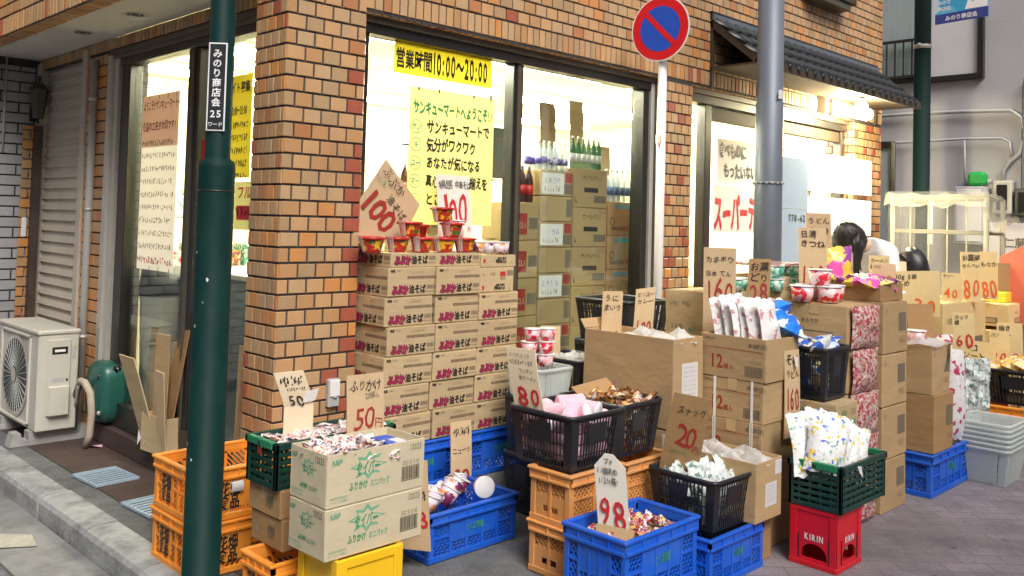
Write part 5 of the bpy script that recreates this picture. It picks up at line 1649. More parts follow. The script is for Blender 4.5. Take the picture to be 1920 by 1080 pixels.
def furi_print(b, fr, w, d, h):
    for key, ww, st, sz in (('f', w, 0, 1.0), ('s', d, 1, .62)):
        F = fr[key]
        cx, cy = ww * (.40 if not st else .50), h * .66
        pts = []
        spk = [(.082, 0), (.030, .012), (.055, .036), (.020, .030), (.004, .050), (-.014, .030), (-.045, .036), (-.034, .014), (-.075, .004), (-.036, -.010), (-.052, -.034), (-.016, -.024), (.0, -.044), (.020, -.026), (.052, -.030), (.030, -.010)]
        b.poly(F, [(cx + px * sz, cy + py * sz) for px, py in spk], .0010, 'ink_palegreen')
        b.poly(F, [(cx + px * sz * .80, cy + py * sz * .66) for px, py in spk], .0013, 'card_green')
        b.text('セイバー', F, cx, cy - .020 * sz, .046 * sz, 'ink_green', bold=.03, align='c', sx=.52, lean=.2, c=.0017)
        b.text('ふりかけ', F, cx - .075 * sz, h * .26, .030 * sz, 'ink_green', bold=.03, sx=.62, c=.0012)
        b.text('ミニパック', F, cx + .01 * sz, h * .26, .026 * sz, 'ink_palegreen', bold=.02, sx=.62, c=.0012)
        b.text('丸美屋', F, ww * .04, h * .80, .020 * (1 if not st else .8), 'ink_palegreen', bold=.03, sx=.7, c=.0012)
        b.text('12025', F, ww * (.90 if not st else .80), h * .80, .030, 'ink_grey', bold=.01, sx=.6, c=.0012, align='c', jit=.2)
        b.text('カートン寸法表示', F, ww * .03, h * .08, .009, 'ink_palegreen', c=.0012); b.text('取扱注意食品在中', F, ww * .03, h * .15, .009, 'ink_palegreen', c=.0012)
    F = fr['f']
    b.text('2022.01.15.A5', F, w * .76, h * .52, .021, 'ink_grey', bold=.005, sx=.5, c=.0012)
    barcode(b, F, w * .765, h * .22, w * .17, h * .24, 'ink_black', 6)
FZ = -1.20
carton('seasoning_carton', 'closed beige seasoning carton with green star print above the yellow crate', 'carton', .405, .215, .170, 'card_green', None, furi_print, loc=(-.2375, -.9825, FZ))
carton('seasoning_carton', 'open beige seasoning carton full of small packets', 'carton', .405, .215, .170, 'card_green', None, furi_print, open_top=True, fill=.80, loc=(-.2375, -.9800, FZ + .171), rz=R(.6))
fp = [pillow('seasoning_packet', M['furi'], .05, .062, .016, s, .6) for s in (1, 2, 3)]
spots = []
for i in range(6):
    for j in range(5):
        for k in range(2):
            spots.append((-.405 + i * .046 + rnd.uniform(-.012, .012), -1.062 + j * .040 + rnd.uniform(-.01, .01), FZ + .171 + .134 + k * .013 + rnd.uniform(0, .008) + (.008 if i < 5 else -.012), rnd.uniform(0, 6)))
heap(fp, spots, 'tiny colourful seasoning packet in the open beige carton', 'packet', 'seasoning packets in the beige carton', 5, .7)
mb = MB(); mb.box((-.155, -.085), (-1.06, -.93), (-.878, -.872), 'sign_blue'); mb.box((-.13, -.09), (-1.05, -1.0), (-.872, -.868), 'paper')
tag(mb.build('seasoning_bag'), 'dark blue flat bag with white label in the seasoning carton', 'packet')
fp = [pillow('noodle_packet', M['furi'], .06, .085, .02, s, .6) for s in (11, 12)]
spots = [(-.34 + i * .052 + rnd.uniform(-.01, .01), -.67 + j * .055, -1.062 + .135 + rnd.uniform(0, .02), rnd.uniform(0, 6)) for i in range(9) for j in range(3)]
heap(fp, spots, 'small pale packet in the dark green crate beside the pillar', 'packet', 'packets in the green crate', 6, .5)
price_sign('price_sign', 'cardboard 50 yen sign standing in the seasoning carton', (-.213, -.868, -.960), V3((1, -.03, 0)), V3((.01, .06, 1)), .160, .300, 'sign_card',
    [('t', 'ふりかけ', .012, .245, .042, 'ink_black', dict(sx=.80, jit=1.2)), ('t', '20袋入', .075, .212, .026, 'ink_grey', dict(sx=.75, jit=1.2)), ('t', '5', .022, .105, .110, 'ink_dkred', dict(bold=.004, sx=.85)), ('t', '0', .070, .105, .110, 'ink_dkred', dict(bold=.002, sx=.85)), ('t', '円', .116, .104, .040, 'ink_dkred', dict(bold=.0))])
mb = MB(); mb.add([(-.17, -.905, -.905), (-.118, -.905, -.902), (-.113, -.890, -.868), (-.163, -.890, -.873)], [(0, 1, 2, 3)], 'paper'); tag(mb.build('price_tag'), 'small white slip leaning on the cardboard 50 yen sign', 'tag')
o = price_sign('price_sign', 'folded cream 50 sign bent over in the dark green crate', (-.275, -.545, -.815), V3((1, -.05, 0)), V3((-.45, -.12, 1)), .125, .150, 'sign_cream',
    [('s', .012, .09, .10, .045, 'ink_black', dict(t=.1, n=7)), ('s', .03, .068, .08, .016, 'ink_black', dict(n=9)), ('t', '50', .022, .008, .060, 'ink_black', dict(bold=.010, sx=.9))])
mb = MB(); F = Frame((-.275, -.545, -.925), V3((1, -.05, 0)), V3((0, 0, 1))); mb.fbox(F, (0, .125), (0, .110), (-.004, 0), 'sign_cream'); mb.build('folded_base', o)
mb = MB(); mb.add([(-.205, -.556, -.805), (-.150, -.562, -.800), (-.140, -.570, -.752), (-.190, -.564, -.760)], [(0, 1, 2, 3)], 'paper'); tag(mb.build('price_tag'), 'white slip stuck on the folded cream 50 sign', 'tag')

yc = thing('bottle_crate', 'glossy yellow crate with red oval badge under the seasoning cartons', 'crate', (-.262, -.985, -1.5))
mb = MB(); L, W, H = .262, .235, .298
for wi, (Fw, ln) in enumerate(crate_walls(L, W)):
    mb.fbox(Fw, (0, ln), (0, H), (-.012, -.004), 'yellow', .002)
    for a in (0, ln - .035): mb.fbox(Fw, (a, a + .035), (0, H), (-.004, .004), 'yellow', .003)
    mb.fbox(Fw, (.034, ln - .034), (H - .03, H), (-.004, .003), 'yellow', .002); mb.fbox(Fw, (.034, ln - .034), (0, .03), (-.004, .003), 'yellow', .002)
mb.box((-L / 2 + .01, L / 2 - .01), (-W / 2 + .01, W / 2 - .01), (.01, .02), 'yellow')
mb.box((-L / 2 + .01, L / 2 - .01), (-W / 2 + .01, W / 2 - .01), (H - .02, H - .012), 'yellow')
mb.build('crate_wall', yc)
mb = MB()
Fw, ln = crate_walls(L, W)[0]
mb.disc(Frame(Fw.O, V3((1, 0, .22)), V3((-.22, 0, 1)), -Y), ln * .50 + .0, H * .46, .052, .026, .0, 'ink_red', 22)
mb.scribble(Frame(Fw.O, V3((1, 0, .22)), V3((-.22, 0, 1)), -Y), ln * .42, H * .44, .06, .022, 'ink_orange', 6, c=.0012, t=.25)
mb.build('badge', yc)

# ------------------------------------------------------------------ orange towers, dark baskets, blue crates in the middle
ot = lattice_crate('delivery_crate', 'worn orange crate directly under the pink cup basket', 'crate', .30, .21, .213, 'orange_old', 'worn orange crates', cols=2, midrail=.56, solid_mid=False, pitch=.024)
ot.location = (.752, -1.112, -1.293)
dup(ot, (.752, -1.112, -1.5), 0, 'worn orange crate on the paving below the pink cup basket tower', scale=(1, 1, .97))
dup(ot, (1.075, -1.135, -1.293), 0, 'worn orange crate under the basket of golden packets')
dup(ot, (1.075, -1.135, -1.5), 0, 'bottom worn orange crate of the golden packet tower', scale=(1, 1, .97))

b1 = basket('shopping_basket', 'black basket of pink cups on the worn orange crates', 'basket', .335, .345, .220, 'black_plastic', group='black shopping baskets', pitch=.025, rows=4, barw=.0055)
b1.location = (.768, -1.050, -1.080)
dup(b1, (1.078, -1.025, -1.080), R(2), 'black basket of golden packets behind the pink cup basket', scale=(.92, 1, 1))
# pink cups lying in the first basket
def pcup(label, loc, rot, first=[None]):
    if first[0] is None:
        t = thing('pink_cup', label, 'cup', loc, 0, 'pink cups in the black basket', rot)
        mb = MB(); mb.lathe((0, 0, -.055), [(.026, 0), (.030, .004), (.040, .100), (.043, .104), (.043, .110), (0, .111)], 'pink_pack', 18); mb.build('cup_wall', t)
        mb = MB(); mb.lathe((0, 0, .0555), [(.0415, 0), (.041, .003), (0, .0035)], 'white_plastic', 18); mb.build('lid', t)
        first[0] = t; return t
    return dup(first[0], loc, None, label, rot=rot)
pc = [(.735, -1.085, -.835, 95, 0, 62), (.80, -1.12, -.858, 100, 20, 20), (.675, -1.14, -.868, 80, 0, 120), (.665, -1.05, -.868, 85, 10, 40), (.73, -.98, -.88, 95, 0, 150), (.83, -1.02, -.875, 90, 0, 90), (.72, -1.15, -.885, 60, 10, 10), (.85, -1.12, -.90, 92, 0, 130), (.67, -.96, -.90, 100, 0, 60)]
for k in range(3):
    for i in range(5):
        pc.append((.695 + i * .036, -1.120 - .010 * k, -1.025 + .058 * k, 90, 0, 80 + 10 * ((i + k) % 3)))
        pc.append((.700 - .010 * k, -1.06 + i * .040, -1.025 + .058 * k, 90, 0, -10 + 10 * ((i + k) % 3)))
for (x, y, z, a, b, c) in pc: pcup('pink cup lying in the black basket beside the 80 sign', (x, y, z), (R(a), R(b), R(c)))
price_sign('price_sign', 'cream 80 sign leaning in the pink cup basket', (.600, -.905, -.86), V3((.12, -.99, 0)), V3((-.10, .16, 1)), .150, .25, 'sign_cream',
    [('t', 'エースコック', .014, .215, .020, 'ink_black', dict(sx=.9)), ('s', .014, .182, .12, .022, 'ink_grey', dict(n=9)), ('t', 'ワンタン', .055, .150, .022, 'ink_black', dict(sx=.8)), ('t', '塩ラーメン', .05, .122, .020, 'ink_black', dict(sx=.9)), ('t', '80', .022, .018, .105, 'ink_red', dict(bold=.014, sx=.98))])
gp_ = [pillow('golden_packet', M['gold_pack'], .085, .10, .03, s, .6) for s in (21, 22, 23)]
spots = [(.975 + i * .058 + rnd.uniform(-.012, .012), -1.14 + j * .058 + rnd.uniform(-.01, .01), -.90 + rnd.uniform(0, .035) + (.012 if j else 0), rnd.uniform(0, 6)) for i in range(5) for j in range(4)]
spots += [(.965 + i * .055, -1.125 - .004 * k, -1.045 + k * .035, 0, (R(90 + rnd.uniform(-20, 20)), R(rnd.uniform(-30, 30)), R(rnd.uniform(-15, 15)))) for i in range(5) for k in range(5)]
spots += [(.985, -1.11 + i * .05, -1.045 + k * .035, 0, (R(90), R(rnd.uniform(-30, 30)), R(90 + rnd.uniform(-15, 15)))) for i in range(5) for k in range(5)]
heap(gp_, spots, 'crumpled golden snack packet in the second black basket', 'packet', 'golden packets in the basket', 8, .9)
mb = MB(); F = Frame((1.00, -.93, -.875), V3((1, -.25, .16)), V3((.0, .55, .35)))
mb.fbox(F, (0, .20), (0, .08), (-.002, .002), 'card_brown'); tag(mb.build('cardboard_flap'), 'torn dark cardboard flap over the golden packets', 'cardboard')

dup(bl_proto, (.725, -1.430, -1.455), 0, 'large blue crate of wrapped sweets with the 98 sign', scale=(.90, .80, 1.20))
bC = [o_ for o_ in COL.objects if o_.get('label', '') == 'large blue crate of wrapped sweets with the 98 sign'][0]
bC.location.z = -1.455
cd = [pillow('sweet', M['candy'], .034, .050, .018, s, .7) for s in (31, 32, 33, 34)]
spots = [(.555 + i * .040 + rnd.uniform(-.012, .012), -1.535 + j * .038 + rnd.uniform(-.012, .012), -1.268 + .030 * math.exp(-((i - 5) ** 2 + (j - 3) ** 2) / 8) + rnd.uniform(0, .02), rnd.uniform(0, 6)) for i in range(9) for j in range(6)]
heap(cd, spots, 'small wrapped sweet heaped in the blue crate by the 98 sign', 'sweet', 'wrapped sweets in the blue crate', 9, .9)
mb = MB(); mb.box((.52, .93), (-1.555, -1.305), (-1.30, -1.283), 'card_brown'); tag(mb.build('cardboard_insert'), 'cardboard insert under the wrapped sweets in the blue crate', 'cardboard')
price_sign('price_sign', 'white card 98 sign with cut corners in the blue crate', (.580, -1.385, -1.262), V3((.30, -.95, 0)), V3((-.02, .10, 1)), .125, .31, 'sign_white',
    [('t', 'プチ', .042, .272, .024, 'ink_black', dict(sx=.8, bold=.01)), ('t', '2.1個あめ', .010, .238, .026, 'ink_black', dict(sx=.72, bold=.01)), ('t', '1/2価格!', .016, .200, .030, 'ink_black', dict(sx=.65, bold=.01)), ('t', '98', .010, .055, .135, 'ink_red', dict(bold=.008, sx=.66)), ('t', '円', .098, .022, .026, 'ink_red')], pts=[(0, 0), (.125, 0), (.125, .265), (.078, .31), (.045, .31), (0, .26)], thick=.003)
mb = MB(); F = Frame((.535, -1.40, -1.28), V3((.3, -.95, .0)), V3((.25, .1, .7))); mb.fbox(F, (0, .15), (0, .075), (-.002, .002), 'card'); tag(mb.build('cardboard_flap'), 'grey brown cardboard flap beside the wrapped sweets', 'cardboard')

bB = dup(bl_proto, (1.165, -1.485, -1.5), 0, 'blue crate with yellow lettering under the white packet basket', scale=(.80, .78, .985))
b3 = dup(b1, (1.165, -1.455, -1.302), R(-1), 'black basket of white packets with the 20 sign', scale=(.90, .94, .92))
wp = [pillow('white_packet', M['white_pack'], .095, .13, .032, s, .28) for s in (41, 42, 43)]
spots = []
for i in range(5):
    spots.append((1.06 + i * .050, -1.51 + rnd.uniform(-.02, .02), -1.125 + rnd.uniform(-.015, .015), 0, (R(rnd.uniform(60, 85)), R(rnd.uniform(-25, 25)), R(rnd.uniform(-50, 30)))))
    for k in range(2):
        spots.append((1.085 + i * .040, -1.528 - .012 * k, -1.222 + k * .055, 0, (R(88 + rnd.uniform(-4, 4)), R(rnd.uniform(-14, 14)), R(rnd.uniform(-8, 8)))))
        spots.append((1.092 - .012 * k, -1.525 + i * .040, -1.222 + k * .055, 0, (R(88 + rnd.uniform(-4, 4)), R(rnd.uniform(-14, 14)), R(90 + rnd.uniform(-8, 8)))))
for j in range(4):
    spots.append((1.07 + .05 * j, -1.42, -1.13, 0, (R(rnd.uniform(55, 80)), R(rnd.uniform(-20, 20)), R(rnd.uniform(-50, 30)))))
heap(wp, spots, 'glossy white packet in the black basket by the 20 sign', 'packet', 'white packets in the basket', 10, .2)
price_sign('price_sign', 'tilted brown cardboard 20 sign in the white packet basket', (1.075, -1.30, -1.115), V3((.22, -.97, -.06)), V3((.02, -.20, 1)), .165, .335, 'card_brown',
    [('t', 'スナック', .03, .255, .040, 'ink_black', dict(sx=.8)), ('t', '2', .035, .110, .135, 'ink_dkred', dict(bold=.010, sx=.9)), ('t', '0', .080, .110, .125, 'ink_dkred', dict(bold=.006, sx=.8)), ('t', '円', .125, .105, .03, 'ink_dkred'), ('s', .035, .085, .08, .014, 'ink_green')])
mb = MB(); F = Frame((1.112, -1.418, -.905), V3((.2, -.97, .1)), V3((.0, -.1, 1)), None); mb.fbox(F, (0, .058), (0, .075), (.003, .006), 'paper'); tag(mb.build('price_tag'), 'white slip on the edge of the brown 20 sign', 'tag')
carton('carton', 'plain brown carton on the paving beside the lettered blue crate', 'carton', .155, .24, .196, 'card_brown', None, None, loc=(1.415, -1.475, -1.5))
def c9_print(b, fr, w, d, h):
    F = fr['f']; b.rect(F, (w * .35, w * .80), (h * .22, h * .62), .0012, 'paper'); b.rect(F, (w * .72, w * .98), (h * .72, h * .96), .0012, 'paper')
    for q in range(6): b.scribble(F, w * .40, h * .55 - q * h * .05, w * .34, .006, 'ink_grey', 6, c=.002, seed=q)
carton('carton', 'brown carton with white label topped by crumpled clear film', 'carton', .215, .375, .245, 'card', None, c9_print, open_top=True, fill=.9, loc=(1.3675, -1.4625, -1.302))
tag(film_heap('plastic_film', Frame((1.27, -1.65, -1.085), X, Y), .20, .42, .085, 'film', 3), 'crumpled clear plastic film spilling over the labelled brown carton', 'plastic film')

# ------------------------------------------------------------------ tall cartons behind the middle row
def lab_print(b, fr, w, d, h):
    F = fr['f']; b.rect(F, (w * .28, w * .82), (h * .30, h * .72), .0012, 'paper')
    for q in range(7): b.scribble(F, w * .34, h * .66 - q * h * .05, w * .42, .008, 'ink_grey', 6, c=.002, seed=q)
def low_print(b, fr, w, d, h):
    F = fr['f']; b.rect(F, (-.0 + w * .05, w * .55), (h * .62, h * .9), .0012, 'paper'); F = fr['s']; b.rect(F, (d * .90, d * .99), (h * .74, h * .97), .0012, 'paper'); b.rect(F, (d * .955, d * .975), (h * .78, h * .93), .002, 'ink_black')
    b.rect(F, (d * .82, d * .985), (h * .20, h * .62), .0012, 'paper')
    for q in range(6): b.scribble(F, d * .84, h * .56 - q * h * .06, d * .12, .008, 'ink_grey', 5, c=.002, seed=q)
carton('tall_carton', 'big plain brown open carton with clear film on top', 'carton', .235, .52, .40, 'card', None, lab_print, open_top=True, fill=.93, flaps=[('b', 55, .05)], loc=(1.3675, -.98, -.995))
carton('tall_carton', 'brown carton with white labels under the big plain open carton', 'carton', .235, .52, .50, 'card', None, low_print, loc=(1.3675, -.98, -1.5))
tag(film_heap('plastic_film', Frame((1.26, -1.24, -.62), X, Y), .235, .34, .07, 'film', 5), 'bunched clear film lying on the big open carton', 'plastic film')
def sign(lab, P0, u, v, w, h, txt, num, mat='sign_card', col='ink_dkred', numh=None, tw=.8, ny=None):
    numh = numh or h * .36
    L = []
    if num:
        sx = min(1.0, (w * .86) / (sum(adv(c) for c in num) * numh))
        L.append(('t', num, w * .08, (ny if ny is not None else .10) * h, numh, col, dict(bold=.012, sx=sx)))
    yy = h - h * .16
    for k, tx in enumerate(txt):
        hh = min(h * .13, w * .9 / max(1, len(tx)))
        if tx: L.append(('t', tx, w * .06, yy, hh, 'ink_black', dict(sx=min(1.0, w * .88 / (sum(adv(c) for c in tx) * hh)), bold=.008)))
        yy -= h * .15
    return price_sign('price_sign', lab, P0, u, v, w, h, mat, L)
sign('narrow cardboard 160 sign at the back of the big open carton', (1.345, -.74, -.72), V3((.85, -.5, 0)), V3((.06, .0, 1)), .105, .30, ['うに', 'まいう'], '160')
sign('slanted cardboard 100 sign beside the narrow 160 sign', (1.50, -.82, -.66), V3((.85, -.5, .12)), V3((.10, 0, 1)), .105, .25, ['ミソスー', 'カレー'], '100')

GT = 'red-numbered brown cartons'
def twelve_print(b, fr, w, d, h):
    F = fr['s']
    b.rect(F, (d * .03, d * .97), (h * .66, h * .72), .0010, 'card'); b.rect(F, (d * .06, d * .95), (h * .685, h * .70), .0014, 'ink_dkred')
    b.text('12', F, d * .15, h * .22, .085, 'ink_dkred', bold=.015, sx=.8, c=.0012); b.text('個入', F, d * .36, h * .22, .026, 'ink_dkred', bold=.01, c=.0012)
    b.text('ニチレイ', F, d * .03, h * .86, .018, 'ink_black', bold=.01, c=.0012, sx=.9)
    barcode(b, F, d * .70, h * .12, d * .24, h * .2, seed=8); b.text('48 5087(27)', F, d * .74, h * .78, .026, 'ink_grey', sx=.55, bold=.02, c=.0012); b.rect(F, (d * .76, d * .94), (h * .40, h * .48), .0012, 'ink_tan')
XT, YT = 1.65, -1.385
tw = carton('numbered_carton', 'topmost numbered brown carton holding a row of white bags', 'carton', .30, .33, .19, 'card', GT, twelve_print, open_top=True, fill=.75, loc=(XT, YT, -.77))
tw2 = carton('numbered_carton', 'second numbered brown carton from the top with white straps', 'carton', .294, .318, .183, 'card', GT, twelve_print, loc=(XT, YT, -.954))
for yy in (.09, -.10):
    mb = MB(); mb.box((-.1485, -.147), (yy - .006, yy + .006), (-.17, .184), 'strap'); mb.build('strap', tw2)
for k in range(3):
    dup(tw2, (XT + .003 * k, YT + .004, -.954 - .182 * (k + 1)), 0, '%s numbered brown carton from the top of the strapped pile' % ORD[2 + k])
ub = [pillow('white_bag', M['ubag'], .15, .21, .04, s, .5) for s in (51, 52, 53)]
spots = [(1.60 + .012 * (i % 2), -1.28 - i * .044, -.515 + rnd.uniform(-.01, .01), 0, (R(78), R(rnd.uniform(-10, 10)), R(-15 + rnd.uniform(-14, 14)))) for i in range(6)]
heap(ub, spots, 'upright white bag with red marks in the topmost numbered carton', 'bag', 'white bags in the numbered carton', 12, .1)
bb = [pillow('blue_snack_bag', M['blue_bag'], .20, .15, .09, s, .5) for s in (61, 62)]
bb[0].location = (1.76, -1.495, -.525); bb[0].rotation_euler = (R(20), R(25), R(-40)); tag(bb[0], 'puffy blue and white bag lying on the numbered cartons', 'bag')
bb[1].location = (1.82, -1.42, -.475); bb[1].rotation_euler = (R(-20), R(10), R(30)); tag(bb[1], 'second blue bag tucked behind the puffy blue and white bag', 'bag')
sign('tall cardboard 160 sign behind the white bags', (1.68, -1.11, -.63), V3((.55, -.84, 0)), V3((.02, .02, 1)), .155, .44, ['カネボウ', '日本 てん'], '160', numh=.15, ny=.40)
sign('dull narrow 28 sign standing at the thick grey pole', (1.86, -1.24, -.60), V3((.6, -.8, 0)), V3((.05, 0, 1)), .105, .36, ['お菓', 'どり'], '28', 'card_brown', numh=.12, ny=.42)
sign('tall cardboard 160 sign tied to the strapped cartons', (1.655, -1.562, -1.03), V3((1, -.06, 0)), V3((.02, .03, 1)), .125, .39, ['そば', 'うどん'], '160', numh=.14, ny=.30)
mb = MB(); mb.add([(1.715, -1.572, -.66), (1.745, -1.574, -.67), (1.748, -1.576, -.72), (1.725, -1.574, -.71)], [(0, 1, 2, 3)], 'paper'); tag(mb.build('price_tag'), 'white torn slip at the top of the tied 160 sign', 'tag')

# dark baskets and crates at the back between window and cartons
bk = dup(b1, (1.46, -.46, -.985), 0, 'black basket behind the big carton under a small handwritten card', scale=(.82, 1.05, .92))
for k in range(2): dup(b1, (1.46, -.46, -1.5 + k * .255), 0, ('black basket on the paving behind the worn orange crates', 'black basket stacked second behind the worn orange crates')[k], scale=(.82, 1.05, 1.12))
mb = MB(); tag(film_heap('plastic_film', Frame((1.34, -.62, -.80), X, Y), .25, .30, .05, 'film', 9), 'shiny film covering the basket behind the big carton', 'plastic film')
sign('small card with two handwritten lines above the back basket', (1.36, -.34, -.80), V3((.6, -.8, 0)), V3((.0, .05, 1)), .10, .17, ['うす塩', '', 'ポテチ'], '', numh=.01)
tp = cup('stacked_cup', 'red and white tub on the clear basket beside the noodle pile', 'cup_pink', (1.20, -.52, -.80), .042, .060, 'red and white tubs', cat='tub')
for k in range(2): dup(tp, (1.20 + .006 * k, -.52, -.80 + .0635 * (k + 1)), rnd.uniform(0, 5))
for (x, y, z) in ((1.12, -.48, -.80), (1.12, -.48, -.7365), (1.22, -.43, -.80), (1.22, -.43, -.7365), (1.13, -.49, -.673)): dup(tp, (x, y, z), 1.0)
cb = basket('clear_basket', 'lilac see-through basket beside the noodle pile', 'basket', .24, .22, .14, 'clear_plastic', taper=.015, plate=False, pitch=.018)
cb.location = (1.18, -.50, -.945)
dup(b1, (1.18, -.50, -1.5), 0, 'black basket on the paving under the lilac see-through basket', scale=(.72, .7, 1.26)); dup(b1, (1.18, -.50, -1.222), 0, 'black basket right below the lilac see-through basket', scale=(.72, .7, 1.25))
dk = dup(b1, (1.93, -.42, -.74), 0, 'dark basket topping the pile before the tiled pier', scale=(1.1, 1.1, 1.05))
dup(b1, (1.93, -.42, -1.12), 0, 'dark basket in the middle of the pile before the tiled pier', scale=(1.1, 1.1, 1.7))
dup(b1, (1.93, -.42, -1.5), 0, 'dark basket at the foot of the pile before the tiled pier', scale=(1.1, 1.1, 1.7))

# printed cartons behind the pier side
def mid_print(b, fr, w, d, h):
    for k, ww in (('f', w), ('s', d)):
        F = fr[k]
        b.text('いわし缶詰', F, ww * .08, h * .68, h * .13, 'ink_grey', bold=.02, sx=.8, c=.0012); b.rect(F, (ww * .45, ww * .92), (h * .18, h * .42), .0012, 'ink_green' if w < .33 else 'ink_grey')
        b.text('100% DRY', F, ww * .48, h * .22, h * .14, 'card_pale', bold=.02, sx=.5, c=.0022); b.text('24本', F, ww * .1, h * .2, h * .14, 'ink_grey', c=.0012)
GM = 'printed brown cartons near the grey pole'
pm_ = carton('printed_carton', 'uppermost printed carton between the tiled pier and the white bags', 'carton', .32, .32, .25, 'card_pale', GM, mid_print, loc=(1.98, -.95, -.67))
for k in range(3): dup(pm_, (1.98, -.95, -.67 - .255 * (k + 1)), R(k - 1), '%s printed carton down between the tiled pier and the white bags' % ORD[k + 1])
for k in range(5):
    dup(pm_, (2.42, -1.06, -1.5 + .232 * k), R((k % 3) - 1), '%s printed carton from the paving in the pile behind the grey pole foot' % ORD[k], scale=(1.05, 1, .92))
# green noodle cups on top of cartons
mb_lid = MB(); mb_lid.box((2.21, 2.62), (-1.22, -.90), (-.29, -.275), 'pink_wrap', .003); tag(mb_lid.build('printed_sheet'), 'pinkish printed sheet laid over the green cups', 'sheet')
gcp = cup('green_cup', 'pale green noodle cup below the pinkish sheet', 'cup_green', (2.12, -1.16, -.42), .050, .068, 'pale green noodle cups')
for (x, y, z) in ((2.25, -1.18, -.42), (2.38, -1.20, -.42), (2.12, -1.16, -.51), (2.0, -1.08, -.42), (2.25, -1.18, -.351), (2.38, -1.2, -.351), (2.12, -1.04, -.42)): dup(gcp, (x, y, z), rnd.uniform(0, 5))
carton('printed_carton', 'dark lettered carton right under the pinkish sheet', 'carton', .2, .3, .12, 'card_brown', None, mid_print, loc=(2.56, -1.06, -.41))

# green basket of bread bags on the red crate
gb = slat_crate('basket_crate', 'dark green slatted crate of white bags standing on the red crate', .43, .235, .175, 'dkgreen_plastic', (1.715, -1.785, -1.252))
gb.scale = (1, 1, 1.1)
mb = MB(); mb.add([(1.62 - 1.715, -.128, .165), (1.66 - 1.715, -.128, .160), (1.67 - 1.715, -.131, .115), (1.64 - 1.715, -.131, .135)], [(0, 1, 2, 3)], 'paper'); mb.build('tag', gb)
bp_ = [pillow('white_bread_bag', M['bag_pack'], .15, .24, .055, s, .5) for s in (71, 72, 73)]
spots = []
for i in range(7):
    spots.append((1.545 + i * .042, -1.80 + rnd.uniform(-.02, .02), -1.06 + .075 * math.exp(-((i - 1.0) / 2.2) ** 2), 0, (R(72 + rnd.uniform(-8, 8)), R(rnd.uniform(-12, 25)), R(-55 + rnd.uniform(-12, 12)))))
    spots.append((1.56 + i * .042, -1.72, -1.05 + .06 * math.exp(-((i - 2) / 2.2) ** 2), 0, (R(68 + rnd.uniform(-8, 8)), R(rnd.uniform(-12, 20)), R(-45 + rnd.uniform(-12, 12)))))
heap(bp_, spots, 'white printed bag leaning in the green crate above the red crate', 'bag', 'white bags in the green crate', 14, .1)

rc = thing('bottle_crate', 'bright red bottle crate with arched openings on the paving', 'crate', (1.625, -1.775, -1.5))
L, W, H = .225, .205, .246
def red_wall(mb, Fw, ln):
    a0, a1, b0 = ln * .24, ln * .80, .035
    n = 10; cx, r_ = (a0 + a1) / 2, (a1 - a0) / 2; top = .055
    arch = [(cx + r_ * math.cos(math.pi * i / n), b0 + top * math.sin(math.pi * i / n) ** .8 + .008) for i in range(n + 1)]
    mb.fbox(Fw, (0, a0), (0, H), (-.010, 0), 'red_plastic'); mb.fbox(Fw, (a1, ln), (0, H), (-.010, 0), 'red_plastic')
    mb.fbox(Fw, (a0, a1), (0, b0), (-.010, 0), 'red_plastic')
    for i in range(n):
        (x1, y1), (x0, y0) = arch[i], arch[i + 1]
        mb.prism(Fw, [(x0, y0), (x1, y1), (x1, H), (x0, H)], -.010, 0, 'red_plastic')
    mb.fbox(Fw, (-.003, ln + .003), (H - .02, H), (0, .005), 'red_plastic', .002); mb.fbox(Fw, (-.003, ln + .003), (0, .022), (0, .006), 'red_plastic', .002)
    mb.fbox(Fw, (0, .03), (.02, H - .02), (0, .004), 'red_plastic', .002); mb.fbox(Fw, (ln - .03, ln), (.02, H - .02), (0, .004), 'red_plastic', .002)
    mb.fbox(Fw, (a0 - .012, a0 - .008), (.03, .13), (0, .003), 'hole'); mb.fbox(Fw, (a1 + .008, a1 + .012), (.03, .13), (0, .003), 'hole')
mb = MB()
for (Fw, ln) in crate_walls(L, W): red_wall(mb, Fw, ln)
mb.box((-L / 2 + .01, L / 2 - .01), (-W / 2 + .01, W / 2 - .01), (.002, .012), 'red_plastic'); mb.box((-L / 2 + .01, L / 2 - .01), (-W / 2 + .01, W / 2 - .01), (H - .06, H - .05), 'red_plastic')
mb.build('crate_wall', rc)
mb = MB()
for (Fw, ln) in crate_walls(L, W): mb.text('KIRIN', Fw, ln * .52, .112, .036, 'ink_white', bold=.03, align='c', sx=.72, c=.002)
mb.build('lettering', rc)

# basket of blue bags and the green-printed cartons below it
dup(b1, (1.955, -1.555, -.872), 0, 'tall black basket of blue and cream bags', scale=(.70, .66, 1.06))
bb2 = [pillow('blue_cream_bag', patchy('blue_cream_bag_print', [(.03, .10, .50), (.75, .68, .42), (.78, .78, .8), (.04, .14, .6), (.6, .68, .78)], 24), .10, .13, .05, s, .6) for s in (81, 82)]
heap(bb2, [(1.90 + i * .05, -1.60 + j * .07, -.645 + rnd.uniform(0, .03), rnd.uniform(0, 6)) for i in range(3) for j in range(2)] + [(1.915 + .02 * j, -1.60 + j * .045, -.77, 0, (R(88), 0, R(70))) for j in range(3)], 'blue and cream bag in the tall black basket', 'bag', 'blue and cream bags', 15, .6)
def green_print(b, fr, w, d, h):
    for k, ww in (('f', w), ('s', d)):
        F = fr[k]
        b.rect(F, (ww * .15, ww * .9), (h * .10, h * .45), .0012, 'ink_green'); b.text('GREEN', F, ww * .2, h * .18, h * .22, 'ink_white', bold=.02, sx=.6, c=.002); b.text('清涼', F, ww * .2, h * .62, h * .2, 'ink_green', c=.0012); b.rect(F, (ww * .7, ww * .9), (h * .6, h * .8), .0012, 'ink_tan')
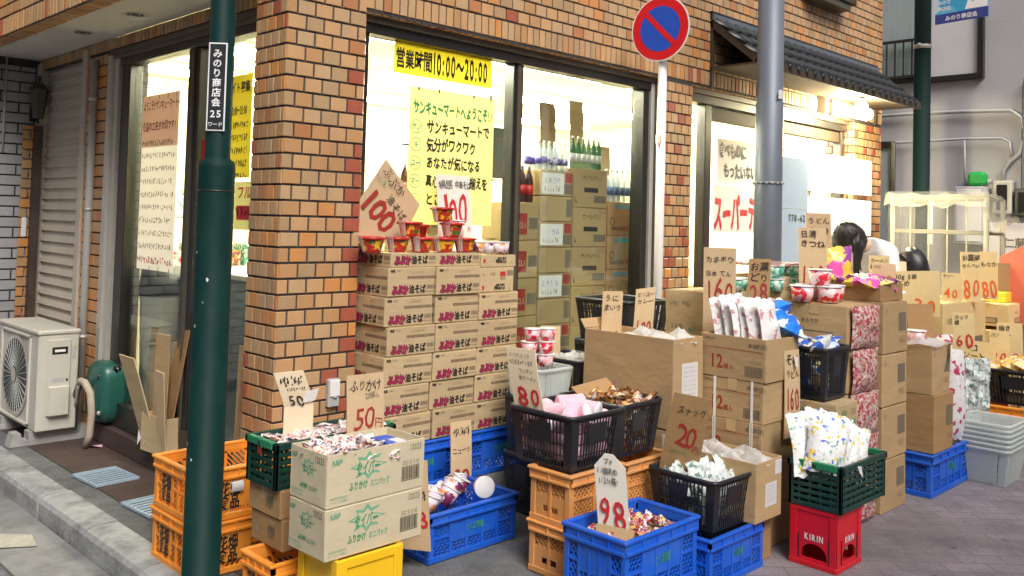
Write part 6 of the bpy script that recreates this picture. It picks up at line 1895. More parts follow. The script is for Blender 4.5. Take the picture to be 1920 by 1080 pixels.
gg = carton('drink_carton', 'green-printed drink carton right below the tall black basket', 'carton', .22, .26, .15, 'card_pale', 'green-printed drink cartons', green_print, loc=(1.955, -1.585, -1.03))
for k in range(3): dup(gg, (1.955 + .004 * k, -1.585, -1.03 - .156 * (k + 1)), R(k), '%s green-printed drink carton below the tall black basket' % ORD[k + 1])

# stack with pink wrapped noodles
def plain_print(b, fr, w, d, h):
    for k, ww in (('f', w), ('s', d)):
        F = fr[k]; b.rect(F, (ww * .28, ww * .80), (h * .12, h * .38), .0012, 'ink_grey'); b.rect(F, (ww * .31, ww * .77), (h * .16, h * .34), .0018, 'card'); barcode(b, F, ww * .34, h * .18, ww * .4, h * .12, seed=5, frame=False)
        b.text('まろやか', F, ww * .30, h * .55, h * .14, 'ink_grey', bold=.01, sx=.8, c=.0012)
GP = 'cartons in the pink noodle stack'
def end_print(b, fr, w, d, h):
    F = fr['f']; b.rect(F, (w * .62, w * .92), (h * .42, h * .78), .0012, 'ink_grey'); b.disc(F, w * .13, h * .82, .012, .012, .0012, 'ink_tan', 10)
    b.text('食品', F, w * .64, h * .2, h * .14, 'ink_tan', c=.0012)
ce = carton('food_carton', 'x', 'carton', .30, .36, .262, 'card', GP, end_print)
cp = carton('food_carton', 'x', 'carton', .31, .34, .208, 'card', GP, plain_print)
for k in range(4):
    o = ce if k == 0 else dup(ce)
    o.location = (2.575 + .004 * (k % 2), -1.50, -1.5 + .264 * k); o['label'] = '%s carton from the paving in the plain column beside the pink noodle packs' % ORD[k]
for k in range(5):
    o = cp if k == 0 else dup(cp)
    o.location = (2.25 + .003 * (k % 2), -1.475, -1.5 + .210 * k); o['label'] = '%s carton from the paving behind the column of pink noodle packs' % ORD[k]
pk = [pillow('noodle_pack', M['pink_wrap'], .30, .21, .06, s, .6) for s in (91, 92)]
heap(pk, [(2.25, -1.668, -1.395 + .21 * k, 0, (R(90), 0, R(rnd.uniform(-4, 4)))) for k in range(5)], 'pink and white wrapped noodle pack on the front of the carton column', 'noodle pack', 'pink wrapped noodle packs', 16, .0)
pcup_ = cup('noodle_tub', 'white and red noodle tub wrapped on top of the carton column', 'cup_pink', (2.20, -1.50, -.448), .06, .08, 'white and red noodle tubs', cat='noodle tub')
for (x, y, z) in ((2.33, -1.46, -.448), (2.12, -1.40, -.448), (2.25, -1.36, -.448), (2.20, -1.45, -.366), (2.37, -1.33, -.448)): dup(pcup_, (x, y, z), rnd.uniform(0, 5))
carton('snack_carton', 'low open carton of bright snacks atop the plain carton column', 'carton', .28, .34, .085, 'card_brown', None, None, open_top=True, fill=.6, loc=(2.575, -1.49, -.444))
sb = [pillow('bright_snack_bag', M['bright_bag'], .11, .14, .05, s, .6) for s in (101, 102)]
heap(sb, [(2.47 + .06 * i, -1.60 + .08 * j, -.37 + rnd.uniform(0, .02), rnd.uniform(0, 6)) for i in range(4) for j in range(4)], 'bright pink and yellow snack bag in the low open carton', 'bag', 'bright snack bags', 17, .5)
sign('tall cardboard 80 sign between grey pole and the bending person', (2.50, -1.23, -.36), V3((.6, -.8, 0)), V3((0, .03, 1)), .13, .36, ['うどん', 'さぬき'], '80', numh=.15)
sign('cardboard 100 sign just behind the noodle tubs', (2.28, -1.30, -.40), V3((.6, -.8, 0)), V3((0, .03, 1)), .14, .32, ['日清', 'きつね'], '100', numh=.14)
sign('small cardboard card among the bright snack bags', (2.64, -1.53, -.40), V3((.6, -.8, 0)), V3((0, .03, 1)), .12, .14, ['マロ', ''], '100', numh=.06)
bs2 = dup(sb[0], None, None); bs2.location = (2.60, -1.36, -.28); bs2.rotation_euler = (R(80), 0, R(-40)); bs2.scale = (1.5,) * 3; bs2['label'] = 'largest pink snack bag standing below the person'
del bs2['group']

# ------------------------------------------------------------------ inside the big window: drink cartons and bottles
def dprint(kind):
    def fn(b, fr, w, d, h):
        F = fr['f']
        if kind == 'white':
            b.rect(F, (w * .02, w * .72), (h * .08, h * .92), .0010, 'ink_white'); b.text('ミネラル', F, w * .08, h * .5, h * .28, 'lab_purple', c=.0016, sx=.9, jit=.4); b.scribble(F, w * .1, h * .15, w * .5, h * .25, 'ink_tan', 6, c=.0016)
            b.rect(F, (w * .76, w * .97), (h * .55, h * .95), .0012, 'ink_dkred'); b.rect(F, (w * .72, w * .98), (h * .1, h * .5), .0012, 'ink_grey')
        elif kind == 'plain':
            b.rect(F, (w * .05, w * .22), (h * .2, h * .8), .0012, 'ink_tan'); b.rect(F, (w * .8, w * .97), (h * .2, h * .9), .0012, 'ink_grey')
        elif kind == 'san':
            b.text('サンペレグリノ', F, w * .26, h * .72, h * .15, 'ink_black', bold=.01, sx=.72, c=.0012, jit=.3)
            b.rect(F, (w * .30, w * .72), (h * .40, h * .52), .0012, 'ink_black'); b.rect(F, (w * .60, w * .96), (h * .14, h * .32), .0012, 'ink_grey'); barcode(b, F, w * .64, h * .17, w * .28, h * .12, seed=2, frame=False)
            b.poly(F, [(w * .03, h * .1), (w * .10, h * .1), (w * .03, h * .28)], .0012, 'ink_grey'); b.rect(F, (w * .75, w * .97), (h * .86, h * .97), .0012, 'ink_tan')
        elif kind == 'soda':
            b.rect(F, (w * .25, w * .85), (h * .80, h * .93), .0012, 'ink_cyan'); b.ring(F, w * .16, h * .42, .022, .028, .0012, 'ink_black', 16)
            b.text('日本の天然水', F, w * .10, h * .16, h * .14, 'ink_black', bold=.02, sx=.85, c=.0012, jit=.3); b.rect(F, (w * .66, w * .74), (h * .16, h * .3), .0015, 'ink_red')
        elif kind == 'cola':
            b.rect(F, (w * .05, w * .50), (h * .15, h * .72), .0012, 'ink_dkred'); b.text('COLA', F, w * .09, h * .32, h * .24, 'card', bold=.02, sx=.55, c=.002); b.rect(F, (w * .58, w * .95), (h * .3, h * .6), .0012, 'ink_grey')
    return fn
YI = .36
def col_(kind, x0, x1, ztop, hh, n, lab, dep=.30, kinds=None, y0=YI):
    pr = {}
    for k in range(n):
        kk = kinds[k % len(kinds)] if kinds else kind
        if kk not in pr:
            o = carton('drink_carton', 'x', 'carton', x1 - x0 - .006, dep, hh - .002, 'shop_card', lab + ' column', dprint(kk)); pr[kk] = o
        else: o = dup(pr[kk])
        o.location = ((x0 + x1) / 2 + .002 * (k % 2), y0 + dep / 2, ztop - hh * (k + 1))
        o['label'] = '%s carton from the top of the %s inside the window' % (ORD[k], lab)
col_('cola', 1.84, 2.055, .03, .236, 6, 'cola drink pile')
col_('w', 2.06, 2.375, .245, .165, 9, 'white-fronted water pile', kinds=['white', 'plain'])
col_('san', 2.38, 2.735, .275, .262, 6, 'sparkling water pile')
col_('soda', 2.74, 3.06, .065, .235, 6, 'blue-striped soda pile')
col_('cola', 1.36, 1.60, .02, .236, 6, 'second cola pile', y0=.75)
def bottle(name, label, loc, h, r, body, cap, lab, group, neck=.36, first={}):
    if name not in first:
        t = thing(name, label, 'bottle', loc, 0, group)
        mb = MB(); mb.lathe((0, 0, 0), [(r * .9, 0), (r, .01), (r, h * .55), (r * .85, h * .68), (r * neck, h * .84), (r * neck, h * .93)], body, 14); bb_ = mb.build('bottle_body', t)
        mb = MB(); mb.lathe((0, 0, h * .93), [(r * neck * 1.1, 0), (r * neck * 1.1, h * .07), (0, h * .07)], cap, 12); mb.build('cap', t)
        mb = MB(); mb.lathe((0, 0, h * .2), [(r * 1.02, 0), (r * 1.02, h * .26)], lab, 14); mb.build('bottle_label', bb_)
        first[name] = t; return
    dup(first[name], loc, rnd.uniform(0, 6), label, group)
for i in range(6):
    for j in range(1): bottle('green_bottle', 'green glass bottle on top of the sparkling water pile inside the window', (2.42 + i * .054, .41 + j * .09, .276), .215, .021, 'green_glass', 'cap_white', 'paper', 'green glass bottles')
for i in range(6):
    for j in range(2): bottle('water_bottle', 'clear bottle with purple label on the white-fronted water pile', (2.09 + i * .050, .41 + j * .1, .246), .19, .023, 'pet', 'cap_white', 'lab_purple', 'clear bottles with purple labels')
for i in range(5):
    for j in range(2): bottle('soda_bottle', 'clear blue-labelled bottle on the blue-striped soda pile', (2.78 + i * .058, .41 + j * .1, .066), .225, .027, 'pet', 'cap_white', 'lab_blue', 'blue-labelled bottles')
for i in range(3):
    bottle('cola_bottle', 'dark cola bottle on the cola pile beside the window mullion', (1.885 + i * .065, .42, .031), .24, .03, 'cola', 'cap_white', 'lab_red', 'cola bottles by the mullion')
    for j in range(2): bottle('cola_bottle', 'dark cola bottle on the second cola pile', (1.40 + i * .075, .81 + j * .1, .021), .24, .032, 'cola', 'lab_red', 'lab_red', 'cola bottles on the second pile')
def inside_card(lab, x, y, z, w, h, mat='sign_card', txt=None):
    price_sign('price_card', lab, (x, y, z), X, V3((-.02, .03, 1)), w, h, mat, [('t', txt, w * .25, h * .25, h * .10, 'ink_grey')] if txt else [('s', w * .15, h * .75, w * .7, .02, 'card')])
inside_card('brown card with faint writing above the water bottles', 2.22, .52, .36, .15, .35, 'card_brown', '水')
inside_card('plain brown card above the green glass bottles', 2.56, .56, .38, .145, .38)
inside_card('wide brown card above the blue-labelled bottles', 2.86, .60, .18, .20, .29)
inside_card('pale grey card above the cola bottles at the mullion', 1.86, .60, .18, .12, .33, 'counter')
for i, (x, y, z, w, h, mt) in enumerate(((2.45, 2.2, .1, .9, .85, 'inner_wall'), (1.75, 2.6, .1, .10, .75, 'paper_gold'), (2.0, 2.6, .3, .06, .45, 'shop_card'), (2.95, 2.4, -.1, .14, .6, 'shop_card'), (1.62, 2.4, -.6, .35, .75, 'shop_card'))):
    mb = MB(); mb.box((x, x + w), (y, y + .03), (z, z + h), mt, .003)
    tag(mb.build('hanging_card'), ('cream partition board hanging far inside the shop', 'narrow golden strip hanging far inside the shop', 'thin brown strip hanging beside the golden one', 'brown strip hanging behind the soda bottles', 'tall brown board standing deep inside the shop')[i], 'board')
# shelving units deeper in the shop
for i, (x, y) in enumerate(((1.2, 2.9), (3.3, 3.0), (4.9, 2.6))):
    t = thing('shop_shelf', ('cream shelf of goods behind the welcome poster', 'cream shelf of goods behind the pier', 'cream shelf of goods behind the door')[i], 'shelf', (x, y, -1.40))
    for s_ in (-1, 1):
        mb = MB(); mb.box((s_ * .58 - .02, s_ * .58 + .02), (0, .35), (0, 1.35), 'ac', .003); mb.build('upright', t)
    for q in range(4):
        mb = MB(); mb.box((-.56, .56), (.0, .35), (.15 + q * .36, .18 + q * .36), 'white_paint', .003); mb.build('shelf_board', t)
        for k in range(7):
            mb = MB(); mb.box((x - .52 + k * .15, x - .40 + k * .15), (y + .04, y + .25), (-1.218 + q * .36, -1.218 + q * .36 + .12 + .05 * ((k * 7 + q) % 3)), ('bright_bag', 'gold_pack', 'cup_green', 'cup_pink', 'white_pack')[(k + q) % 5], .01)
            tag(mb.build('boxed_goods'), 'boxed goods on the cream shelf deep in the shop', 'box', 'boxed goods on the shelves')
    del t

# hanging paper signs in the doorway
def paper_board(name, label, F, w, h, fn, mat='paper'):
    b = MB(); b.fbox(F, (0, w), (0, h), (-.004, 0), mat); o = b.build(name)
    t = MB(); fn(t, F, w, h)
    if t.f: t.build('lettering', o)
    tag(o, label, 'sign')
    return o
paper_board('hanging_sign', 'white hanging sign with two black handwritten lines in the doorway', Frame((3.84, .19, .25), X, Z, -Y), .78, .34,
    lambda t, F, w, h: (t.text('食べものに', F, .02, h - .13, .125, 'ink_black', bold=.035, jit=.6, sx=.64, c=.003), t.text('もったいない', F, .09, h - .29, .125, 'ink_black', bold=.035, jit=.6, sx=.64, c=.003)), 'sign_white')
paper_board('hanging_sign', 'white hanging sign with large red lettering in the doorway', Frame((3.80, .19, -.13), X, Z, -Y), .95, .36,
    lambda t, F, w, h: t.text('スーパーディス', F, .0, .03, .31, 'ink_red', bold=.04, jit=.4, sx=.40, c=.003), 'sign_white')
mb = MB(); mb.box((3.64, 5.6), (.205, .215), (.245, .252), 'aluminium'); mb.box((3.64, 5.6), (.205, .215), (.60, .607), 'aluminium')
tag(mb.build('sign_rail'), 'thin metal rails carrying the hanging signs in the doorway', 'rail')
o = MB(); o.box((3.62, 4.5), (1.2, 1.22), (-.75, .05), 'fridge', .01); tag(o.build('appliance_panel'), 'grey appliance back seen through the door below the red sign', 'appliance')
for i, (x, y, z0, ww, hh) in enumerate(((3.34, .9, -1.4, .35, .9), (3.8, .85, -1.4, .5, .72), (4.35, .95, -1.4, .4, .8))):
    carton('stock_carton', ('lamp-lit carton pile just inside the narrow door pane', 'lamp-lit low carton inside the doorway', 'lamp-lit carton inside the doorway behind the grey pole')[i], 'carton', ww, .35, hh, 'shop_card', None, mid_print, loc=(x + .1, y, z0))

# pale blue board, two white boards, lamp under the canopy
paper_board('phone_board', 'pale blue board with black phone number behind the grey pole', Frame((4.27, -.12, -.55), X, Z, -Y), .42, 1.02, lambda t, F, w, h: (t.text('778-62', F, .10, .52, .075, 'ink_black', bold=.02, c=.002, sx=1.0), t.rect(F, (.0, w), (.62, .625), .001, 'ac_grey')), 'fridge')
for k, z in enumerate((.225, -.135)):
    b = MB(); Fb_ = Frame((4.72, -.10, z), X, Z, -Y); b.fbox(Fb_, (0, 1.22), (0, .315), (-.012, 0), 'white_paint', .002)
    tag(b.build('white_board'), ('upper of two bright white boards under the canopy lamp', 'lower of two bright white boards under the canopy lamp')[k], 'board')
mb = MB(); mb.box((4.76, 4.80), (-.09, -.07), (-1.5, .55), 'ramen_yellow'); tag(mb.build('board_post'), 'slim cream post carrying the two white boards', 'post')
lp = thing('canopy_lamp', 'glaring bare lamp hanging below the tiled canopy', 'lamp', (5.30, -.27, .88))
mb = MB(); mb.tube([(.03, .0, .22), (.03, 0, .14)], .012, 'black_plastic', 8); mb.lathe((.03, 0, .09), [(.03, 0), (.035, .05), (.02, .06)], 'white_plastic', 14); mb.box((-.08, .12), (-.012, .012), (.10, .115), 'black_plastic'); mb.build('lamp_holder', lp)
for dx in (-.085, .085):
    mb = MB(); mb.sphere((dx, -.01, .02), .058, 'lamp_hot', 16, 10, sc=(1.1, 1, .9)); mb.build('bulb', lp)
    mb = MB(); mb.lathe((dx, -.01, .06), [(.02, 0), (.018, .05)], 'white_plastic', 12); mb.build('lamp_socket', lp)
price_sign('price_card', 'small card hanging from the canopy beam beside the lamp', (4.62, -.22, .84), X, Z, .14, .14, 'sign_card', [])

# ------------------------------------------------------------------ goods under the canopy, lamp-lit
fb = dup(bl_proto, (3.20, -1.56, -1.5), 0, 'blue crate on the paving under two brown cartons beyond the pink noodle stack', scale=(1.15, 1.0, 1.15))
GQ = 'cartons beyond the pink noodle stack'
q1 = carton('stock_carton', 'lower plain carton on the blue crate beyond the pink noodle stack', 'carton', .27, .40, .31, 'card_brown', None, end_print, loc=(3.06, -1.55, -1.268))
q2 = carton('stock_carton', 'second plain carton on the blue crate with torn top', 'carton', .26, .38, .26, 'card', None, end_print, loc=(3.05, -1.55, -.957), open_top=True, fill=.9)
mb = MB(); F = Frame((3.06, -1.56, -.72), V3((.75, -.66, 0)), V3((.1, .1, 1))); mb.fbox(F, (0, .15), (0, .23), (-.003, .003), 'card_brown'); tag(mb.build('carton_flap'), 'raised brown carton flap beyond the pink noodle stack', 'cardboard')
tag(film_heap('plastic_film', Frame((2.90, -1.75, -.70), X, Y), .30, .38, .06, 'film', 15), 'white film on the torn carton beyond the pink noodle stack', 'plastic film')
mb = pillow('noodle_pack', patchy('white_red_pack', [(.78, .78, .78), (.50, .05, .12), (.8, .8, .8), (.74, .74, .76), (.79, .78, .78)], 40), .22, .60, .12, 111, .4)
mb.location = (3.36, -1.68, -.97); mb.rotation_euler = (R(88), 0, R(-20)); tag(mb, 'tall white and red wrapped pack on the blue crate', 'noodle pack')
def bin_(label, loc, rz=0, first=[None]):
    if first[0] is None:
        first[0] = basket('storage_bin', label, 'bin', .33, .29, .20, 'clear_plastic', taper=.03, plate=False, group='clear nested bins', pitch=.03, rows=3, barw=.024)
        first[0].location = loc; return
    dup(first[0], loc, rz, label)
for k in range(6): bin_('%s clear bin from the bottom of the nested stack' % ORD[k], (3.60, -1.82, -1.498 + .028 * k + (.0 if k == 0 else .0)), 0)

yl = carton('stock_carton', 'big lamp-lit carton with printed lines right of the blue panel', 'carton', .85, .40, .45, 'card_lamp_tint', None, mid_print, loc=(4.75, -1.10, -1.02))
carton('stock_carton', 'lamp-lit carton carrying the big printed one', 'carton', .86, .42, .478, 'card_lamp_tint', None, plain_print, loc=(4.75, -1.10, -1.5))
carton('stock_carton', 'tall lamp-lit carton between the white sheets and the big printed carton', 'carton', .40, .40, .86, 'card_lamp_tint', None, plain_print, loc=(3.78, -1.10, -1.5))
carton('stock_carton', 'yellow lamp-lit carton directly behind the plain column', 'carton', .42, .40, .95, 'card_lamp_tint', None, plain_print, loc=(3.25, -1.02, -1.5))
tag(film_heap('plastic_film', Frame((3.05, -1.2, -.55), X, Y), .85, .35, .07, 'film', 21), 'white crumpled film on the lamp-lit cartons', 'plastic film')
mb = MB(); mb.box((3.62, 3.86), (-1.35, -1.33), (-.74, -.55), 'sign_blue', .003); tag(mb.build('blue_board'), 'small blue panel standing before the big lamp-lit carton', 'panel')
sign('wide lamp-lit cardboard 30 sign before the clear-wrapped cart', (3.83, -1.13, -.65), V3((.72, -.69, .04)), V3((0, .02, 1)), .34, .30, ['100g 5個', 'まとめ'], '2 30', 'card_lamp_tint', 'ink_orange', .13)
sign('narrow blank lamp-lit card beside the 30 sign', (4.06, -1.06, -.62), V3((.72, -.69, 0)), V3((0, .02, 1)), .10, .33, [''], '', 'sign_cream')
sign('lamp-lit cardboard 80 sign nearest the clear-wrapped cart', (4.80, -1.25, -.58), V3((.72, -.69, 0)), V3((0, .02, 1)), .15, .36, ['お買得', 'せんべい'], '80', 'card_lamp_tint', 'ink_orange', .17)
sign('lamp-lit cardboard 80 sign overlapping the one by the cart', (5.20, -1.25, -.58), V3((.72, -.69, 0)), V3((0, .02, 1)), .14, .36, ['', 'もなか'], '80', 'card_lamp_tint', 'ink_orange', .17)
sign('dark cardboard card with white slip beside the coral canvas', (5.50, -1.26, -.60), V3((.72, -.69, 0)), V3((0, .02, 1)), .13, .29, [''], '', 'card_brown')
sign('lamp-lit cardboard 80 sign hanging below the far cartons', (5.05, -1.42, -1.07), V3((.72, -.69, 0)), V3((0, .02, 1)), .19, .34, ['焼き', '菓子'], '80', 'card_lamp_tint', 'ink_red', .14)
sign('lamp-lit sign with faded orange writing under the big printed carton', (4.42, -1.34, -1.20), V3((.72, -.69, -.1)), V3((-.06, .02, 1)), .30, .40, ['チョコ', 'アソート'], '', 'card_lamp_tint')
mb = MB(); mb.fbox(Frame((4.86, -1.34, -1.12), V3((.72, -.69, 0)), Z), (0, .20), (0, .26), (-.01, 0), 'navy', .003); tag(mb.build('blue_board'), 'dark blue panel between the two lamp-lit signs', 'panel')
for k in range(3):
    carton('stock_carton', ('lowest carton of the far lamp-lit pile', 'middle carton of the far lamp-lit pile', 'topmost carton of the far lamp-lit pile')[k], 'carton', .46, .40, (.38, .30, .17)[k], 'card_lamp_tint', None, plain_print, loc=(5.50 + .02 * k, -1.22, (-1.5, -1.11, -.78)[k]))
mb = MB(); mb.box((5.44, 5.70), (-1.36, -1.16), (-.608, -.53), 'ink_yellow', .006); tag(mb.build('yellow_box'), 'bright yellow box on the far lamp-lit pile', 'box')
bd = dup(b1, (4.66, -1.70, -1.20), R(4), 'black basket of bread bags at the far end', scale=(1.5, 1.2, 1.0))
dup(or_proto, (4.66, -1.70, -1.5), R(4), 'orange crate under the black basket of bread bags', scale=(1.15, 1, 1.45))
br_ = [pillow('bread_bag', M['bread'], .13, .16, .07, s, .5) for s in (121, 122)]
heap(br_, [(4.47 + .085 * i, -1.84 + .085 * j, -.985 + rnd.uniform(0, .03), rnd.uniform(0, 6)) for i in range(5) for j in range(4)], 'golden bread bag in the black basket at the far end', 'bag', 'bread bags', 23, .5)
tag(film_heap('plastic_film', Frame((3.98, -1.50, -1.22), V3((.75, -.66, 0)), V3((0, 0, 1))), .22, .34, .05, 'white_pack', 31), 'pale crumpled bag wall beside the clear bins', 'plastic film')

# clear-wrapped roll cart at the back
ct = thing('roll_cart', 'tall cream wire roll cart wrapped in clear film by the grey wall', 'cart', (6.30, -.63, -1.5), R(-86))
mb = MB()
for sx in (-.38, .38):
    for sy in (-.28, .28): mb.tube([(sx, sy, .05), (sx, sy, 1.72)], .022, 'ramen_yellow', 8)
for z in (.12, 1.42, 1.72):
    mb.tube([(-.38, -.28, z), (.38, -.28, z), (.38, .28, z), (-.38, .28, z)], .018, 'ramen_yellow', 8, closed=True)
mb.build('cart_frame', ct)
mb = MB()
for k in range(1, 5): mb.tube([(-.38 + .152 * k, -.28, .12), (-.38 + .152 * k, -.28, 1.72)], .007, 'ramen_yellow', 6); mb.tube([(-.38, -.28 + .112 * k, .12), (-.38, -.28 + .112 * k, 1.72)], .007, 'ramen_yellow', 6)
mb.build('wire_side', ct)
mb = MB(); nx, nz = 22, 14
for (Fc, ww) in ((Frame((-.41, -.315, .35), X, Z, -Y), .82), (Frame((-.415, .31, .35), -Y, Z, -X), .62)):
    vs = [Fc.p(ww * i / nx, 1.42 * j / nz, .015 * noise.noise(V3((i * .5, j * .3, ww * 9)))) for j in range(nz + 1) for i in range(nx + 1)]
    mb.add(vs, [(j * (nx + 1) + i, j * (nx + 1) + i + 1, (j + 1) * (nx + 1) + i + 1, (j + 1) * (nx + 1) + i) for j in range(nz) for i in range(nx)], 'film_thin', True)
mb.build('film_side', ct)
mb = MB(); nx, nz = 20, 12
vs = [(-.44 + .98 * i / nx, -.34 + .66 * j / nz, 1.74 + .05 * noise.noise(V3((i * .45, j * .5, 3))) - (.22 if i >= nx - 2 else 0) - (.10 if j == 0 else 0)) for j in range(nz + 1) for i in range(nx + 1)]
mb.add(vs, [(j * (nx + 1) + i, j * (nx + 1) + i + 1, (j + 1) * (nx + 1) + i + 1, (j + 1) * (nx + 1) + i) for j in range(nz) for i in range(nx)], 'film_cart', True)
mb.build('film_top', ct)

# ------------------------------------------------------------------ grey house closing the side street
gh = thing('grey_house', 'grey plastered house behind the canopy with a railed window', 'building', (0, 0, 0))
XW = 8.0
mb = MB(); mb.box((XW, XW + .3), (-9, 4.5), (-1.5, 6.5), 'plaster'); mb.box((XW + .3, XW + 8), (-9, -8.7), (-1.5, 6.5), 'plaster'); mb.box((XW + .3, XW + 8), (4.2, 4.5), (-1.5, 6.5), 'plaster'); mb.build('plaster_wall', gh)
mb = MB(); mb.box((XW - .1, XW + 8), (-9.1, 4.6), (6.5, 6.65), 'concrete'); mb.build('roof', gh)
FW = Frame((XW, 0, 0), -Y, Z, -X)
def wx(px, py): return None
w1 = MB()
w1.fbox(FW, (-.95, -.24), (1.56, 4.2), (0, .05), 'black_metal', .005); w1.fbox(FW, (-.90, -.30), (1.62, 4.1), (.05, .055), 'glass_dark')
wo = w1.build('window', gh)
mb = MB()
for z in (1.62, 2.02): mb.fbox(FW, (-.98, -.20), (z - .02, z + .01), (.10, .13), 'black_metal')
for k in range(9): mb.fbox(FW, (-.96 + k * .092, -.948 + k * .092), (1.62, 2.02), (.105, .125), 'black_metal')
mb.fbox(FW, (-.98, -.95), (1.6, 2.05), (0, .12), 'black_metal'); mb.fbox(FW, (-.23, -.20), (1.6, 2.05), (0, .12), 'black_metal')
mb.build('railing', wo)
w2 = MB()
for a, b in (((-.20, -.16), (1.54, 4.2)), ((.34, .40), (1.54, 4.2)), ((-.16, .34), (1.54, 1.60))): w2.fbox(FW, a, b, (0, .06), 'black_metal', .004)
w2.fbox(FW, (-.16, .34), (1.60, 4.2), (0, .02), 'panel_white')
w2.build('shutter_panel', gh)
def wp_(px_a, z, off=.05): return FW.p(px_a, z, off)
def pipe(pts, r, mat, name='wall_pipe'):
    mb = MB(); mb.tube([FW.p(a, z, .05) for a, z in pts], r, mat, 8); mb.build(name, gh)
pipe([(-1.5, 1.20), (-.4, 1.21), (.2, 1.20), (.66, 1.18), (.76, 1.10), (.79, .92), (.75, .74), (.66, .66), (.60, .58), (.585, .44)], .020, 'ac_grey')
pipe([(-1.5, .88), (-.5, .90), (.22, .91), (.58, .90), (.65, .86), (.67, .70)], .013, 'plaster')
pipe([(.22, .91), (.225, .42)], .010, 'plaster')
pipe([(.80, 1.5), (.785, 1.4), (.78, .3), (.78, -1.4)], .022, 'pole_grey')
for q, (a, b, z0, z1, m_) in enumerate(((.51, .69, .12, .46, 'ac'), (.71, .88, .10, .38, 'black_plastic'))):
    t = thing('meter_box', ('cream electric meter box on the grey house wall', 'dark meter box next to the cream one')[q], 'meter box', FW.p(a, z0, 0))
    Fm = Frame((0, 0, 0), -Y, Z, -X)
    mb = MB(); mb.fbox(Fm, (0, b - a), (0, z1 - z0), (0, .10), m_, .01); mb.build('casing', t)
    mb = MB(); mb.fbox(Fm, (.04, b - a - .04), (.04, z1 - z0 - .04), (.10, .115), 'hole', .01); mb.build('meter_window', t)
t = thing('wall_box', 'bright green plastic box on the grey house wall', 'box', FW.p(.27, .41, 0))
mb = MB(); Fm = Frame((0, 0, 0), -Y, Z, -X); mb.fbox(Fm, (0, .17), (0, .145), (0, .13), 'meter_green', .03); mb.build('casing', t)
mb = MB(); mb.fbox(Fm, (.17, .21), (.03, .07), (.02, .06), 'ac', .01); mb.build('spout', t)
t = thing('wall_cabinet', 'low dull cabinet under the bright green box', 'cabinet', FW.p(.16, -.20, 0))
mb = MB(); mb.fbox(Fm, (0, .30), (0, .60), (0, .18), 'plaster', .01); mb.build('casing', t)
mb = MB(); mb.fbox(Fm, (.03, .27), (.03, .57), (.18, .19), 'panel_white', .006); mb.build('cabinet_door', t)
# garden drain / dark door at the shop corner
t = thing('dark_door', 'dark framed glass door in the gap behind the shop corner', 'door', (7.3, .44, -1.5))
mb = MB(); Fm2 = Frame((0, 0, 0), V3((.3, -.95, 0)), Z)
for a, b in (((0, .04), (0, 2.35)), ((.14, .19), (0, 2.35)), ((.04, .14), (2.28, 2.35))): mb.fbox(Fm2, a, b, (0, .06), 'black_metal', .004)
mb.build('door_frame', t); mb = MB(); mb.fbox(Fm2, (.04, .14), (.02, 2.28), (.02, .035), 'glass_dark'); mb.build('door_pane', t)
# white notice sign and coral canvas
b = MB(); Fn = Frame((7.0, -.75, -.78), V3((.12, -1, 0)), Z); b.fbox(Fn, (0, .85), (0, .80), (-.02, 0), 'panel_white', .004)
o = b.build('notice_board')
t = MB(); t.text('仁藤', Fn, .12, .58, .10, 'ink_grey', bold=.02, c=.002); t.text('鍼灸', Fn, .34, .58, .10, 'ink_grey', bold=.02, c=.002)
for k in range(4): t.scribble(Fn, .12, .46 - .09 * k, .5, .03, 'ink_grey', 14, c=.002, seed=k)
t.rect(Fn, (.5, .8), (.12, .3), .0015, 'fridge'); t.build('lettering', o)
tag(o, 'pale notice board with grey lettering before the grey house', 'sign')
o = thing('canvas_awning', 'coral red canvas sloping at the picture edge by the far cartons', 'awning', (5.6, -1.27, -1.5))
mb = MB(); nx, ny = 10, 8; vs = []
for j in range(ny + 1):
    for i in range(nx + 1):
        u, v = i / nx, j / ny
        vs.append((.30 * v, -u * 1.2, 1.24 + .46 * u ** .9 - .45 * v + .012 * math.sin(u * 9 + v * 4)))
mb.add(vs, [(j * (nx + 1) + i, j * (nx + 1) + i + 1, (j + 1) * (nx + 1) + i + 1, (j + 1) * (nx + 1) + i) for j in range(ny) for i in range(nx)], 'red_cloth', True)
vs = [];
for i in range(nx + 1):
    u = i / nx; vs += [(0, -u * 1.2, 1.24 + .46 * u ** .9 + .012 * math.sin(u * 9)), (-.04, -u * 1.2 - .01, .72)]
mb.add(vs, [(2 * i, 2 * i + 2, 2 * i + 3, 2 * i + 1) for i in range(nx)], 'red_cloth', True)
mb.build('canvas', o)
mb = MB(); mb.tube([(.02, -.04, 0), (.02, -.04, 1.24)], .012, 'pole_grey', 8); mb.tube([(.02, -1.15, 0), (.02, -1.15, 1.62)], .012, 'pole_grey', 8); mb.build('canvas_pole', o)

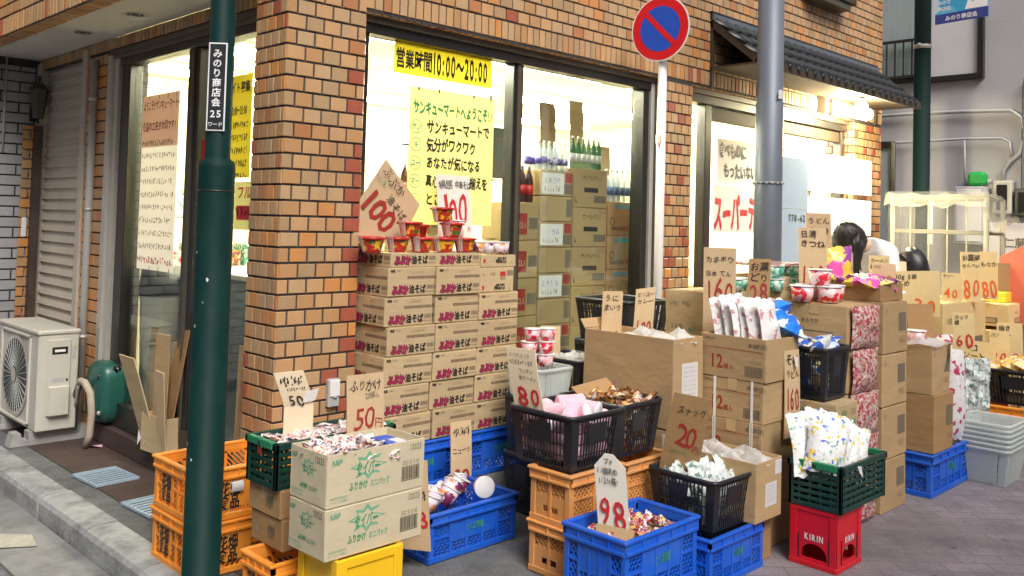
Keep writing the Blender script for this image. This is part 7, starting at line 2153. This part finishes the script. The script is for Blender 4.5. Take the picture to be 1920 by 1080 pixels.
# blue street banner
bn = thing('street_banner', 'blue and navy shopping street banner on the slim green post', 'banner', (6.83, -.20, 1.86))
Fbn = Frame((-.23, -.20, 0), V3((.02, -1, .05)), V3((0, 0, 1)))
mb = MB(); mb.fbox(Fbn, (0, .46), (.0, .96), (-.003, .003), 'banner'); mb.build('banner_cloth', bn)
mb = MB(); mb.fbox(Fbn, (0, .46), (0, .09), (.003, .006), 'navy'); mb.text('みのり商店会', Fbn, .23, .022, .052, 'ink_white', bold=.02, align='c', c=.008, sx=.9)
mb.text('商店街', Fbn, .02, .12, .045, 'ink_white', bold=.02, c=.005, sx=.9); mb.text('みのり', Fbn, .02, .18, .045, 'ink_white', bold=.02, c=.005, sx=.9)
mb.poly(Fbn, [(.26, .10), (.30, .22), (.33, .15), (.37, .26), (.40, .18), (.455, .32), (.455, .095)], .005, 'ink_white')
mb.build('lettering', bn)
mb = MB(); mb.tube([(-.03, 0, .95), (-.22, -.2, .95), (-.21, -.66, .97)], .010, 'aluminium', 8); mb.build('banner_arm', bn)

# ------------------------------------------------------------------ the bending shopper
def skin_body(name, joints, edges, mat, parent=None, sub=2):
    me = bpy.data.meshes.new(name)
    me.from_pydata([j[0] for j in joints], edges, [])
    o = bpy.data.objects.new(name, me); COL.objects.link(o)
    md = o.modifiers.new('skin', 'SKIN'); md.use_smooth_shade = True
    for i, j in enumerate(joints):
        r_ = j[1] if isinstance(j[1], tuple) else (j[1], j[1])
        me.skin_vertices[0].data[i].radius = r_
    me.skin_vertices[0].data[0].use_root = True
    sd = o.modifiers.new('sub', 'SUBSURF'); sd.levels = sub; sd.render_levels = sub
    me.materials.append(mat if not isinstance(mat, str) else M[mat])
    if parent: o.parent = parent
    return o
# local frame: faces -x, hips at origin height; feet on z = 0
pe = thing('person', 'person with long dark hair and white top bending over the goods', 'person', (4.24, -.89, -1.46), R(-18))
J = [((0.10, 0, .86), .125), ((.06, 0, .98), .125), ((-.02, 0, 1.12), .130), ((-.115, 0, 1.235), .120), ((-.175, 0, 1.285), .056), ((-.23, 0, 1.30), .052),
     ((.11, -.09, .80), .095), ((.08, -.10, .45), .062), ((.12, -.10, .09), .042), ((.02, -.11, .045), .036),
     ((.11, .09, .80), .095), ((.08, .10, .45), .062), ((.12, .10, .09), .042), ((.02, .11, .045), .036),
     ((-.11, -.17, 1.215), .058), ((-.13, -.21, .97), .042), ((-.30, -.17, .86), .032), ((-.37, -.16, .82), (.030, .018)),
     ((-.11, .17, 1.215), .058), ((-.15, .22, .97), .042), ((-.32, .18, .87), .032), ((-.39, .17, .83), (.030, .018))]
E_ = [(0, 1), (1, 2), (2, 3), (3, 4), (4, 5), (0, 6), (6, 7), (7, 8), (8, 9), (0, 10), (10, 11), (11, 12), (12, 13), (3, 14), (14, 15), (15, 16), (16, 17), (3, 18), (18, 19), (19, 20), (20, 21)]
# fingers as thin chains rooted in each palm
for (pi, sg) in ((17, -1), (21, 1)):
    bx_, by_, bz_ = J[pi][0]
    for k, (dy, ln) in enumerate(((-.024, .052), (-.008, .062), (.008, .058), (.023, .046))):
        a = len(J); J.append(((bx_ - .035, by_ + dy, bz_ - .018), .0085)); J.append(((bx_ - .035 - ln * .6, by_ + dy, bz_ - .035 - ln * .35), .0078)); J.append(((bx_ - .035 - ln * .75, by_ + dy, bz_ - .035 - ln * .8), .0068))
        E_ += [(pi, a), (a, a + 1), (a + 1, a + 2)]
    a = len(J); J.append(((bx_ - .005, by_ - sg * .035, bz_ - .02), .0095)); J.append(((bx_ - .035, by_ - sg * .045, bz_ - .045), .008)); E_ += [(pi, a), (a, a + 1)]
tmp_ = skin_body('body', J, E_, 'skin')
bpy.context.view_layer.update()
me_ = bpy.data.meshes.new_from_object(tmp_.evaluated_get(bpy.context.evaluated_depsgraph_get()))
hd = MB()
hd.add([v.co.copy() for v in me_.vertices], [tuple(p.vertices) for p in me_.polygons], 'skin', True)
bpy.data.objects.remove(tmp_)
hc = V3((-.285, 0, 1.315))
fw = V3((-.62, 0, -.78)).normalized(); upv = V3((-.78, 0, .62)).normalized()
def hp(f, u, s): return hc + fw * f + upv * u + Y * s
vs = []; fs = []; n, m = 20, 14
for i in range(m + 1):
    th = math.pi * i / m
    for j in range(n):
        ph = 2 * math.pi * j / n
        f, s_, u = math.sin(th) * math.cos(ph), math.sin(th) * math.sin(ph), math.cos(th)
        k = 1.0 - (.16 * max(0, -u) if f > -.2 else .05 * max(0, -u))
        bump_ = .022 * math.exp(-((u + .12) ** 2 / .02 + s_ * s_ / .02)) if f > 0 else 0
        bump_ += .010 * math.exp(-((u + .50) ** 2 / .01 + s_ * s_ / .05)) if f > 0 else 0
        bump_ -= .008 * math.exp(-((u - .02) ** 2 / .012 + (abs(s_) - .36) ** 2 / .02)) if f > 0 else 0
        vs.append(hp(f * .092 * k + bump_, u * .118, s_ * .076 * k))
for i in range(m):
    for j in range(n): fs.append((i * n + j, (i + 1) * n + j, (i + 1) * n + (j + 1) % n, i * n + (j + 1) % n))
hd.add(vs, fs, 'skin', True)
for sg in (-1, 1): hd.sphere(hp(-.005, -.01, sg * .076), .024, 'skin', 10, 6, sc=(.5, .4, 1.2))
hd.build('body', pe)
fc = MB()
for sg in (-1, 1):
    fc.sphere(hp(.079, .004, sg * .030), .011, 'ink_white', 10, 6); fc.sphere(hp(.0865, .004, sg * .030), .006, 'ink_black', 8, 5)
    fc.tube([hp(.083, .026, sg * .016), hp(.085, .031, sg * .03), hp(.076, .026, sg * .045)], .003, 'hair', 6)
fc.tube([hp(.083, -.056, -.018), hp(.091, -.055, 0), hp(.083, -.056, .018)], .0045, 'pink_pack', 6)
fc.build('face', pe)
hr = MB(); vs = []; fs = []; n, m = 26, 12
for i in range(m + 1):
    th = R(8) + R(150) * i / m
    for j in range(n):
        ph = 2 * math.pi * j / n
        f, s_, u = math.sin(th) * math.cos(ph), math.sin(th) * math.sin(ph), math.cos(th)
        cut = 1.0
        if f > .35: u = max(u, .30 - .1 * abs(s_))
        st = .006 * math.sin(ph * 13 + i * .6) + .008 * noise.noise(V3((j * .6, i * .25, 4)))
        vs.append(hp(f * (.108 + st), u * (.132 + st), s_ * (.094 + st)))
for i in range(m):
    for j in range(n): fs.append((i * n + j, (i + 1) * n + j, (i + 1) * n + (j + 1) % n, i * n + (j + 1) % n))
fs.append(tuple(range(n)))
hr.add(vs, fs, 'hair', True)
for k in range(26):       # locks hanging straight down past the face
    sg = -1 if k % 2 else 1; t_ = k / 26
    a = hp(-.02 + .06 * t_, .02 + .03 * math.sin(k), sg * (.088 - .012 * t_)); L_ = .20 + .07 * math.sin(k * 2.3)
    hr.tube([a, a + V3((-.005, sg * .008, -L_ * .4)), a + V3((.012 * math.sin(k), sg * .002, -L_ * .75)), a + V3((.02 * math.sin(k * 1.3), -sg * .004, -L_))], [.014, .017, .013, .003], 'hair', 7)
hr.build('hair', pe)
TJ = [((.08, 0, .88), .150), ((.055, 0, 1.00), .150), ((-.02, 0, 1.125), .156), ((-.105, 0, 1.235), .138), ((-.175, 0, 1.285), .080), ((-.105, -.165, 1.215), .080), ((-.125, -.205, 1.06), .066), ((-.135, -.212, .97), .058), ((-.105, .165, 1.215), .080), ((-.135, .21, 1.06), .066), ((-.15, .22, .97), .058)]
skin_body('white_top', TJ, [(0, 1), (1, 2), (2, 3), (3, 4), (3, 5), (5, 6), (6, 7), (3, 8), (8, 9), (9, 10)], 'shirt', pe)
PJ = [((.10, 0, .88), .140), ((.115, -.09, .79), .108), ((.055, -.10, .45), .078), ((.115, -.10, .12), .060), ((.115, .09, .79), .108), ((.055, .10, .45), .078), ((.115, .10, .12), .060)]
skin_body('trousers', PJ, [(0, 1), (1, 2), (2, 3), (0, 4), (4, 5), (5, 6)], 'trousers', pe)
for sg in (-1, 1):
    mb = MB(); mb.sphere((.06, sg * .105, .045), .05, 'bag_black', 14, 8, sc=(2.3, .95, .9)); mb.build('shoe', pe)
hb = thing('shoulder_bag', 'black leather bag hanging on the bending person', 'bag', (4.24, -.89, -1.46), R(-18))
mb = MB(); mb.sphere((.22, -.10, 1.08), .165, 'bag_black', 18, 12, .15, (.65, .75, 1.15)); mb.build('bag_body', hb)
mb = MB(); mb.tube([(.19, -.12, 1.13), (.12, -.14, 1.16), (.03, -.155, 1.205), (-.09, -.15, 1.265), (-.17, -.13, 1.20), (-.18, -.10, 1.08), (-.08, -.13, .98), (.10, -.14, .95), (.19, -.12, .97)], .011, 'bag_black', 8); mb.build('strap', hb)

# loose packs piled on the lamp-lit cartons
lw = [pillow('wrapped_pack', M['ubag'], .13, .17, .05, s_, .6) for s_ in (131, 132)]
heap(lw, [(3.05 + .10 * i, -1.18 + .11 * j - .04 * i * .3, -.52 + rnd.uniform(0, .05), rnd.uniform(0, 6)) for i in range(6) for j in range(3)], 'white and red wrapped pack heaped on the lamp-lit cartons', 'pack', 'wrapped packs on the lamp-lit cartons', 33, .6)
cup('noodle_tub', 'white noodle tub on the torn carton beyond the pink noodle stack', 'cup_pink', (3.00, -1.62, -.70), .055, .075, cat='noodle tub')

# more handwritten cards crowding the far goods
for i_, (lab_, x_, y_, z_, w_, h_, tx_, nu_) in enumerate((
        ('tan cardboard card leaning on the torn carton beyond the pink noodle stack', 3.10, -1.78, -.72, .12, .20, ['カップ', '麺'], '60'),
        ('tan cardboard card standing among the wrapped packs on the lamp-lit cartons', 3.45, -1.16, -.50, .13, .26, ['ラーメン', '箱'], '90'),
        ('small tan card in front of the far lamp-lit pile', 5.62, -1.42, -.84, .13, .22, ['果汁', ''], '50'),
        ('tan cardboard card on the big printed lamp-lit carton', 4.62, -1.18, -.57, .15, .20, ['ゼリー', ''], '40'),
        ('tan cardboard card behind the golden bread bags', 4.62, -1.50, -.99, .14, .24, ['パン', ''], '70'))):
    sign(lab_, (x_, y_, z_), V3((.72, -.69, .02 * (i_ % 3 - 1))), V3((.03 * (i_ % 2), .02, 1)), w_, h_, tx_, nu_, 'card_lamp_tint', 'ink_orange' if i_ % 2 else 'ink_red', .09)
